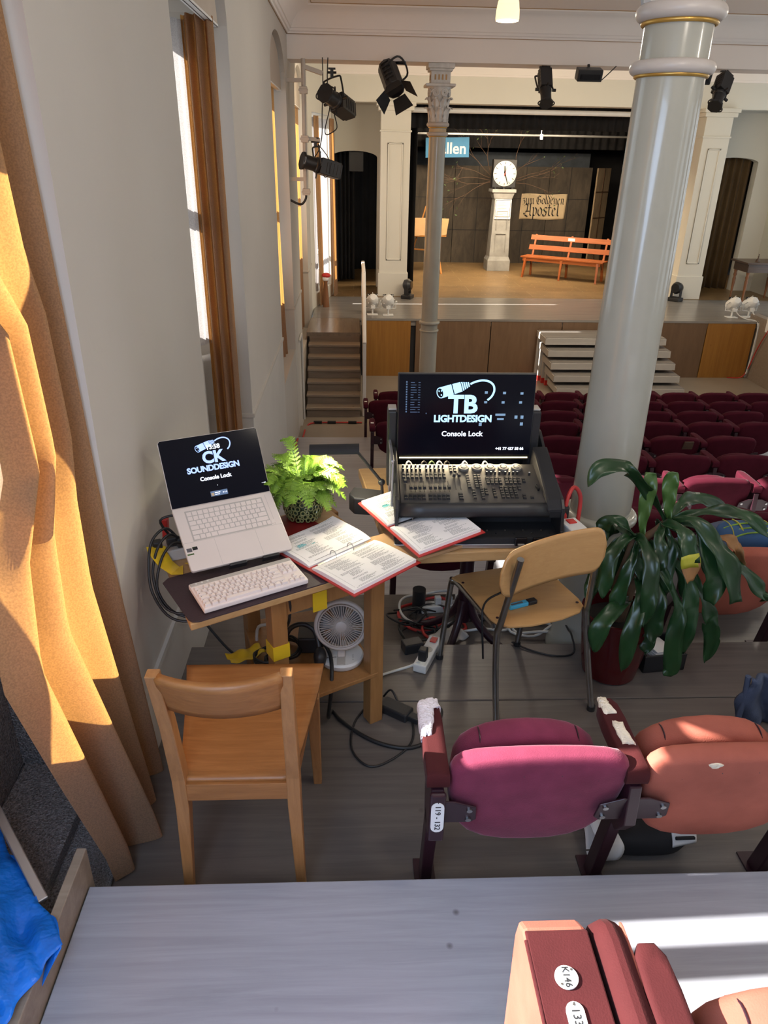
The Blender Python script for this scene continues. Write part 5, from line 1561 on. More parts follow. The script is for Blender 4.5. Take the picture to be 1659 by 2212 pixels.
# keyboard
t = thing('keyboard', 'cream mechanical keyboard lying on the dark mat', 'keyboard', (-0.45, 1.86, 0.7348), room=True)
fm = frame((-0.455, 1.868, 0.737), (0.30, 0.17, 0), (-0.17, 0.30, 0.022))
KW, KD = 0.352, 0.148
G().bb((0, 0, 0), (KW, KD, 0.018), fm).build('case', M['key_cream'], t, bevel=0.004)
G().bb((0.003, KD - 0.020, 0.016), (KW - 0.003, KD - 0.002, 0.0195), fm).build('top_strip', M['grey_metal'], t, bevel=0.002)
g = G()
for k in range(3):
    g.cyl(fm @ Vector((0.022 + k * 0.019, KD - 0.011, 0.0195)), fm @ Vector((0.022 + k * 0.019, KD - 0.011, 0.021)), 0.0038, n=10)
g.build('button', M['plastic_white'], t)
def keys(rows, x0, y0, u, hgt, z, fm, t, mat, gap=0.0025, taper=0.0018, merge=None):
    g = G()
    for r, row in enumerate(rows):
        x = x0
        for w in row:
            if w < 0:
                x += -w * u; continue
            a, b = x + gap / 2, x + w * u - gap / 2
            c, d = y0 + r * u * 1.0 + gap / 2, y0 + (r + 1) * u - gap / 2
            tt = taper
            g.add([(a, c, z), (b, c, z), (b, d, z), (a, d, z), (a + tt, c + tt * .6, z + hgt), (b - tt, c + tt * .6, z + hgt), (b - tt, d - tt, z + hgt), (a + tt, d - tt, z + hgt)],
                  [(0, 3, 2, 1), (4, 5, 6, 7), (0, 1, 5, 4), (1, 2, 6, 5), (2, 3, 7, 6), (3, 0, 4, 7)], fm)
            x += w * u
    return g
U = 0.0186
rows = [[1.25, 1.25, 1.25, 6.25, 1.25, 1.25, 1.25, 1.25, -0.25, 1, 1, 1], [1.25, 1] + [1] * 10 + [2.75, -1.25, 1, -1], [1.75] + [1] * 11 + [2.25], [1.5] + [1] * 12 + [1.5, -0.25, 1, 1, 1], [1] * 13 + [2, -0.25, 1, 1, 1], [1, -0.6, 1, 1, 1, 1, -0.35, 1, 1, 1, 1, -0.35, 1, 1, 1, 1, -0.0, 1, 1, 1]]
ok = []
for row in rows:
    tot = 0; rr = []
    for w in row:
        if tot + abs(w) > 18.45:
            break
        tot += abs(w); rr.append(w)
    ok.append(rr)
keys(ok, 0.0045, 0.006, U, 0.009, 0.018, fm, t, 'key_cream').build('keycaps', M['key_cream'], t, bevel=0.0008)
g = G()
for r, row in enumerate(ok):        # legends
    x = 0.0045
    for w in row:
        if 0 < w < 2.3 and r < 5:
            g.bb((x + 0.0055, 0.006 + (r + .55) * U, 0.0271), (x + 0.0085, 0.006 + (r + .72) * U, 0.0273), fm)
        x += abs(w) * U
g.build('legend', M['ink_light'], t)

# laptop on its tilted stand
t = thing('laptop', 'open silver laptop with black lock screen on a low stand by the wall', 'laptop', (-0.42, 2.2, 0.75), room=True)
bx, by = Vector((0.901, 0.436, 0)), Vector((-0.43, 0.76, 0.56))
fb = frame((-0.53, 2.06, 0.765), bx, by)
LW, LD = 0.352, 0.246
base = G().prism([(0.006, 0), (LW - 0.006, 0), (LW, 0.006), (LW, LD), (0, LD), (0, 0.006)], 0, 0.014, fb).build('base', M['silver'], t, bevel=0.003)
lk = [[1.2, 1, 1, 1.2, 5.2, 1.2, 1, 1, 0.85, 0.85, 0.85], [1.9] + [1] * 10 + [2.45], [1.6] + [1] * 11 + [1.75], [1.35] + [1] * 12 + [1], [1] * 13 + [1.35], [1.02] * 14]
keys(lk, 0.040, 0.112, 0.0188, 0.0012, 0.0142, fb, t, 'key_silver', gap=0.0028, taper=0.0004).build('keycaps', M['key_silver'], base)
G().bb((0.037, 0.109, 0.0140), (0.312, 0.229, 0.0143), fb).build('keyboard_well', M['grey_metal'], base)
g = G()
for k in range(5):
    g.bb((0.055 + k * 0.0165, 0.2285, 0.0142), (0.069 + k * 0.0165, 0.2345, 0.0152), fb)
g.build('hotkey', M['key_silver'], base)
g = G()
for x in (0.105, 0.248):
    g.bb((x - .0004, 0.0, 0.0140), (x + .0004, 0.106, 0.0143), fb)
g.bb((0, 0.1065, 0.014), (LW, 0.1073, 0.0143), fb); g.bb((0.325, 0.109, 0.014), (0.3258, 0.235, 0.0143), fb)
g.build('panel_seam', M['grey_metal'], base)
for (x, y, w, h, mm) in ((0.006, 0.072, 0.017, 0.014, 'ink'), (0.0255, 0.076, 0.017, 0.012, 'black'), (0.0255, 0.084, 0.017, 0.004, 'leaf_young'), (0.004, 0.060, 0.022, 0.005, 'leaf_young')):
    G().bb((x, y, 0.0142), (x + w, y + h, 0.0146), fb).build('sticker', M[mm], base)
hl = fb @ Vector((0, LD, 0.012))
fl_ = frame(hl, bx, Vector((-0.045, 0.115, 0.215)))
LH = 0.238
lid = G().prism([(0, 0), (LW, 0), (LW, LH - 0.008), (LW - 0.008, LH), (0.008, LH), (0, LH - 0.008)], -0.006, 0.0, fl_).build('lid', M['silver'], t, bevel=0.002)
scr = G().prism([(0.002, 0.002), (LW - 0.002, 0.002), (LW - 0.002, LH - 0.008), (LW - 0.008, LH - 0.002), (0.008, LH - 0.002), (0.002, LH - 0.008)], 0.0, 0.0016, fl_).build('screen', M['screen'], t)
def on(x, y, z=0.0022):
    return fl_ @ Matrix.Translation((x, y, z))
cxs = LW * 0.485
def xlr_logo(fm, s, mat, dark, parent):
    """an outlined cable connector: barrel, ribbed sleeve and a cable that loops round"""
    g = G()
    a = math.radians(17)
    R = fm @ Matrix.Rotation(a, 4, 'Z')
    def ell(cx, cy, rx, ry, n=24):
        return [(cx + rx * math.cos(2 * PI * k / n), cy + ry * math.sin(2 * PI * k / n)) for k in range(n)]
    h = 0.115 * s
    g.prism(ell(-0.42 * s, 0, 0.075 * s, h), 0, 0.0004, R)
    g.prism([(-0.42 * s, -h), (-0.16 * s, -h * 0.96), (-0.16 * s, h * 0.96), (-0.42 * s, h)], 0, 0.0004, R)
    g.prism([(-0.14 * s, -h * 0.94), (0.03 * s, -h * 0.88), (0.03 * s, h * 0.88), (-0.14 * s, h * 0.94)], 0, 0.0004, R)
    for k in range(4):
        x = 0.045 * s + k * 0.042 * s; hh = h * (0.82 - k * 0.12)
        g.prism([(x, -hh), (x + 0.028 * s, -hh * 0.93), (x + 0.028 * s, hh * 0.93), (x, hh)], 0, 0.0004, R)
    pts = [(0.22, 0.0), (0.34, 0.015), (0.48, 0.0), (0.60, -0.06), (0.67, -0.16), (0.66, -0.28), (0.58, -0.38), (0.48, -0.43)]
    P = [Vector((x * s, y * s, 0)) for x, y in pts]
    Q = []
    for i in range(len(P) - 1):
        p0, p1, p2, p3 = P[max(i - 1, 0)], P[i], P[i + 1], P[min(i + 2, len(P) - 1)]
        for k in range(6):
            tt = k / 6
            Q.append(0.5 * ((2 * p1) + (p2 - p0) * tt + (2 * p0 - 5 * p1 + 4 * p2 - p3) * tt * tt + (3 * p1 - p0 - 3 * p2 + p3) * tt ** 3))
    Q.append(P[-1])
    vs = []
    for i, p in enumerate(Q):
        d = (Q[min(i + 1, len(Q) - 1)] - Q[max(i - 1, 0)]).normalized(); n = Vector((-d.y, d.x, 0)) * 0.021 * s
        vs += [p + n, p - n]
    g.add(vs, [(2 * i, 2 * i + 1, 2 * i + 3, 2 * i + 2) for i in range(len(Q) - 1)], R @ Matrix.Translation((0, 0, 0.0004)))
    o = g.build('connector_logo', mat, parent)
    d_ = G()
    d_.prism(ell(-0.42 * s, 0, 0.058 * s, h * 0.84), 0.0005, 0.0007, R)
    o2 = d_.build('connector_face', dark, parent)
    e = G()
    for (x, y) in ((-0.435, 0.045), (-0.41, -0.045), (-0.385, 0.035)):
        e.prism(ell(x * s, y * s, 0.013 * s, 0.019 * s, 10), 0.0008, 0.0009, R)
    e.build('connector_pin', mat, parent)
xlr_logo(on(cxs, LH - 0.034), 0.105, M['glow_blue'], M['screen'], scr)
text_obj('13:58', 0.0225, on(cxs + 0.012, LH - 0.047, 0.0034), M['glow_white'], parent=scr, bold=0.0006)
text_obj('CK', 0.056, on(cxs + 0.006, LH - 0.083), M['glow_blue'], parent=scr, bold=0.0022)
text_obj('SOUNDDESIGN', 0.0275, on(cxs, LH - 0.119), M['glow_blue'], parent=scr, bold=0.0011, space=0.95)
text_obj('Console Lock', 0.0195, on(cxs, LH - 0.153), M['glow_white'], parent=scr, bold=0.0006)
G().bb((cxs - 0.03, 0.020, 0.0017), (cxs + 0.03, 0.038, 0.0020), fl_).build('player_bar', M['glow_dim'], scr)
G().bb((cxs - 0.028, 0.022, 0.002), (cxs - 0.018, 0.032, 0.0022), fl_).build('player_cover', M['banner'], scr)
g = G()
g.bb((cxs - 0.015, 0.030, 0.002), (cxs + 0.004, 0.033, 0.0022), fl_); g.bb((cxs - 0.015, 0.024, 0.002), (cxs + 0.001, 0.0265, 0.0022), fl_)
for k in range(3):
    g.bb((cxs + 0.013 + k * 0.006, 0.027, 0.002), (cxs + 0.016 + k * 0.006, 0.031, 0.0022), fl_)
g.bb((LW - 0.018, 0.035, 0.002), (LW - 0.010, 0.0375, 0.0022), fl_); g.bb((LW - 0.024, 0.0355, 0.002), (LW - 0.0215, 0.0375, 0.0022), fl_); g.bb((cxs - 0.001, 0.055, 0.002), (cxs + 0.001, 0.058, 0.0022), fl_)
g.build('player_text', M['glow_white'], scr)
# stand
t = thing('laptop_stand', 'black folding laptop stand with two front lips under the laptop', 'laptop stand', (-0.4, 2.15, 0.7345), room=True)
g = G()
for x in (0.155, 0.270):
    g.bb((x - 0.030, -0.012, -0.010), (x + 0.030, -0.002, 0.017), fb); g.bb((x - 0.02, -0.010, -0.008), (x + 0.02, 0.20, -0.002), fb)
g.build('arm', M['black_plastic'], t, bevel=0.003)
g = G(); p0 = fb @ Vector((0.09, 0.19, -0.004)); p1 = fb @ Vector((0.29, 0.19, -0.004))
g.bar(tuple(p0), (p0.x + 0.03, p0.y - 0.02, 0.74), 0.02, 0.01); g.build('support', M['black_plastic'], t, bevel=0.003); g = G(); g.bar(tuple(p1), (p1.x + 0.03, p1.y - 0.02, 0.74), 0.02, 0.01)
g.build('support', M['black_plastic'], t, bevel=0.003)

# power strip and cables at the wall end
t = thing('power_strip', 'grey power strip with red light taped to the wall end of the table', 'power strip', (-0.64, 2.26, 0.731), room=True)
fp = frame((-0.655, 2.22, 0.731), (0.45, 0.2, 0), (-0.2, 0.45, 0))
G().bb((-0.04, -0.03, 0), (0.09, 0.035, 0.042), fp).build('body', M['grey_metal'], t, bevel=0.004)
g = G()
for k, (x, y) in enumerate(((-0.02, 0.0), (0.03, 0.012), (0.06, -0.008))):
    g.bb((x - 0.016, y - 0.016, 0.042), (x + 0.016, y + 0.016, 0.075), fp)
g.build('plug', M['black_plastic'], t, bevel=0.004)
G().cyl(fp @ Vector((-0.005, -0.018, 0.042)), fp @ Vector((-0.005, -0.018, 0.046)), 0.004, n=10).build('power_light', M['led_red'], t)
G().bar((-0.665, 2.30, 0.77), (-0.66, 2.30, 0.85), 0.03, 0.02).build('plug', M['red_plastic'], t, bevel=0.004)
rg = random.Random(9)
CB = [([(-0.61, 2.235, 0.81), (-0.64, 2.22, 0.85), (-0.675, 2.17, 0.83), (-0.685, 2.13, 0.76), (-0.67, 2.08, 0.68), (-0.60, 2.02, 0.62), (-0.50, 2.03, 0.61), (-0.36, 2.12, 0.63), (-0.25, 2.08, 0.58)], 'outermost black cable arching from the power strip down past the table edge'),
      ([(-0.60, 2.24, 0.80), (-0.63, 2.21, 0.83), (-0.66, 2.16, 0.80), (-0.67, 2.11, 0.72), (-0.62, 2.04, 0.645), (-0.52, 2.04, 0.63), (-0.38, 2.16, 0.64)], 'middle black cable arching from the power strip down past the table edge'),
      ([(-0.64, 2.26, 0.80), (-0.66, 2.24, 0.87), (-0.60, 2.26, 0.88), (-0.55, 2.25, 0.86)], 'short black cable curling over the power strip'),
      ([(-0.585, 2.22, 0.79), (-0.615, 2.18, 0.81), (-0.645, 2.13, 0.77), (-0.65, 2.08, 0.68), (-0.56, 2.03, 0.62), (-0.40, 2.10, 0.62), (-0.28, 2.10, 0.61), (-0.26, 2.08, 0.45)], 'innermost black cable arching from the power strip down past the table edge')]
for pts, lab in CB:
    tag(G().tube(pts, 0.0046, 8, 5).build('power_cable', M['cable_black'], smooth=60), lab, 'cable')

# ---------------------------------------------------------------- binders and papers
def ring_binder(name, label, P0, u, v, L, W, seed, hl_):
    t = thing(name, label, 'binder', (P0[0], P0[1], P0[2]), room=True)
    u = Vector(u).normalized(); v = Vector(v).normalized()
    fm = frame(P0, u, v)
    M_ = 'red_card'
    G().bb((-0.006, -0.008, 0), (L + 0.010, W / 2 - 0.018, 0.003), fm).build('cover', M[M_], t)
    G().bb((-0.006, W / 2 + 0.018, 0), (L + 0.010, W + 0.008, 0.003), fm).build('cover', M[M_], t)
    G().bb((-0.006, W / 2 - 0.018, 0), (L + 0.010, W / 2 + 0.018, 0.003), fm).build('spine', M[M_], t)
    rg = random.Random(seed)
    pg = []
    for side in (0, 1):
        def top(a, b, s_=side):   # a along L, b from outer edge (0) to rings (1)
            y = (0.004 + b * (W / 2 - 0.012)) if s_ == 0 else (W - 0.004 - b * (W / 2 - 0.012))
            z = 0.009 + 0.012 * (1 - math.exp(-((1 - b) / 0.16))) * (1 - 0.45 * (1 - b)) + (0.010 * max(0, (a - 0.7) / .3) ** 2 * (1 - b) if s_ else 0)
            return (0.004 + a * (L - 0.006), y, z)
        g = G()
        n = 16
        vs = []
        for j in range(n + 1):
            for i in range(9):
                p = top(i / 8, j / n); vs.append(p)
        for j in range(n + 1):
            for i in range(9):
                p = vs[j * 9 + i]; vs.append((p[0], p[1], 0.003))
        o_ = 9 * (n + 1)
        fs = []
        for j in range(n):
            for i in range(8):
                k = j * 9 + i
                fs.append((k, k + 1, k + 10, k + 9)); fs.append((o_ + k, o_ + k + 9, o_ + k + 10, o_ + k + 1))
        for i in range(8):
            fs.append((i, o_ + i, o_ + i + 1, i + 1)); k = n * 9 + i; fs.append((k, k + 1, o_ + k + 1, o_ + k))
        for j in range(n):
            k = j * 9; fs.append((k, k + 9, o_ + k + 9, o_ + k)); k = j * 9 + 8; fs.append((k, o_ + k, o_ + k + 9, k + 9))
        g.add(vs, fs, fm)
        sheet = g.build('pages', M['paper'], t)
        # lines of print, in two columns across the sheet
        ink = G(); li = G(); hi = G()
        def quad(G_, a0, a1, b0, b1, s_=side, dz=0.0006):
            c = [top(a0, b0), top(a1, b0), top(a1, b1), top(a0, b1)]
            G_.add([(x, y, z + dz) for x, y, z in c], [(0, 1, 2, 3)], fm)
        for colm in (0, 1):
            li = G()
            a0 = 0.10 + 0.44 * colm
            b = 0.10
            while b < 0.86:
                para = rg.randint(2, 7)
                ind = rg.choice((0, 0, 0.05, 0.09))
                for _ in range(para):
                    if b > 0.86:
                        break
                    a = a0 + ind
                    end = a0 + rg.uniform(0.22, 0.38)
                    while a < end:
                        w = rg.uniform(0.015, 0.05)
                        quad(li, a, min(a + w, end), b, b + 0.0085)
                        a += w + 0.008
                    b += 0.0205
                b += rg.choice((0.012, 0.02, 0.035))
            li.build('print', M['ink_light'], sheet)
        li = G()
        for k in range(46):      # grey edge of the photocopy
            quad(li, 0.045 + 0.02 * rg.random() * 0.2, 0.052, 0.06 + k * 0.019, 0.060 + k * 0.019 + 0.012)
        quad(ink, 0.12, 0.90, (0.955 if side == 0 else 0.94), (0.962 if side == 0 else 0.947))
        quad(ink, 0.10, 0.93, 0.045, 0.050) if side == 0 else None
        g2 = G()
        for k in range(30):
            quad(g2, 0.06 + k * 0.03, 0.06 + k * 0.03 + 0.026, 0.025, 0.031)
        g2.add([], [])
        if hl_ and side == 1:
            for (a, b, w) in ((0.16, 0.46, 0.12), (0.16, 0.43, 0.12), (0.17, 0.40, 0.09), (0.34, 0.50, 0.05)):
                quad(hi, a, a + w, b, b + 0.018, dz=0.0012)
        li.build('copy_edge', M['ink_light'], sheet); ink.build('rule_line', M['ink'], sheet); g2.build('header_print', M['ink_light'], sheet)
        if hi.v:
            hi.build('highlight', M['cyan_ink'], sheet)
        edge = G()
        band = [top(0.975, j / 8) for j in range(9)]
    for a in (L * 0.36, L * 0.63):
        r = G()
        r.tube([fm @ Vector((a, W / 2 + 0.017 * math.cos(th), 0.012 + 0.022 * math.sin(th))) for th in [PI * k / 12 for k in range(13)]], 0.0016, 6, 1)
        r.build('ring', M['steel'], t, smooth=60)
    G().bb((L * 0.12, W / 2 - 0.004, 0.003), (L * 0.9, W / 2 + 0.004, 0.006), fm).build('ring_bar', M['steel'], t)
    return t
ring_binder('ring_binder', 'open red ring binder with script pages beside the laptop', (0.0, 1.965, 0.738), (0.22, 0.205, 0), (-0.265, 0.345, 0), 0.298, 0.44, 11, True)
ring_binder('ring_binder', 'open red ring binder with script pages in front of the lighting console', (0.222, 2.160, 0.770), (0.205, 0.112, 0.020), (-0.275, 0.300, 0.018), 0.268, 0.41, 12, True)
fe = frame((0.13, 2.14, 0.7315), (0.25, 0.14, 0), (-0.14, 0.25, 0))
tag(G().bb((0.0, 0.0, 0), (0.31, 0.22, 0.012), fe).build('envelope', M['card'], bevel=0.002), 'tan padded envelope under the corner of the binder at the console', 'envelope')
ff = frame((-0.135, 2.25, 0.7308), (0.24, 0.19, 0), (-0.19, 0.24, 0))
tag(G().bb((-0.10, 0.02, 0), (0.14, 0.315, 0.006), ff).build('document_folder', M['dark_red_card'], bevel=0.002), 'closed dark red folder under the fern pot', 'folder')

# ---------------------------------------------------------------- fern
t = thing('potted_fern', 'bright green fern in a green dimpled glazed pot', 'potted plant', (-0.195, 2.535, 0.737))
prof = [(0.050, 0.0), (0.064, 0.012), (0.076, 0.045), (0.078, 0.08), (0.072, 0.115), (0.066, 0.132)]
G().lathe([(r - 0.0015, z) for r, z in prof] + [(0.060, 0.132), (0.062, 0.10)], n=40).build('pot', M['green_glaze_dark'], t, smooth=50)
g = G()      # raised honeycomb glaze around dark dimples
rows_ = 7
for j in range(rows_):
    z = 0.014 + j * 0.0175
    r = 0.05
    for (r0, z0), (r1, z1) in zip(prof[:-1], prof[1:]):
        if z0 <= z <= z1:
            r = r0 + (r1 - r0) * (z - z0) / (z1 - z0)
    n = 20
    for k in range(n):
        a = 2 * PI * (k + 0.5 * (j % 2)) / n + 0.05 * math.sin(k * 3.7 + j)
        rr = (0.0086 if (k + j) % 3 else 0.0062)
        c = Vector((r * math.cos(a), r * math.sin(a), z)); e1 = Vector((-math.sin(a), math.cos(a), 0)); e2 = Vector((0, 0, 1))
        g.tube([c + e1 * (rr * math.cos(th)) + e2 * (rr * 1.05 * math.sin(th)) for th in [2 * PI * q / 8 for q in range(9)]], 0.0028, 5, 1)
g.build('glaze_ring', M['green_glaze'], t, smooth=60)
G().lathe([(0.0, 0.112), (0.061, 0.112)], n=20, cap=False).build('soil', M['soil'], t)
rg = random.Random(21)
fr = G(); st = G()
def frond(az, L, rise, droop):
    pts = []
    for k in range(15):
        s_ = k / 14
        rad = L * s_ * (1 - 0.15 * s_)
        z = 0.12 + rise * math.sin(min(1, s_ * 1.15) * PI * 0.62) - droop * s_ ** 2.4
        pts.append(Vector((0.02 * math.cos(az) + rad * math.cos(az + 0.25 * s_ * s_ * math.sin(az * 7)), 0.02 * math.sin(az) + rad * math.sin(az + 0.25 * s_ * s_ * math.sin(az * 7)), z)))
    st.tube(pts, 0.0012, 4, 1, r_end=0.0004)
    nl = 22
    for k in range(3, nl):
        s_ = k / nl
        f = s_ * 14; i = min(int(f), 13); p = pts[i].lerp(pts[i + 1], f - i); d = (pts[i + 1] - pts[i]).normalized()
        side = d.cross(Vector((0, 0, 1)))
        if side.length < 1e-3:
            side = Vector((1, 0, 0))
        side.normalize(); nrm = side.cross(d)
        pl_ = 0.046 * L / 0.2 * (math.sin(PI * min(1, s_ * 0.92 + 0.06)) ** 0.7) * rg.uniform(0.85, 1.1)
        for sg in (-1, 1):
            a = (side * sg + d * 0.45 + nrm * rg.uniform(-.25, .15)).normalized()
            b = a.cross(nrm).normalized()
            m = 5
            for q in range(m):      # toothed leaflets along the pinna
                t0 = q / m
                c = p + a * (pl_ * t0)
                wq = 0.0068 * (1 - t0 * 0.72)
                for s2 in (-1, 1):
                    e = c + a * (pl_ / m * 0.9) + b * (s2 * wq)
                    fr.add([c, c + a * (pl_ / m * 0.35) + b * (s2 * wq * 0.9) + nrm * 0.001, e, c + a * (pl_ / m * 1.0)], [(0, 1, 2, 3)])
for k in range(84):
    az = 2 * PI * k / 84 * 1.618 * 5 + rg.uniform(-.15, .15)
    L = rg.uniform(0.11, 0.20)
    frond(az, L, rg.uniform(0.04, 0.115), rg.uniform(0.02, 0.12) * (L / 0.2))
for k in range(10):
    frond(rg.uniform(0, 6.28), rg.uniform(0.06, 0.11), rg.uniform(0.07, 0.105), 0.0)
frond(2.1, 0.13, 0.17, 0.0)
fr.build('fronds', M['fern'], t); st.build('stalks', M['leaf_young'], t)

# ---------------------------------------------------------------- desk lamp
t = thing('desk_lamp', 'black desk lamp with long shade reaching over the fern', 'lamp', (0.10, 2.60, 0.79), room=True)
g = G()
A0, A1 = Vector((-0.165, 2.545, 1.000)), Vector((0.02, 2.555, 1.000))
n = 14
def arc_pt(c, k, r, s_=1.0):
    th = PI * (k / n)
    return (c.x, c.y - r * math.cos(th), c.z + r * 0.95 * math.sin(th))
vs = []
for c in (A0, A1):
    for r in (0.030, 0.027):
        vs += [arc_pt(c, k, r) for k in range(n + 1)]
m = n + 1
fs = []
for k in range(n):
    fs += [(k, k + 1, 2 * m + k + 1, 2 * m + k), (m + k, 3 * m + k, 3 * m + k + 1, m + k + 1), (k, m + k, m + k + 1, k + 1), (2 * m + k, 2 * m + k + 1, 3 * m + k + 1, 3 * m + k)]
fs += [(0, 2 * m, 3 * m, m), (n, m + n, 3 * m + n, 2 * m + n)]
fs += [tuple(range(2 * m, 3 * m))]
g.add(vs, fs); g.build('lamp_shade', M['black'], t, smooth=40)
G().bb((-0.15, 2.535, 1.000), (0.0, 2.565, 1.004)).build('light_panel', glow('lamp_panel', (1.0, 0.93, 0.62), 9.0), t)
area_light('desk_lamp_light', (-0.075, 2.55, 0.996), (-0.105, 2.54, 0.5), 0.15, 3.6, (1.0, 0.90, 0.62), 0.03)
G().tube([(0.005, 2.56, 1.004), (0.02, 2.565, 0.985), (0.108, 2.60, 0.855), (0.112, 2.60, 0.80)], 0.0062, 8, 1).build('arm', M['black_plastic'], t, smooth=40)
G().ball((0.108, 2.60, 0.853), 0.014).build('joint', M['black_plastic'], t, smooth=60)
G().prism([(-0.02, 2.60), (0.0, 2.555), (0.112, 2.535), (0.116, 2.63), (0.0, 2.66)], 0.735, 0.806, Matrix.Identity(4)).build('base', M['black_plastic'], t, bevel=0.005)

# ---------------------------------------------------------------- fan on the lower shelf
t = thing('desk_fan', 'small beige desk fan standing on the lower shelf of the work table', 'fan', (-0.050, 2.285, 0.244))
G().lathe([(0.078, 0.0), (0.084, 0.006), (0.086, 0.022), (0.080, 0.030), (0.0, 0.031)], n=40).build('base', M['plastic_white'], t, smooth=40)
G().bar((0, -0.03, 0.030), (0, 0.02, 0.072), 0.030, 0.014).build('neck', M['fan_beige'], t, bevel=0.004)
G().bb((-0.016, -0.075, 0.0305), (0.016, 0.02, 0.0325)).build('hinge_slot', M['grey_metal'], t)
text_obj('intertronic', 0.011, Matrix.Translation((-0.042, -0.032, 0.0316)) @ Matrix.Rotation(0.12, 4, 'Z'), M['ink'], parent=t)
g = G()
for y in (-0.045, -0.03, -0.018):
    g.cyl((0.045, y, 0.031), (0.045, y, 0.0318), 0.003, n=10)
g.build('button', M['grey_metal'], t)
ff_ = frame((0.0, 0.0, 0.158), (1, 0, 0), (0, 0.22, 0.97))
def torus(R, r, z, n=48, m=10):
    g = G(); vs = []; fs = []
    for i in range(n):
        a = 2 * PI * i / n
        for j in range(m):
            b = 2 * PI * j / m
            vs.append(((R + r * math.cos(b)) * math.cos(a), (R + r * math.cos(b)) * math.sin(a), z + r * 1.6 * math.sin(b)))
    for i in range(n):
        for j in range(m):
            fs.append((i * m + j, ((i + 1) % n) * m + j, ((i + 1) % n) * m + (j + 1) % m, i * m + (j + 1) % m))
    return g.add(vs, fs, ff_)
torus(0.094, 0.0085, 0.0).build('guard_ring', M['fan_beige'], t, smooth=60)
torus(0.084, 0.003, 0.012).build('guard_ring', M['fan_beige'], t, smooth=60)
g = G()
for k in range(48):
    a = 2 * PI * k / 48
    g.bar(ff_ @ Vector((0.020 * math.cos(a), 0.020 * math.sin(a), 0.016)), ff_ @ Vector((0.086 * math.cos(a + 0.12), 0.086 * math.sin(a + 0.12), 0.011)), 0.0023, 0.0023)
g.build('grille', M['fan_beige'], t)
G().lathe([(0.021, 0.010), (0.021, 0.019), (0.018, 0.021), (0.0, 0.0215)], n=28, M=ff_).build('hub_cap', M['fan_beige'], t, smooth=40)
g = G()
for k in range(5):
    a0 = 2 * PI * k / 5
    def bl(u, v, a0=a0):
        a = a0 + 0.9 * u; r = 0.018 + 0.060 * v
        return tuple(ff_ @ Vector((r * math.cos(a), r * math.sin(a), -0.012 + 0.018 * u)))
    g.grid(bl, 5, 4)
g.build('blade', M['blade_grey'], t, solid=0.0015, smooth=60)
g = G()
for k in range(36):
    a = 2 * PI * k / 36
    g.bar(ff_ @ Vector((0.02 * math.cos(a), 0.02 * math.sin(a), -0.022)), ff_ @ Vector((0.09 * math.cos(a - .12), 0.09 * math.sin(a - .12), -0.014)), 0.0018, 0.0018)
g.build('rear_grille', M['fan_beige'], t)
# things on the lower shelf
t = thing('power_adapter', 'black power adapter lying on the lower shelf behind the fan', 'adapter', (-0.17, 2.38, 0.2435))
G().bb((-0.05, -0.06, 0), (0.05, 0.06, 0.07)).build('body', M['black_plastic'], t, bevel=0.006)
t = thing('headphones', 'black headphones heaped on the lower shelf beside the table leg', 'headphones', (-0.20, 2.25, 0.2435))
G().tube([(-0.07, 0.03, 0.06), (-0.05, 0.06, 0.12), (0.0, 0.07, 0.14), (0.05, 0.05, 0.12), (0.07, 0.0, 0.06)], 0.010, 8).build('headband', M['black_plastic'], t, smooth=50)
G().ball((-0.07, 0.02, 0.042), 0.042, sc=(0.6, 1, 1)).build('ear_cup', M['black_plastic'], t, smooth=50)
G().ball((0.07, -0.01, 0.042), 0.042, sc=(0.6, 1, 1)).build('ear_cup', M['black_plastic'], t, smooth=50)
for i, (cx, cy, r, ph) in enumerate(((-0.33, 2.28, 0.05, 0.0), (-0.30, 2.25, 0.035, 1.0), (-0.27, 2.33, 0.06, 2.0))):
    pts = [(cx + r * (1 + .12 * math.sin(k * 1.3 + ph)) * math.cos(k * 0.62), cy + r * math.sin(k * 0.62) * 1.1, 0.252 + 0.006 * (k // 10) + 0.012 * abs(math.sin(k * .4 + ph))) for k in range(31)]
    tag(G().tube(pts, 0.005, 6, 3).build('coiled_cable', M['cable_black'], smooth=60), ['larger coil of black cable on the lower shelf near the wall side', 'small tight coil of black cable on the lower shelf by the near leg', 'loose coil of black cable on the lower shelf beside the headphones'][i], 'cable')
tag(G().tube([(-0.30, 2.14, 0.60), (-0.25, 2.20, 0.50), (-0.32, 2.30, 0.40), (-0.385, 2.40, 0.30), (-0.39, 2.42, 0.1), (-0.38, 2.42, 0.02)], 0.0065, 8, 5).build('white_cable', M['cable_white'], smooth=60), 'white cable hanging down behind the near leg of the work table', 'cable')
tag(G().tube([(-0.24, 2.06, 0.70), (-0.215, 2.05, 0.66), (-0.22, 2.06, 0.58), (-0.235, 2.07, 0.54)], 0.005, 8, 5).build('black_cable', M['cable_black'], smooth=60), 'short black cable under the taped apron of the work table', 'cable')
tag(G().tube([(-0.70, 2.72, 0.35), (-0.69, 2.66, 0.25), (-0.60, 2.62, 0.12), (-0.52, 2.60, 0.03), (-0.46, 2.60, 0.008)], 0.006, 8, 5).build('black_cable', M['cable_black'], smooth=60), 'black cable dropping along the window wall onto the step', 'cable')
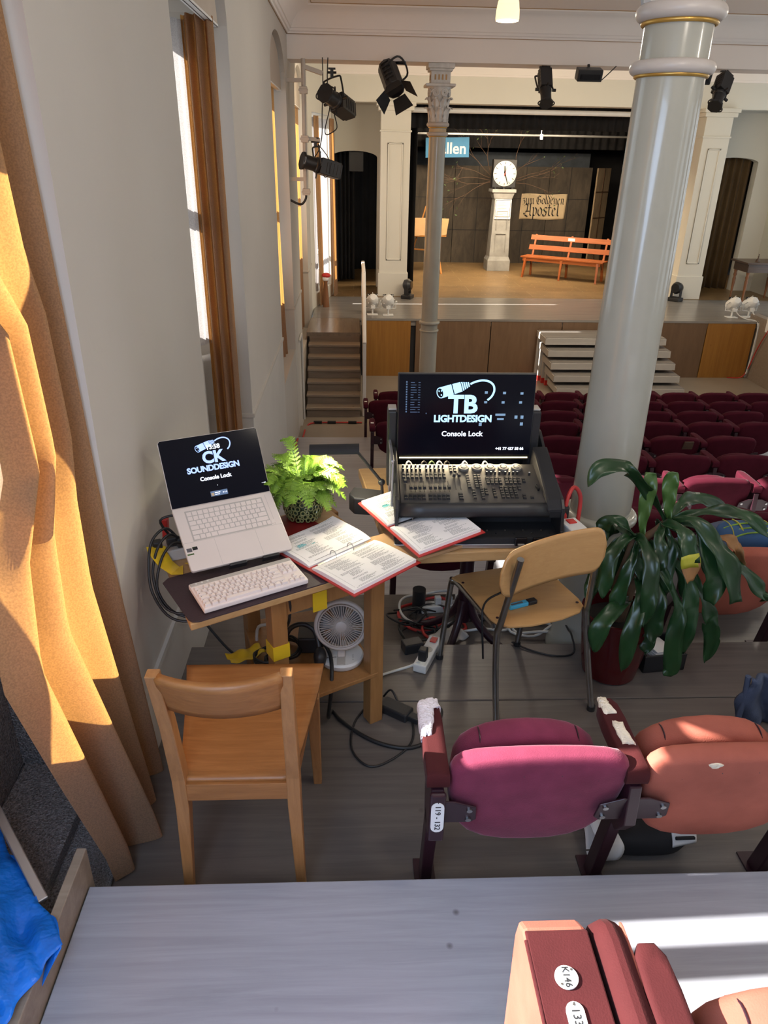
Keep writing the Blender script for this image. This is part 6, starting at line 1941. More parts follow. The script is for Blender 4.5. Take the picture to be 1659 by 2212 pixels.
tag(G().tube([(-0.13, 2.34, 0.30), (-0.09, 2.24, 0.29), (-0.085, 2.15, 0.22), (-0.10, 2.18, 0.05), (-0.09, 2.26, 0.008), (-0.05, 2.20, 0.008), (0.03, 2.12, 0.008), (0.11, 2.07, 0.008), (0.20, 2.05, 0.008), (0.27, 2.08, 0.008), (0.30, 2.15, 0.008), (0.25, 2.19, 0.012)], 0.0075, 8, 6).build('black_cable', M['cable_black'], smooth=60), 'thicker black cable running from the shelf across the floor to the adapter', 'cable')
tag(G().tube([(0.045, 2.275, 0.255), (0.07, 2.26, 0.20), (0.075, 2.28, 0.05), (0.06, 2.30, 0.008), (0.0, 2.19, 0.007), (-0.01, 2.05, 0.007), (0.05, 1.965, 0.007), (0.13, 1.99, 0.007), (0.215, 2.08, 0.007), (0.225, 2.20, 0.007), (0.18, 2.28, 0.02), (0.15, 2.33, 0.05), (0.12, 2.34, 0.01)], 0.0042, 8, 6).build('black_cable', M['cable_black'], smooth=60), 'thin black cable of the fan looping over the floor', 'cable')
t = thing('power_brick', 'black power brick lying on the floor in front of the steel legged chair', 'adapter', (0.165, 2.25, 0.0), rz=math.radians(-35))
G().bb((-0.065, -0.032, 0), (0.065, 0.032, 0.038)).build('body', M['black_plastic'], t, bevel=0.007)
G().bb((0.06, -0.018, 0.004), (0.11, 0.018, 0.030)).build('connector', M['black_plastic'], t, bevel=0.006)
tag(G().tube([(0.245, 2.19, 0.018), (0.28, 2.165, 0.01), (0.33, 2.19, 0.008), (0.35, 2.26, 0.008), (0.30, 2.31, 0.008)], 0.0042, 8, 5).build('black_cable', M['cable_black'], smooth=60), 'short black cable between power brick and plum seat', 'cable')
# ================================================================ console table and lighting console
t = thing('pedestal_table', 'wooden table on a dark star pedestal carrying the lighting console', 'table', (0.5, 2.7, -0.16), room=True)
G().prism([(0.128, 2.243), (0.865, 2.30), (0.80, 3.10), (0.02, 3.04)], 0.685, 0.728, Matrix.Identity(4)).build('tabletop', M['desk_top'], t, bevel=0.006)
G().cyl((0.53, 2.93, -0.02), (0.53, 2.93, 0.685), 0.034, n=20).build('pedestal', M['seat_metal'], t, smooth=40)
G().cyl((0.53, 2.93, 0.655), (0.53, 2.93, 0.685), 0.12, n=20).build('mount_plate', M['seat_metal'], t, smooth=40)
for k in range(4):
    a = PI / 4 + k * PI / 2 + 0.25
    G().tube([(0.53 + 0.02 * math.cos(a), 2.93 + 0.02 * math.sin(a), 0.10), (0.53 + 0.06 * math.cos(a), 2.93 + 0.06 * math.sin(a), 0.0), (0.53 + 0.17 * math.cos(a), 2.93 + 0.17 * math.sin(a), -0.10), (0.53 + 0.30 * math.cos(a), 2.93 + 0.30 * math.sin(a), -0.142)], 0.022, 8, 4, r_end=0.016).build('foot', M['seat_metal'], t, smooth=50)

t = thing('flight_case', 'black flight case with aluminium edges holding the lighting console', 'flight case', (0.42, 2.6, 0.729), room=True)
X0, X1 = 0.148, 0.765
Y0, Y1 = 2.29, 2.98
g = G()
g.bb((X0, Y0 + 0.02, 0.735), (X1, Y1, 0.75)); g.bb((X0, Y1 - 0.012, 0.735), (X1, Y1, 1.02))
g.bb((X0, 2.46, 0.735), (X1, 2.47, 0.86)); g.bb((X0, Y0, 0.735), (X1, Y0 + 0.012, 0.768))
g.build('tray', M['black'], t)
side = [(Y0 + 0.005, 0.735), (Y1, 0.735), (Y1, 1.0), (2.78, 1.0), (2.68, 0.955), (2.37, 0.885), (2.345, 0.86), (2.33, 0.775), (Y0 + 0.005, 0.765)]
Mx = Matrix(((0, 0, 1, 0), (1, 0, 0, 0), (0, 1, 0, 0), (0, 0, 0, 1)))
for x in (X0, X1 - 0.012):
    G().prism(side, x, x + 0.012, Mx).build('side_panel', M['black_plastic'], t, bevel=0.002)
g = G()
for x in (X0 - 0.004, X1 - 0.006):
    (g.bb((x, Y0, 0.73), (x + 0.012, Y0 + 0.012, 0.775)) if x > 0.4 else None); g.bb((x, Y0, 0.73), (x + 0.012, Y1, 0.745))
g.bb((X0, Y0 - 0.004, 0.730), (X1, Y0 + 0.014, 0.746))
g.bb((X0 - 0.010, 2.46, 0.75), (X0 - 0.002, 2.475, 1.0)); g.bb((X0 - 0.010, 2.62, 0.75), (X0 - 0.002, 2.635, 1.0)); g.bb((X0 - 0.012, 2.46, 0.985), (X0 - 0.002, 2.70, 1.0))
g.build('aluminium_edge', M['alu'], t, bevel=0.002)
for x in (0.60, 0.665):
    l = G().bb((x - 0.022, Y0 - 0.012, 0.742), (x + 0.022, Y0 + 0.0, 0.775)).build('latch', M['black_gloss'], t, bevel=0.003)
    G().cyl((x - 0.012, Y0 - 0.016, 0.748), (x + 0.012, Y0 - 0.016, 0.748), 0.005, n=8).build('latch_bar', M['steel'], l)
g = G()
for k in range(9):
    g.cyl((0.45 + k * 0.033, Y0 + 0.039, 0.77 + 0.012 * (k % 2)), (0.45 + k * 0.033, Y0 + 0.0355, 0.77 + 0.012 * (k % 2)), 0.003, n=8)
g.build('rivet', M['steel'], t)
# upright posts either side of the screen
for x in (0.150, 0.712):
    G().bb((x - 0.018, 2.68, 0.80), (x + 0.018, 2.76, 1.115)).build('screen_post', M['black_plastic'], t, bevel=0.006)
    G().bb((x - 0.016, 2.695, 1.115), (x + 0.016, 2.75, 1.122)).build('post_cap', M['grey_metal'], t, bevel=0.002)

# console surface
t = thing('lighting_console', 'black lighting console with faders, keys and five round encoder wheels', 'lighting console', (0.42, 2.4, 0.86), room=True)
fc = frame((0.168, 2.375, 0.872), (1, 0, 0), (0, 0.25, 0.054))
CW, CD = 0.51, 0.245
G().bb((-0.0, -0.005, -0.03), (CW + 0.03, CD, 0.0), fc).build('top_plate', M['console_plate'], t, bevel=0.004)
def lip(u, v):
    x = -0.004 + (CW + 0.037) * u; a = PI / 2 * v
    return tuple(fc @ Vector((x, -0.004 - 0.032 * math.sin(a), -0.0 - 0.040 * (1 - math.cos(a)))))
gl = G(); gl.grid(lip, 6, 8); gl.build('wrist_rest', M['black_plastic'], t, smooth=60, solid=0.004)
for x in (-0.022, CW + 0.022):
    G().prism([(-0.036, -0.05), (CD + 0.05, -0.05), (CD + 0.05, 0.052), (CD - 0.02, 0.045), (0.0, 0.012), (-0.034, -0.01)], x, x + (0.020 if x < 0 else 0.060),
              fc @ Matrix(((0, 0, 1, 0), (1, 0, 0, 0), (0, 1, 0, 0), (0, 0, 0, 1)))).build('side_cheek', M['black'], t, bevel=0.008)
def px2c(px, py):     # layout of the control surface on a 1000 x 280 grid
    return (px / 1000 * CW, CD * (1 - py / 280))
kg = G(); fd = G(); sl = G(); tl = G()
def key(px, py, w=16, h=15):
    x, y = px2c(px, py); a = w / 1000 * CW / 2; b = h / 280 * CD / 2
    kg.add([(x - a, y - b, 0), (x + a, y - b, 0), (x + a, y + b, 0), (x - a, y + b, 0), (x - a * .75, y - b * .7, .007), (x + a * .75, y - b * .7, .007), (x + a * .75, y + b * .7, .007), (x - a * .75, y + b * .7, .007)],
           [(0, 3, 2, 1), (4, 5, 6, 7), (0, 1, 5, 4), (1, 2, 6, 5), (2, 3, 7, 6), (3, 0, 4, 7)], fc)
def knob(px, py):
    x, y = px2c(px, py)
    kg.cyl(fc @ Vector((x, y, 0)), fc @ Vector((x, y, 0.013)), 0.0042, 0.0036, n=10)
    tl.cyl(fc @ Vector((x, y, 0.013)), fc @ Vector((x, y, 0.0138)), 0.0034, n=10)
for b0 in (40, 215):
    for k in range(5):
        x = b0 + k * 32
        knob(x, 28); knob(x, 55)
        key(x, 84, 24, 16); key(x, 104, 24, 16)
        key(x + 4, 236, 25, 14); key(x + 4, 256, 25, 14)
for px, p0, p1, cap in [(40 + 8, 130, 196, 140)] + [(84 + k * 33, 130, 206, 186) for k in range(4)] + [(228 + k * 34, 130, 206, 186) for k in range(5)] + [(415, 90, 190, 96), (452, 90, 190, 96)]:
    xa, ya = px2c(px, p0); xb, yb = px2c(px, p1); xc, yc = px2c(px, cap)
    sl.bb((xa - .0012, yb, 0.0002), (xa + .0012, ya, 0.0010), fc)
    fd.add([(xc - .006, yc - .009, .004), (xc + .006, yc - .009, .004), (xc + .006, yc + .009, .004), (xc - .006, yc + .009, .004), (xc - .005, yc - .006, .014), (xc + .005, yc - .006, .014), (xc + .005, yc + .006, .014), (xc - .005, yc + .006, .014)],
           [(0, 3, 2, 1), (4, 5, 6, 7), (0, 1, 5, 4), (1, 2, 6, 5), (2, 3, 7, 6), (3, 0, 4, 7)], fc)
for r in range(3):
    for c in (400, 432):
        key(c, 20 + r * 19, 24, 15)
for r in range(3):
    for c in (432, 450):
        key(441, 225 + r * 17, 34, 13)
KEYS0 = kg
def block(x0, y0, cols, rows, dx=30, dy=17, w=25, h=14):
    global kg
    kg = G()
    for r in range(rows):
        for c in range(cols):
            key(x0 + c * dx, y0 + r * dy, w, h)
    kg.build('keypad', M['black_plastic'], t)
    kg = KEYS0
block(516, 92, 1, 6); block(572, 92, 2, 6, 28); block(540, 196, 1, 2); block(540, 235, 1, 2)
block(660, 115, 4, 3, 31); block(800, 115, 4, 3, 31); block(600, 190, 2, 3, 32); block(690, 190, 1, 4); block(745, 180, 4, 5, 33)
block(600, 240, 1, 2); block(900, 235, 1, 2); block(955, 250, 1, 1); block(930, 120, 1, 2); block(690, 245, 1, 1); block(880, 175, 1, 2)
for k in range(4):
    knob(665 + k * 32, 80); knob(805 + k * 30, 80)
knob(985, 86)
for k, nm in enumerate(range(5)):
    x, y = px2c(500 + k * 101, 36)
    w = G()
    w.lathe([(0.0205, 0), (0.0215, 0.004), (0.0205, 0.010), (0.0140, 0.0105), (0.0130, 0.008), (0.0105, 0.008), (0.0100, 0.0115), (0.0, 0.012)], n=36, M=fc @ Matrix.Translation((x, y, 0)))
    w.build('encoder_wheel', M['encoder_grey'], t, smooth=40)
kg.build('keys', M['black_plastic'], t); fd.build('fader_caps', M['black_plastic'], t); sl.build('fader_slots', M['black'], t); tl.build('knob_caps', M['plastic_white'], t)
x, y = px2c(1012, 190)
G().prism([(-.004, -.014), (.004, -.014), (.004, .014), (-.004, .014)], 0.0, 0.016, fc @ Matrix.Translation((x, y, 0)) @ Matrix.Rotation(0.2, 4, 'Z')).build('level_wheel', M['black_gloss'], t, bevel=0.003)
G().bb((-0.0, 0.10, -0.09), (CW + 0.02, CD, -0.032), fc).build('console_body', M['black'], t)
# cables behind the surface
for k, (x, mm) in enumerate(((0.20, 'cable_white'), (0.29, 'stage_leaf'), (0.32, 'cable_white'), (0.35, 'cable_black'), (0.42, 'cable_white'), (0.50, 'cable_white'), (0.26, 'cable_black'))):
    tag(G().tube([(x, 2.615, 0.90), (x + 0.005, 2.625, 0.922), (x + 0.015, 2.635, 0.926), (x + 0.03, 2.65, 0.90), (x + 0.03, 2.70, 0.83)], 0.0035, 6).build('data_cable', M[mm], smooth=60),
        ['white cable at the aisle end behind the console keys', 'green cable plugged in behind the console', 'white cable next to the green one behind the console', 'black cable behind the middle of the console', 'white cable behind the second encoder wheel of the console', 'white cable behind the third encoder wheel of the console', 'black cable beside the green one behind the console'][k], 'cable')

# monitor
t = thing('monitor', 'black monitor above the console showing a lock screen with light blue logo', 'monitor', (0.45, 2.75, 0.9), room=True)
fmn = frame((0.172, 2.655, 0.945), (0.52, 0.004, 0), (0, 0.022, 0.32))
MW, MH = 0.520, 0.318
G().bb((-0.004, -0.004, -0.022), (MW + 0.004, MH + 0.004, -0.001), fmn).build('housing', M['black_plastic'], t, bevel=0.004)
scr = G().bb((0.0, 0.0, -0.001), (MW, MH, 0.0012), fmn).build('screen', M['screen'], t)
def on2(x, y, z=0.0018):
    return fmn @ Matrix.Translation((x, y, z))
mx_ = MW * 0.478
xlr_logo(on2(MW * 0.445, MH - 0.048), 0.185, M['glow_cyan'], M['screen'], scr)
text_obj('TB', 0.096, on2(MW * 0.473, MH - 0.118), M['glow_cyan'], parent=scr, bold=0.0034, space=1.0)
text_obj('LIGHTDESIGN', 0.0375, on2(mx_, MH - 0.172), M['glow_cyan'], parent=scr, bold=0.0014, space=0.95)
text_obj('Console Lock', 0.0285, on2(MW * 0.478, MH - 0.232), M['glow_white'], parent=scr, bold=0.0006)
text_obj('+41 77 437 58 66', 0.0155, on2(MW * 0.845, 0.026), M['glow_white'], parent=scr, bold=0.0006)
g = G(); d_ = G()
for (x, y, w, h) in ((.63, .195, .022, .022), (.765, .20, .022, .022), (.895, .205, .022, .022), (.63, .085 + .23, .022, .02), (.76, .315, .022, .022), (.89, .315, .022, .022), (.72, .47, .075, .02), (.735, .525, .05, .018), (.865, .49, .022, .03), (.91, .49, .022, .03), (.60, .58, .022, .03), (.91, .575, .022, .03)):
    yy = MH * (1 - y - h * 1.6)
    G().bb((x * MW, yy, 0.0013), ((x + w) * MW, yy + h * MW * 0.8, 0.0016), fmn).build('screen_button', M['glow_mid'], scr)
rg = random.Random(3)
for k in range(13):
    yy = MH * (0.90 - k * 0.030)
    d_.bb((0.05 * MW, yy, 0.0013), (0.06 * MW, yy + 0.006, 0.0016), fmn)
    d_.bb((0.085 * MW, yy, 0.0013), (0.085 * MW + rg.uniform(.01, .03), yy + 0.002, 0.0016), fmn); d_.bb((0.14 * MW, yy, 0.0013), (0.14 * MW + .008, yy + 0.002, 0.0016), fmn)
d_.bb((0.20 * MW, MH * 0.52, 0.0013), (0.207 * MW, MH * 0.535, 0.0016), fmn)
d_.build('screen_list', M['glow_dim'], scr)
G().bb((0.0, -0.018, -0.006), (MW, -0.008, 0.0), fmn).build('bottom_bar', M['black_plastic'], t)
G().bb((0.006, -0.0125, 0.0), (MW - 0.006, -0.0075, 0.002), fmn).build('light_strip', M['led_warm'], t)
area_light('console_light_strip', (0.42, 2.640, 0.962), (0.42, 2.46, 0.87), 0.46, 1.8, (1.0, 0.80, 0.5), 0.012)

# white switch box
t = thing('switch_box', 'white switch box with red rocker on the table end beside the console', 'switch box', (0.815, 2.37, 0.7285), rz=0.25)
G().bb((-0.035, -0.055, 0), (0.035, 0.055, 0.055)).build('body', M['plastic_white'], t, bevel=0.005)
G().bb((-0.016, 0.005, 0.055), (0.016, 0.038, 0.060)).build('rocker', M['red_plastic'], t, bevel=0.002)
G().cyl((0.012, -0.055, 0.02), (0.012, -0.060, 0.02), 0.010, n=14).build('knob', M['plastic_white'], t, smooth=40)
tag(G().tube([(0.80, 2.44, 0.76), (0.805, 2.46, 0.84), (0.835, 2.49, 0.88), (0.865, 2.49, 0.84), (0.865, 2.48, 0.74)], 0.008, 8, 5).build('red_cable', M['cable_red'], smooth=60), 'thick red cable looping behind the white switch box', 'cable')
tag(G().bb((0.785, 2.44, 0.7285), (0.815, 2.47, 0.82)).build('black_plug', M['black_plastic'], bevel=0.006), 'black plug standing between console case and red cable', 'plug')

# ================================================================ steel legged chair with plywood seat
t = thing('plywood_chair', 'steel tube chair with beech plywood seat and back beside the plant', 'chair', (0.66, 2.42, 0.0), room=True)
ST = M['steel']
G().tube([(0.545, 2.115, 0.012), (0.53, 2.15, 0.22), (0.522, 2.175, 0.42), (0.528, 2.155, 0.50), (0.552, 2.075, 0.805)], 0.0125, 10, 5).build('rear_tube', ST, t, smooth=60)
G().tube([(0.955, 2.255, 0.012), (0.92, 2.28, 0.22), (0.893, 2.305, 0.42), (0.888, 2.295, 0.50), (0.862, 2.215, 0.835)], 0.0125, 10, 5).build('rear_tube', ST, t, smooth=60)
G().tube([(0.378, 2.60, 0.012), (0.400, 2.56, 0.40), (0.408, 2.545, 0.428), (0.432, 2.50, 0.435), (0.52, 2.23, 0.43)], 0.0125, 10, 5).build('front_tube', ST, t, smooth=60)
G().tube([(0.742, 2.69, 0.012), (0.765, 2.655, 0.40), (0.768, 2.64, 0.428), (0.785, 2.60, 0.435), (0.875, 2.36, 0.43)], 0.0125, 10, 5).build('front_tube', ST, t, smooth=60)
G().tube([(0.52, 2.23, 0.432), (0.70, 2.29, 0.430), (0.885, 2.35, 0.432)], 0.010, 8, 3).build('cross_tube', ST, t, smooth=60)
g = G()
for p in ((0.545, 2.115), (0.955, 2.255), (0.378, 2.60), (0.742, 2.69)):
    g.cyl((p[0], p[1], 0), (p[0], p[1], 0.022), 0.0165, n=14)
g.build('rubber_foot', M['black_plastic'], t)
sp = []
outline = [(0.40, 2.545), (0.43, 2.50), (0.475, 2.36), (0.507, 2.25), (0.53, 2.215), (0.57, 2.195), (0.66, 2.205), (0.78, 2.245), (0.86, 2.29), (0.885, 2.33), (0.88, 2.38), (0.84, 2.50), (0.805, 2.64), (0.79, 2.665), (0.75, 2.665), (0.60, 2.615), (0.43, 2.568)]
G().pillow([(a - 0.645, b - 2.43) for a, b in outline], 0.011, 0.004, Matrix.Translation((0.645, 2.43, 0.447)), steps=2).build('seat', M['beech'], t, smooth=40)
def back(u, v, off=0.0):
    # sweeps around between the two uprights, hollow towards the sitter
    a = -1 + 2 * u
    x = 0.688 + 0.195 * a - 0.0
    y = 2.142 + 0.062 * a + 0.035 * (1 - a * a) + 0.03 * (0.75 - (0.66 + 0.17 * v)) + off * 0.9
    zz = 0.655 + 0.185 * v
    edge = max(0, abs(a) - 0.72) / 0.28
    zc = 0.745
    zz = zc + (zz - zc) * math.sqrt(max(0.02, 1 - edge ** 2.6 * 0.92)) + 0.022 * a
    return (x, y, zz)
G().grid(lambda u, v: back(u, v), 30, 12).build('backrest', M['beech'], t, smooth=60, solid=0.010)
g = G()
for p in ((0.44, 2.50), (0.80, 2.60), (0.535, 2.25), (0.865, 2.35)):
    g.cyl((p[0], p[1], 0.452), (p[0], p[1], 0.4545), 0.006, n=10)
g.build('screw', M['seat_metal'], t)
t = thing('highlighter', 'blue highlighter pen with dark cap lying on the plywood seat', 'pen', (0.645, 2.33, 0.4535), rz=math.radians(22))
G().bb((-0.062, -0.013, 0), (0.022, 0.013, 0.017)).build('barrel', M['marker_blue'], t, bevel=0.004)
G().bb((0.022, -0.0135, 0), (0.062, 0.0135, 0.0175)).build('cap', M['black_plastic'], t, bevel=0.004)
G().bb((-0.052, -0.006, 0.017), (0.0, 0.004, 0.0173)).build('print', M['ink'], t)
tag(G().tube([(0.64, 2.46, 0.46), (0.58, 2.42, 0.456), (0.52, 2.37, 0.456), (0.49, 2.31, 0.452), (0.487, 2.28, 0.40), (0.50, 2.27, 0.25)], 0.0042, 8, 5).build('black_cable', M['cable_black'], smooth=60), 'thin black cable hanging over the edge of the plywood seat', 'cable')

# ================================================================ cable heap under the console table
rg = random.Random(31)
def loop(cx, cy, r, n, z0, mat, lab, rad=0.007, turns=1.2, sq=0.7, ph=0.0):
    pts = []
    for k in range(n):
        a = ph + 2 * PI * turns * k / (n - 1)
        rr = r * (1 + 0.2 * math.sin(a * 1.7 + ph))
        pts.append((cx + rr * math.cos(a), cy + rr * sq * math.sin(a), z0 + 0.012 + 0.035 * (0.5 + 0.5 * math.sin(a * 2.3 + ph))))
    tag(G().tube(pts, rad, 7, 4).build('loose_cable', M[mat], smooth=60), lab, 'cable')
ZI = -0.16
loop(0.36, 3.16, 0.14, 14, ZI, 'cable_red', 'red cable loop lying in the cable heap by the pedestal', 0.008, 1.1, 0.9, 0.4)
loop(0.46, 3.02, 0.10, 14, ZI, 'cable_red', 'smaller red cable curl beside the pedestal foot', 0.008, 0.8, 0.9, 2.0)
loop(0.40, 3.20, 0.16, 16, ZI + 0.02, 'cable_white', 'white cable arching over the far power strip', 0.007, 0.9, 0.9, 0.9)
loop(0.62, 3.05, 0.15, 14, ZI, 'cable_white', 'white cable loop between pedestal and plywood chair', 0.007, 1.0, 0.6, 3.0)
loop(0.90, 3.02, 0.12, 14, ZI, 'cable_white', 'white cable tangle under the plywood seat', 0.007, 1.9, 0.5, 1.0)
loop(0.32, 2.98, 0.10, 16, ZI, 'cable_black', 'black cable coil at the front of the cable heap', 0.006, 2.1, 0.8, 0.0)
loop(0.42, 3.10, 0.13, 18, ZI, 'cable_black', 'black cable snarl in the middle of the cable heap', 0.005, 2.3, 0.8, 1.5)
loop(0.27, 3.08, 0.09, 16, ZI + 0.03, 'cable_black', 'black cable curl nearest the aisle in the cable heap', 0.005, 1.8, 0.8, 4.0)
loop(0.72, 3.12, 0.16, 14, ZI, 'cable_black', 'black cable passing behind the pedestal foot', 0.005, 1.0, 0.5, 3.6)
tag(G().tube([(1.0, 3.05, 0.02), (1.0, 2.80, 0.02), (0.99, 2.70, 0.05), (0.985, 2.62, 0.008), (0.90, 2.60, 0.006), (0.80, 2.64, 0.006), (0.72, 2.70, 0.01)], 0.0045, 7, 5).build('black_cable', M['cable_black'], smooth=60), 'black cable drooping onto the floor behind the plywood chair', 'cable')
tag(G().tube([(0.08, 2.46, 0.008), (0.16, 2.50, 0.007), (0.24, 2.52, 0.02), (0.28, 2.51, 0.05)], 0.006, 7, 5).build('white_cable', M['cable_white'], smooth=60), 'white cable lying on the floor from table leg to power strip', 'cable')
def outlet(name, label, loc, r, n, L, tilt=0.0):
    t = thing(name, label, 'power strip', loc, rz=r)
    t.rotation_euler = (0, tilt, r)
    G().bb((-L / 2, -0.03, 0), (L / 2, 0.03, 0.042)).build('body', M['plastic_white'], t, bevel=0.006)
    g = G()
    for k in range(n):
        x = -L / 2 + 0.045 + k * (L - 0.08) / max(1, n - 1)
        g.cyl((x, 0, 0.042), (x, 0, 0.0435), 0.019, n=18)
    g.build('socket', M['grey_metal'], t)
    return t
o = outlet('power_strip', 'white power strip lying flat in the cable heap beside the pedestal', (0.47, 3.22, ZI), 0.1, 4, 0.24)
for x in (-0.03, 0.03, 0.08):
    G().bb((x - 0.016, -0.016, 0.042), (x + 0.016, 0.016, 0.085)).build('plug', M['plastic_white'], o, bevel=0.004)
o = outlet('power_strip', 'white power strip with red switch leaning over the step edge', (0.325, 2.60, 0.002), math.radians(66), 3, 0.23)
G().bb((0.06, -0.014, 0.042), (0.10, 0.014, 0.047)).build('red_switch', M['red_plastic'], o, bevel=0.002)
G().bb((-0.09, -0.018, 0.042), (-0.05, 0.018, 0.10)).build('plug', M['black_plastic'], o, bevel=0.006)
tag(G().cyl((0.34, 3.22, ZI), (0.34, 3.22, ZI + 0.13), 0.035, n=18).build('cable_drum', M['black_plastic'], smooth=40), 'black cylindrical adapter standing in the cable heap', 'adapter')
t = thing('adapter', 'black square adapter on the floor next to the leaning power strip', 'adapter', (0.26, 2.66, 0.0), rz=0.3)
G().bb((-0.045, -0.03, 0), (0.045, 0.03, 0.05)).build('body', M['black_plastic'], t, bevel=0.006)
o = crumple(0.46, 2.90, ZI + 0.05, 0.16, 0.12, 0.6, 8).build('grey_tape', M['grey_metal'], smooth=60, solid=0.002)
tag(o, 'strip of grey tape over cables by the pedestal foot', 'tape')

# ================================================================ oak chair
t = thing('oak_chair', 'light oak chair with curved back rail pushed up to the work table', 'chair', (-0.33, 1.6, 0.0), room=True)
for s_, xs in ((-1, (-0.492, -0.478, -0.474)), (1, (-0.158, -0.168, -0.166))):
    g = G()
    P = [(xs[0], 1.475, 0.0), (xs[1], 1.492, 0.36), (xs[1], 1.490, 0.47), (xs[2], 1.44, 0.70), (xs[2] + s_ * 0.004, 1.395, 0.892)]
    W = [0.026, 0.037, 0.037, 0.034, 0.031]; D_ = [0.028, 0.046, 0.046, 0.042, 0.034]
    vs = []; fs = []
    for (x, y, z), w, d in zip(P, W, D_):
        vs += [(x - w / 2, y - d / 2, z), (x + w / 2, y - d / 2, z), (x + w / 2, y + d / 2, z), (x - w / 2, y + d / 2, z)]
    for k in range(4):
        for j in range(4):
            fs.append((k * 4 + j, k * 4 + (j + 1) % 4, (k + 1) * 4 + (j + 1) % 4, (k + 1) * 4 + j))
    fs += [(3, 2, 1, 0), (16, 17, 18, 19)]
    g.add(vs, fs).build('rear_leg', M['oak_up'], t, bevel=0.003)
for s_, x0, x1 in ((-1, -0.525, -0.530), (1, -0.135, -0.130)):
    G().bar((x0, 1.86, 0.43), (x1, 1.905, 0.0), 0.042, 0.042, up=(0, 1, 0), w2=0.028, h2=0.028).build('front_leg', M['oak_up'], t, bevel=0.003)
def seat_fn(u, v):
    y = 1.482 + 0.463 * v
    hw = 0.142 + 0.070 * v
    xc = -0.325 + 0.0 * v
    x = xc + (2 * u - 1) * (hw + (0.012 if v > 0.03 else 0))
    dip = -0.012 * math.sin(PI * min(1, v / 0.82)) * (1 - (2 * u - 1) ** 2 * 0.6)
    front = 0.030 * max(0, (v - 0.80) / 0.20) ** 1.2
    return (x, y, 0.452 + dip + front)
G().grid(seat_fn, 16, 26).build('seat', M['oak'], t, smooth=40, solid=0.016)
G().bb((-0.462, 1.472, 0.388), (-0.184, 1.494, 0.448)).build('rear_rail', M['oak'], t, bevel=0.002)
for xa_, xb in ((-0.470, -0.518), (-0.174, -0.142)):
    G().bar((xa_, 1.49, 0.415), (xb, 1.86, 0.415), 0.020, 0.050).build('side_rail', M['oak'], t, bevel=0.002)
G().bar((-0.51, 1.865, 0.415), (-0.15, 1.865, 0.415), 0.020, 0.050).build('front_rail', M['oak'], t, bevel=0.002)
def br(u, v):
    a = 2 * u - 1
    z = 0.762 + 0.130 * v
    y = 1.475 - 0.082 * v - 0.035 * a * a * -1.0 - 0.035
    y = 1.432 - 0.050 * v + 0.0 + (-0.038) * (1 - a * a)
    return (-0.320 + 0.146 * a, y, z)
G().grid(br, 20, 6).build('back_rail', M['oak'], t, smooth=40, solid=0.020)

# ================================================================ potted dracaena
t = thing('potted_dracaena', 'large drooping dracaena in a dark red pot beside the plywood chair', 'potted plant', (1.10, 2.50, 0.0), room=True)
PX, PY = 1.105, 2.505
G().lathe([(0.098, 0.0), (0.112, 0.008), (0.128, 0.10), (0.142, 0.22), (0.150, 0.305), (0.152, 0.315), (0.143, 0.315), (0.138, 0.26), (0.0, 0.258)], (PX, PY, 0), 44).build('pot', M['red_pot'], t, smooth=50)
G().lathe([(0.137, 0.262), (0.06, 0.268), (0.0, 0.27)], (PX, PY, 0), 24, cap=False).build('soil', M['soil'], t)
G().tube([(PX + 0.0, PY, 0.26), (PX + 0.01, PY - 0.02, 0.38), (PX + 0.03, PY - 0.01, 0.52), (PX + 0.03, PY, 0.66)], 0.028, 10, 4, r_end=0.020).build('trunk', M['bark'], t, smooth=50)
G().tube([(PX - 0.01, PY, 0.26), (PX - 0.04, PY - 0.01, 0.42), (PX - 0.03, PY - 0.03, 0.55), (PX - 0.015, PY - 0.04, 0.68)], 0.014, 8, 4, r_end=0.010).build('trunk', M['bark'], t, smooth=50)
G().tube([(PX + 0.03, PY, 0.64), (PX + 0.08, PY, 0.68), (1.23, 2.50, 0.735)], 0.018, 8, 4, r_end=0.012).build('trunk', M['bark'], t, smooth=50)
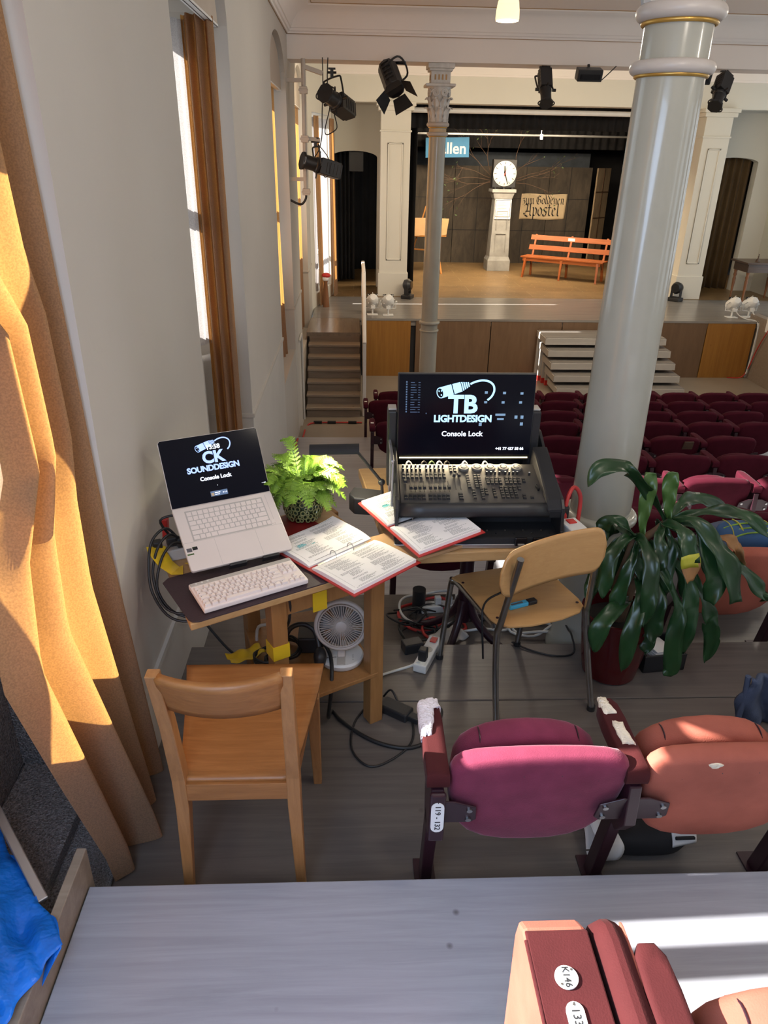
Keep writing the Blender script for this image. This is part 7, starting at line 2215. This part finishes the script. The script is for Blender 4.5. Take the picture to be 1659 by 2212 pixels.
LEAVES = [
    ('t', [(1.23, 2.50, 0.73), (1.16, 2.48, 0.82), (1.09, 2.45, 0.90), (0.99, 2.42, 0.99), (0.89, 2.40, 0.99), (0.85, 2.38, 0.93)]),
    ('u', [(1.12, 2.46, 0.69), (1.11, 2.46, 0.78), (1.11, 2.46, 0.88), (1.11, 2.47, 0.95)]),
    ('u', [(1.23, 2.50, 0.73), (1.22, 2.50, 0.80), (1.21, 2.50, 0.88), (1.21, 2.50, 0.94)]),
    ('n', [(1.23, 2.50, 0.73), (1.30, 2.56, 0.77), (1.39, 2.62, 0.77), (1.57, 2.66, 0.69)]),
    ('n', [(1.23, 2.50, 0.73), (1.33, 2.50, 0.76), (1.43, 2.48, 0.78), (1.53, 2.46, 0.76), (1.62, 2.45, 0.68)]),
    ('b', [(1.24, 2.48, 0.73), (1.29, 2.42, 0.77), (1.36, 2.36, 0.70), (1.42, 2.32, 0.61), (1.46, 2.30, 0.48)]),
    ('b', [(1.24, 2.48, 0.72), (1.32, 2.42, 0.74), (1.35, 2.36, 0.65), (1.38, 2.33, 0.57), (1.37, 2.32, 0.47)]),
    ('w', [(1.19, 2.46, 0.74), (1.23, 2.38, 0.75), (1.25, 2.33, 0.69), (1.27, 2.31, 0.57)]),
    ('n', [(1.19, 2.46, 0.73), (1.16, 2.40, 0.71), (1.16, 2.36, 0.65), (1.16, 2.35, 0.59)]),
    ('n', [(1.09, 2.46, 0.68), (1.04, 2.42, 0.69), (0.98, 2.37, 0.66), (0.96, 2.35, 0.57), (0.96, 2.34, 0.48)]),
    ('n', [(1.09, 2.46, 0.68), (1.03, 2.46, 0.65), (0.97, 2.43, 0.57), (0.94, 2.42, 0.49), (0.94, 2.42, 0.41)]),
    ('y', [(1.09, 2.46, 0.68), (1.03, 2.46, 0.74), (0.98, 2.46, 0.75), (0.96, 2.47, 0.68), (0.99, 2.48, 0.60)]),
    ('n', [(1.09, 2.46, 0.68), (1.07, 2.50, 0.68), (1.05, 2.55, 0.68), (1.03, 2.58, 0.60)]),
    ('n', [(1.09, 2.46, 0.68), (1.10, 2.40, 0.69), (1.11, 2.32, 0.64), (1.11, 2.28, 0.52), (1.11, 2.27, 0.40)]),
    ('d', [(1.11, 2.42, 0.52), (1.10, 2.32, 0.49), (1.06, 2.26, 0.37), (1.05, 2.25, 0.20)]),
    ('d', [(1.10, 2.42, 0.41), (1.03, 2.34, 0.44), (0.95, 2.28, 0.40), (0.93, 2.27, 0.28)]),
    ('d', [(1.12, 2.44, 0.65), (1.20, 2.36, 0.55), (1.26, 2.33, 0.42), (1.26, 2.31, 0.31), (1.27, 2.30, 0.18), (1.26, 2.30, 0.13)]),
    ('d', [(1.15, 2.46, 0.66), (1.28, 2.38, 0.56), (1.31, 2.34, 0.44), (1.31, 2.33, 0.33), (1.32, 2.33, 0.22)]),
    ('d', [(1.21, 2.46, 0.70), (1.33, 2.38, 0.52), (1.39, 2.35, 0.41), (1.43, 2.34, 0.30), (1.43, 2.34, 0.17)]),
    ('n', [(1.26, 2.52, 0.69), (1.42, 2.46, 0.60), (1.52, 2.42, 0.56), (1.61, 2.40, 0.47), (1.66, 2.40, 0.42)]),
    ('n', [(1.24, 2.52, 0.69), (1.34, 2.50, 0.64), (1.43, 2.48, 0.52), (1.48, 2.46, 0.40)]),
    ('n', [(1.11, 2.46, 0.66), (1.09, 2.42, 0.62), (1.12, 2.40, 0.55), (1.14, 2.40, 0.47)]),
    ('n', [(1.14, 2.50, 0.65), (1.09, 2.52, 0.59), (1.07, 2.54, 0.49), (1.07, 2.55, 0.39)]),
    ('n', [(1.21, 2.50, 0.70), (1.29, 2.46, 0.60), (1.33, 2.45, 0.47), (1.39, 2.45, 0.37)]),
    ('n', [(1.17, 2.42, 0.34), (1.19, 2.38, 0.28), (1.18, 2.36, 0.20)]),
    ('n', [(1.20, 2.54, 0.72), (1.25, 2.60, 0.66), (1.29, 2.62, 0.54), (1.30, 2.62, 0.42)]),
    ('n', [(1.10, 2.50, 0.66), (1.18, 2.58, 0.60), (1.22, 2.60, 0.48), (1.22, 2.60, 0.36)]),
    ('n', [(1.20, 2.46, 0.72), (1.22, 2.40, 0.66), (1.20, 2.37, 0.54), (1.21, 2.36, 0.44)]),
    ('n', [(1.10, 2.44, 0.66), (1.06, 2.38, 0.60), (1.03, 2.36, 0.48), (1.02, 2.36, 0.38)]),
    ('d', [(1.14, 2.44, 0.60), (1.18, 2.34, 0.48), (1.17, 2.32, 0.38), (1.18, 2.31, 0.28)]),
]
rg = random.Random(77)
def leaf_mesh(pts, wmax, trunc, t0=0.0, t1=1.0, seed=0):
    P = [Vector(p) for p in pts]
    Q = []
    for i in range(len(P) - 1):
        p0, p1, p2, p3 = P[max(i - 1, 0)], P[i], P[i + 1], P[min(i + 2, len(P) - 1)]
        for k in range(8):
            tt = k / 8
            Q.append(0.5 * ((2 * p1) + (p2 - p0) * tt + (2 * p0 - 5 * p1 + 4 * p2 - p3) * tt * tt + (3 * p1 - p0 - 3 * p2 + p3) * tt ** 3))
    Q.append(P[-1])
    n = len(Q) - 1
    g = G(); vs = []; fs = []
    i0, i1 = int(round(t0 * n)), int(round(t1 * n))
    rr = random.Random(seed)
    ph = rr.uniform(0, 6)
    prev = None
    cam_p = Vector((0.25, 0.3, 1.9))
    for i in range(i0, i1 + 1):
        s_ = i / n
        d = (Q[min(i + 1, n)] - Q[max(i - 1, 0)]).normalized()
        side = d.cross(cam_p - Q[i])
        out = Vector((Q[i].x - 1.16, Q[i].y - 2.50, 0.25))
        side2 = d.cross(Vector((0, 0, 1)))
        if side2.length > 0.15:
            side = side.normalized() * 0.65 + side2.normalized() * (0.5 if side2.dot(side) > 0 else -0.5)
        side.normalize()
        if prev is not None and side.dot(prev) < 0:
            side = -side
        prev = side
        nrm = side.cross(d)
        w = wmax * (0.24 + 0.76 * math.sin(min(1, s_ * 1.25 + 0.02) * PI / 2) ** 1.3)
        if s_ > 0.7:
            w *= (1 - (0.45 if trunc else 0.93) * ((s_ - 0.7) / 0.3) ** 2.0)
        wav = 0.011 * math.sin(s_ * 19 + ph)
        for q in (-1, -0.5, 0, 0.5, 1):
            vs.append(Q[i] + side * (w * q) + nrm * (0.012 * abs(q) * (1 - s_ * .5) + wav * q * abs(q)))
    m = i1 - i0
    for k in range(m):
        for q in range(4):
            fs.append((k * 5 + q, k * 5 + q + 1, (k + 1) * 5 + q + 1, (k + 1) * 5 + q))
    return g.add(vs, fs)
for i, (kd, pts) in enumerate(LEAVES):
    w = {'t': 0.031, 'u': 0.031, 'b': 0.042, 'w': 0.035, 'd': 0.035, 'n': 0.031, 'y': 0.029}[kd] * rg.uniform(0.92, 1.08)
    end = {'w': 0.80, 'y': 0.85}.get(kd, 1.0)
    mat = 'leaf_young' if kd == 'u' else 'leaf'
    o = leaf_mesh(pts, w, kd in 'ub', 0, end, i).build('leaf', M[mat], t, smooth=80, solid=0.0015)
    if kd == 'w':
        leaf_mesh(pts, w * 1.02, True, 0.72, 0.82, i).build('yellow_edge', M['leaf_yellow'], o, smooth=80, solid=0.0022)
        leaf_mesh(pts, w, True, 0.80, 1.0, i).build('withered_tip', M['leaf_brown'], o, smooth=80, solid=0.0016)
    if kd == 'y':
        leaf_mesh(pts, w, False, 0.85, 1.0, i).build('withered_tip', M['leaf_yellow'], o, smooth=80, solid=0.0016)
tag(leaf_mesh([(1.52, 2.50, 0.62), (1.56, 2.50, 0.60), (1.60, 2.50, 0.54), (1.62, 2.50, 0.48)], 0.035, True, 0, 1, 5).build('withered_leaf', M['leaf_brown'], t, smooth=80, solid=0.0016), 'brown withered leaf hanging at the plant side', 'leaf') if False else leaf_mesh([(1.40, 2.48, 0.66), (1.47, 2.47, 0.66), (1.52, 2.46, 0.61), (1.54, 2.46, 0.53)], 0.032, True, 0, 1, 5).build('withered_leaf', M['leaf_brown'], t, smooth=80, solid=0.0016)

# crate with papers behind the plant pot
t = thing('black_crate', 'black plastic box with papers sticking out behind the red plant pot', 'box', (1.34, 2.58, 0.0), rz=0.1)
g = G()
g.bb((-0.10, -0.09, 0), (0.09, 0.08, 0.012)); g.bb((-0.10, -0.09, 0), (0.09, -0.08, 0.085)); g.bb((-0.10, 0.07, 0), (0.09, 0.08, 0.085)); g.bb((-0.10, -0.09, 0), (-0.09, 0.08, 0.085)); g.bb((0.08, -0.09, 0), (0.09, 0.08, 0.085))
g.build('body', M['black_plastic'], t, bevel=0.004)
g = G()
for k in range(5):
    g.bb((-0.03, -0.05, -0.0), (-0.02 + 0.11, 0.05, 0.002), Matrix.Translation((-0.02, 0.0, 0.03 + 0.011 * k)) @ Matrix.Rotation(0.15 + 0.02 * k, 4, 'Y') @ Matrix.Rotation(0.1 * k, 4, 'Z'))
g.build('papers', M['paper'], t)
# ================================================================ bags
t = thing('backpack', 'blue backpack with yellow green plaid pocket lying on the seat behind the plant', 'backpack', (1.90, 3.06, 0.20))
def blob(cx, cy, cz, rx, ry, rz_, seed, n=28, m=18, k=0.08):
    rr = random.Random(seed); a = [rr.uniform(0, 6) for _ in range(6)]
    g = G()
    def fn(u, v):
        th = 2 * PI * u; ph = PI * v
        d = 1 + k * math.sin(th * 3 + a[0]) * math.sin(ph * 2 + a[1]) + k * .5 * math.sin(th * 5 + a[2] + ph * 3)
        sx = math.copysign(abs(math.cos(th)) ** 0.7, math.cos(th)); sy = math.copysign(abs(math.sin(th)) ** 0.7, math.sin(th))
        s_ = max(0, math.sin(ph)) ** 0.65
        return (cx + rx * d * s_ * sx, cy + ry * d * s_ * sy, cz - rz_ * math.copysign(abs(math.cos(ph)) ** 0.8, math.cos(ph)))
    return g.grid(fn, n, m)
blob(0, 0, 0.10, 0.20, 0.17, 0.10, 2).build('bag_body', M['denim'], t, smooth=70)
blob(0.0, -0.04, 0.185, 0.15, 0.10, 0.06, 3, k=0.03).build('flap', M['plaid'], t, smooth=70)
g = G(); h = G()
for k in range(6):
    x = -0.12 + k * 0.048
    g.tube([(x, -0.125, 0.20), (x + 0.005, -0.09, 0.236), (x + 0.01, -0.03, 0.248), (x + 0.01, 0.03, 0.238)], 0.0045 if k % 2 else 0.0025, 5, 3)
for k in range(3):
    y = -0.11 + k * 0.04
    h.tube([(-0.13, y, 0.205 + k * .008), (-0.06, y - 0.005, 0.238 + k * .005), (0.04, y - 0.005, 0.240 + k * .005), (0.12, y, 0.215 + k * .008)], 0.004, 5, 3)
g.build('plaid_stripe', M['leaf_yellow'], t); h.build('plaid_stripe', M['fern'], t)
G().tube([(-0.13, -0.15, 0.13), (-0.05, -0.175, 0.12), (0.05, -0.175, 0.125), (0.14, -0.15, 0.13)], 0.013, 8, 4).build('strap', M['black_cloth'], t, smooth=60)
G().bb((-0.05, -0.195, 0.105), (0.0, -0.175, 0.14)).build('buckle', M['black_plastic'], t, bevel=0.004)
t = thing('denim_pouch', 'blue denim pouch with round button beside the backpack behind the leaves', 'bag', (1.62, 3.02, 0.20))
blob(0, 0, 0.08, 0.08, 0.09, 0.08, 6).build('bag_body', M['denim'], t, smooth=70)
G().cyl((-0.01, -0.085, 0.13), (-0.01, -0.095, 0.133), 0.012, n=12).build('button', M['gilt'], t)

t = thing('tote_bag', 'crumpled black and white bag lying under the near seats', 'bag', (0.90, 1.63, 0.0), rz=0.03)
blob(0.03, 0, 0.055, 0.145, 0.085, 0.055, 12, 40, 22, 0.05).build('bag_body', M['black'], t, smooth=50)
def wr(u, v):
    a = 2 * PI * v
    return (-0.15 + 0.075 * u + 0.010 * math.sin(v * 17), 0.098 * math.cos(a) * (1 + .06 * math.sin(v * 23)), 0.062 + 0.064 * math.sin(a) * (1 + .15 * math.sin(v * 13)))
G().grid(wr, 6, 30).build('white_rim', M['white'], t, smooth=40, solid=0.003)
def wr2(u, v):
    a = -0.2 + PI * 1.0 * v
    return (0.095 + 0.085 * u, (0.083 - 0.016 * u) * math.cos(a + 0.1), 0.056 + (0.060 - 0.012 * u) * math.sin(a + .1))
G().grid(wr2, 8, 20).build('white_panel', M['white'], t, smooth=40, solid=0.003)
g = G()
for k in range(3):
    a = 1.9 + 0.35 * k
    g.tube([(0.105, 0.086 * math.cos(a), 0.058 + 0.064 * math.sin(a)), (0.17, 0.072 * math.cos(a + 0.12), 0.058 + 0.054 * math.sin(a + .12))], 0.006, 5, 1)
g.build('print', M['black'], t)

t = thing('denim_jacket', 'blue denim garment hanging at the picture edge beside the seats', 'jacket', (1.56, 2.12, 0.0))
def jk(u, v):
    return (-0.085 + 0.20 * u + 0.015 * math.sin(v * 9) * (1 - u), 0.02 * math.sin(u * 11 + v * 4) + 0.05 * u, 0.005 + 0.265 * v - 0.05 * u * v)
G().grid(jk, 16, 14).build('cloth', M['denim'], t, smooth=60, solid=0.018)
G().tube([(-0.085, 0.0, 0.01), (-0.075, 0.0, 0.13), (-0.085, 0.0, 0.27)], 0.011, 8, 4).build('seam', M['denim'], t, smooth=60)

# rough black board, clear strip and blue bag in the near window niche
t = thing('black_board', 'rough black coated boards lining the floor of the window niche', 'board', (-1.0, 1.2, 0.0), room=True)
G().bb((-1.16, 0.42, 0.0), (-0.77, 1.46, 0.055)).build('floor_board', M['rough_black'], t, bevel=0.003)
G().bb((-1.16, 1.46, 0.0), (-0.738, 1.95, 0.010)).build('floor_board', M['rough_black'], t)
G().bb((-1.16, 1.46, 0.01), (-0.905, 1.97, 0.055)).build('floor_board', M['rough_black'], t, bevel=0.003)
G().bb((-1.195, 0.42, 0.0), (-1.165, 1.97, 0.80)).build('upright_board', M['rough_black'], t, bevel=0.003)
G().bb((-1.165, 1.955, 0.055), (-0.90, 1.975, 0.70)).build('upright_board', M['rough_black'], t, bevel=0.003)
t = thing('blue_bag', 'blue woven plastic carrier bag lying over the timber curb', 'bag', (-0.95, 1.1, 0.1), room=True)
rg = random.Random(5)
def bagf(u, v):
    # top sheet: outline corners blended, with crumples
    c00, c10, c11, c01 = Vector((-1.13, 0.50, 0.20)), Vector((-0.79, 0.86, 0.298)), Vector((-0.700, 1.135, 0.300)), Vector((-1.06, 1.55, 0.22))
    p = c00 * (1 - u) * (1 - v) + c10 * u * (1 - v) + c11 * u * v + c01 * (1 - u) * v
    cr = 0.020 * math.sin(u * 9 + v * 5) * math.sin(v * 7 + 1) + 0.011 * math.sin(u * 21 + 2 * math.sin(v * 9)) + 0.007 * math.sin(v * 33 + u * 11)
    e = min(1, 5 * min(u, 1 - u, v, 1 - v) + 0.15)
    return (p.x + 0.006 * math.sin(v * 20), p.y + 0.008 * math.sin(u * 17), p.z + cr * e + 0.05 * math.sin(PI * u) * math.sin(PI * v))
G().grid(bagf, 46, 46).build('bag_sheet', M['blue_bag'], t, smooth=60, solid=0.002)
def bags(u, v):
    a = Vector(bagf(u, 1.0)); b = Vector((-1.10 + 0.32 * u, 1.52 - 0.42 * u, 0.06))
    p = a.lerp(b, v)
    return (p.x - 0.02 * math.sin(PI * v), p.y - 0.04 * math.sin(PI * v) + 0.01 * math.sin(u * 23), p.z)
G().grid(bags, 30, 8).build('bag_side', M['blue_bag'], t, smooth=60, solid=0.002)
def bags2(u, v):
    a = Vector(bagf(1.0, u)); b = Vector((-0.775, 0.84 + 0.25 * u, 0.276))
    p = a.lerp(b, v)
    return (p.x, p.y, p.z - 0.006)
tag(G().bar((-1.18, 1.72, 0.30), (-0.80, 1.27, 0.265), 0.026, 0.010).build('clear_strip', M['alu'], bevel=0.003), 'pale metal edged strip lying between the black board and blue bag', 'strip')
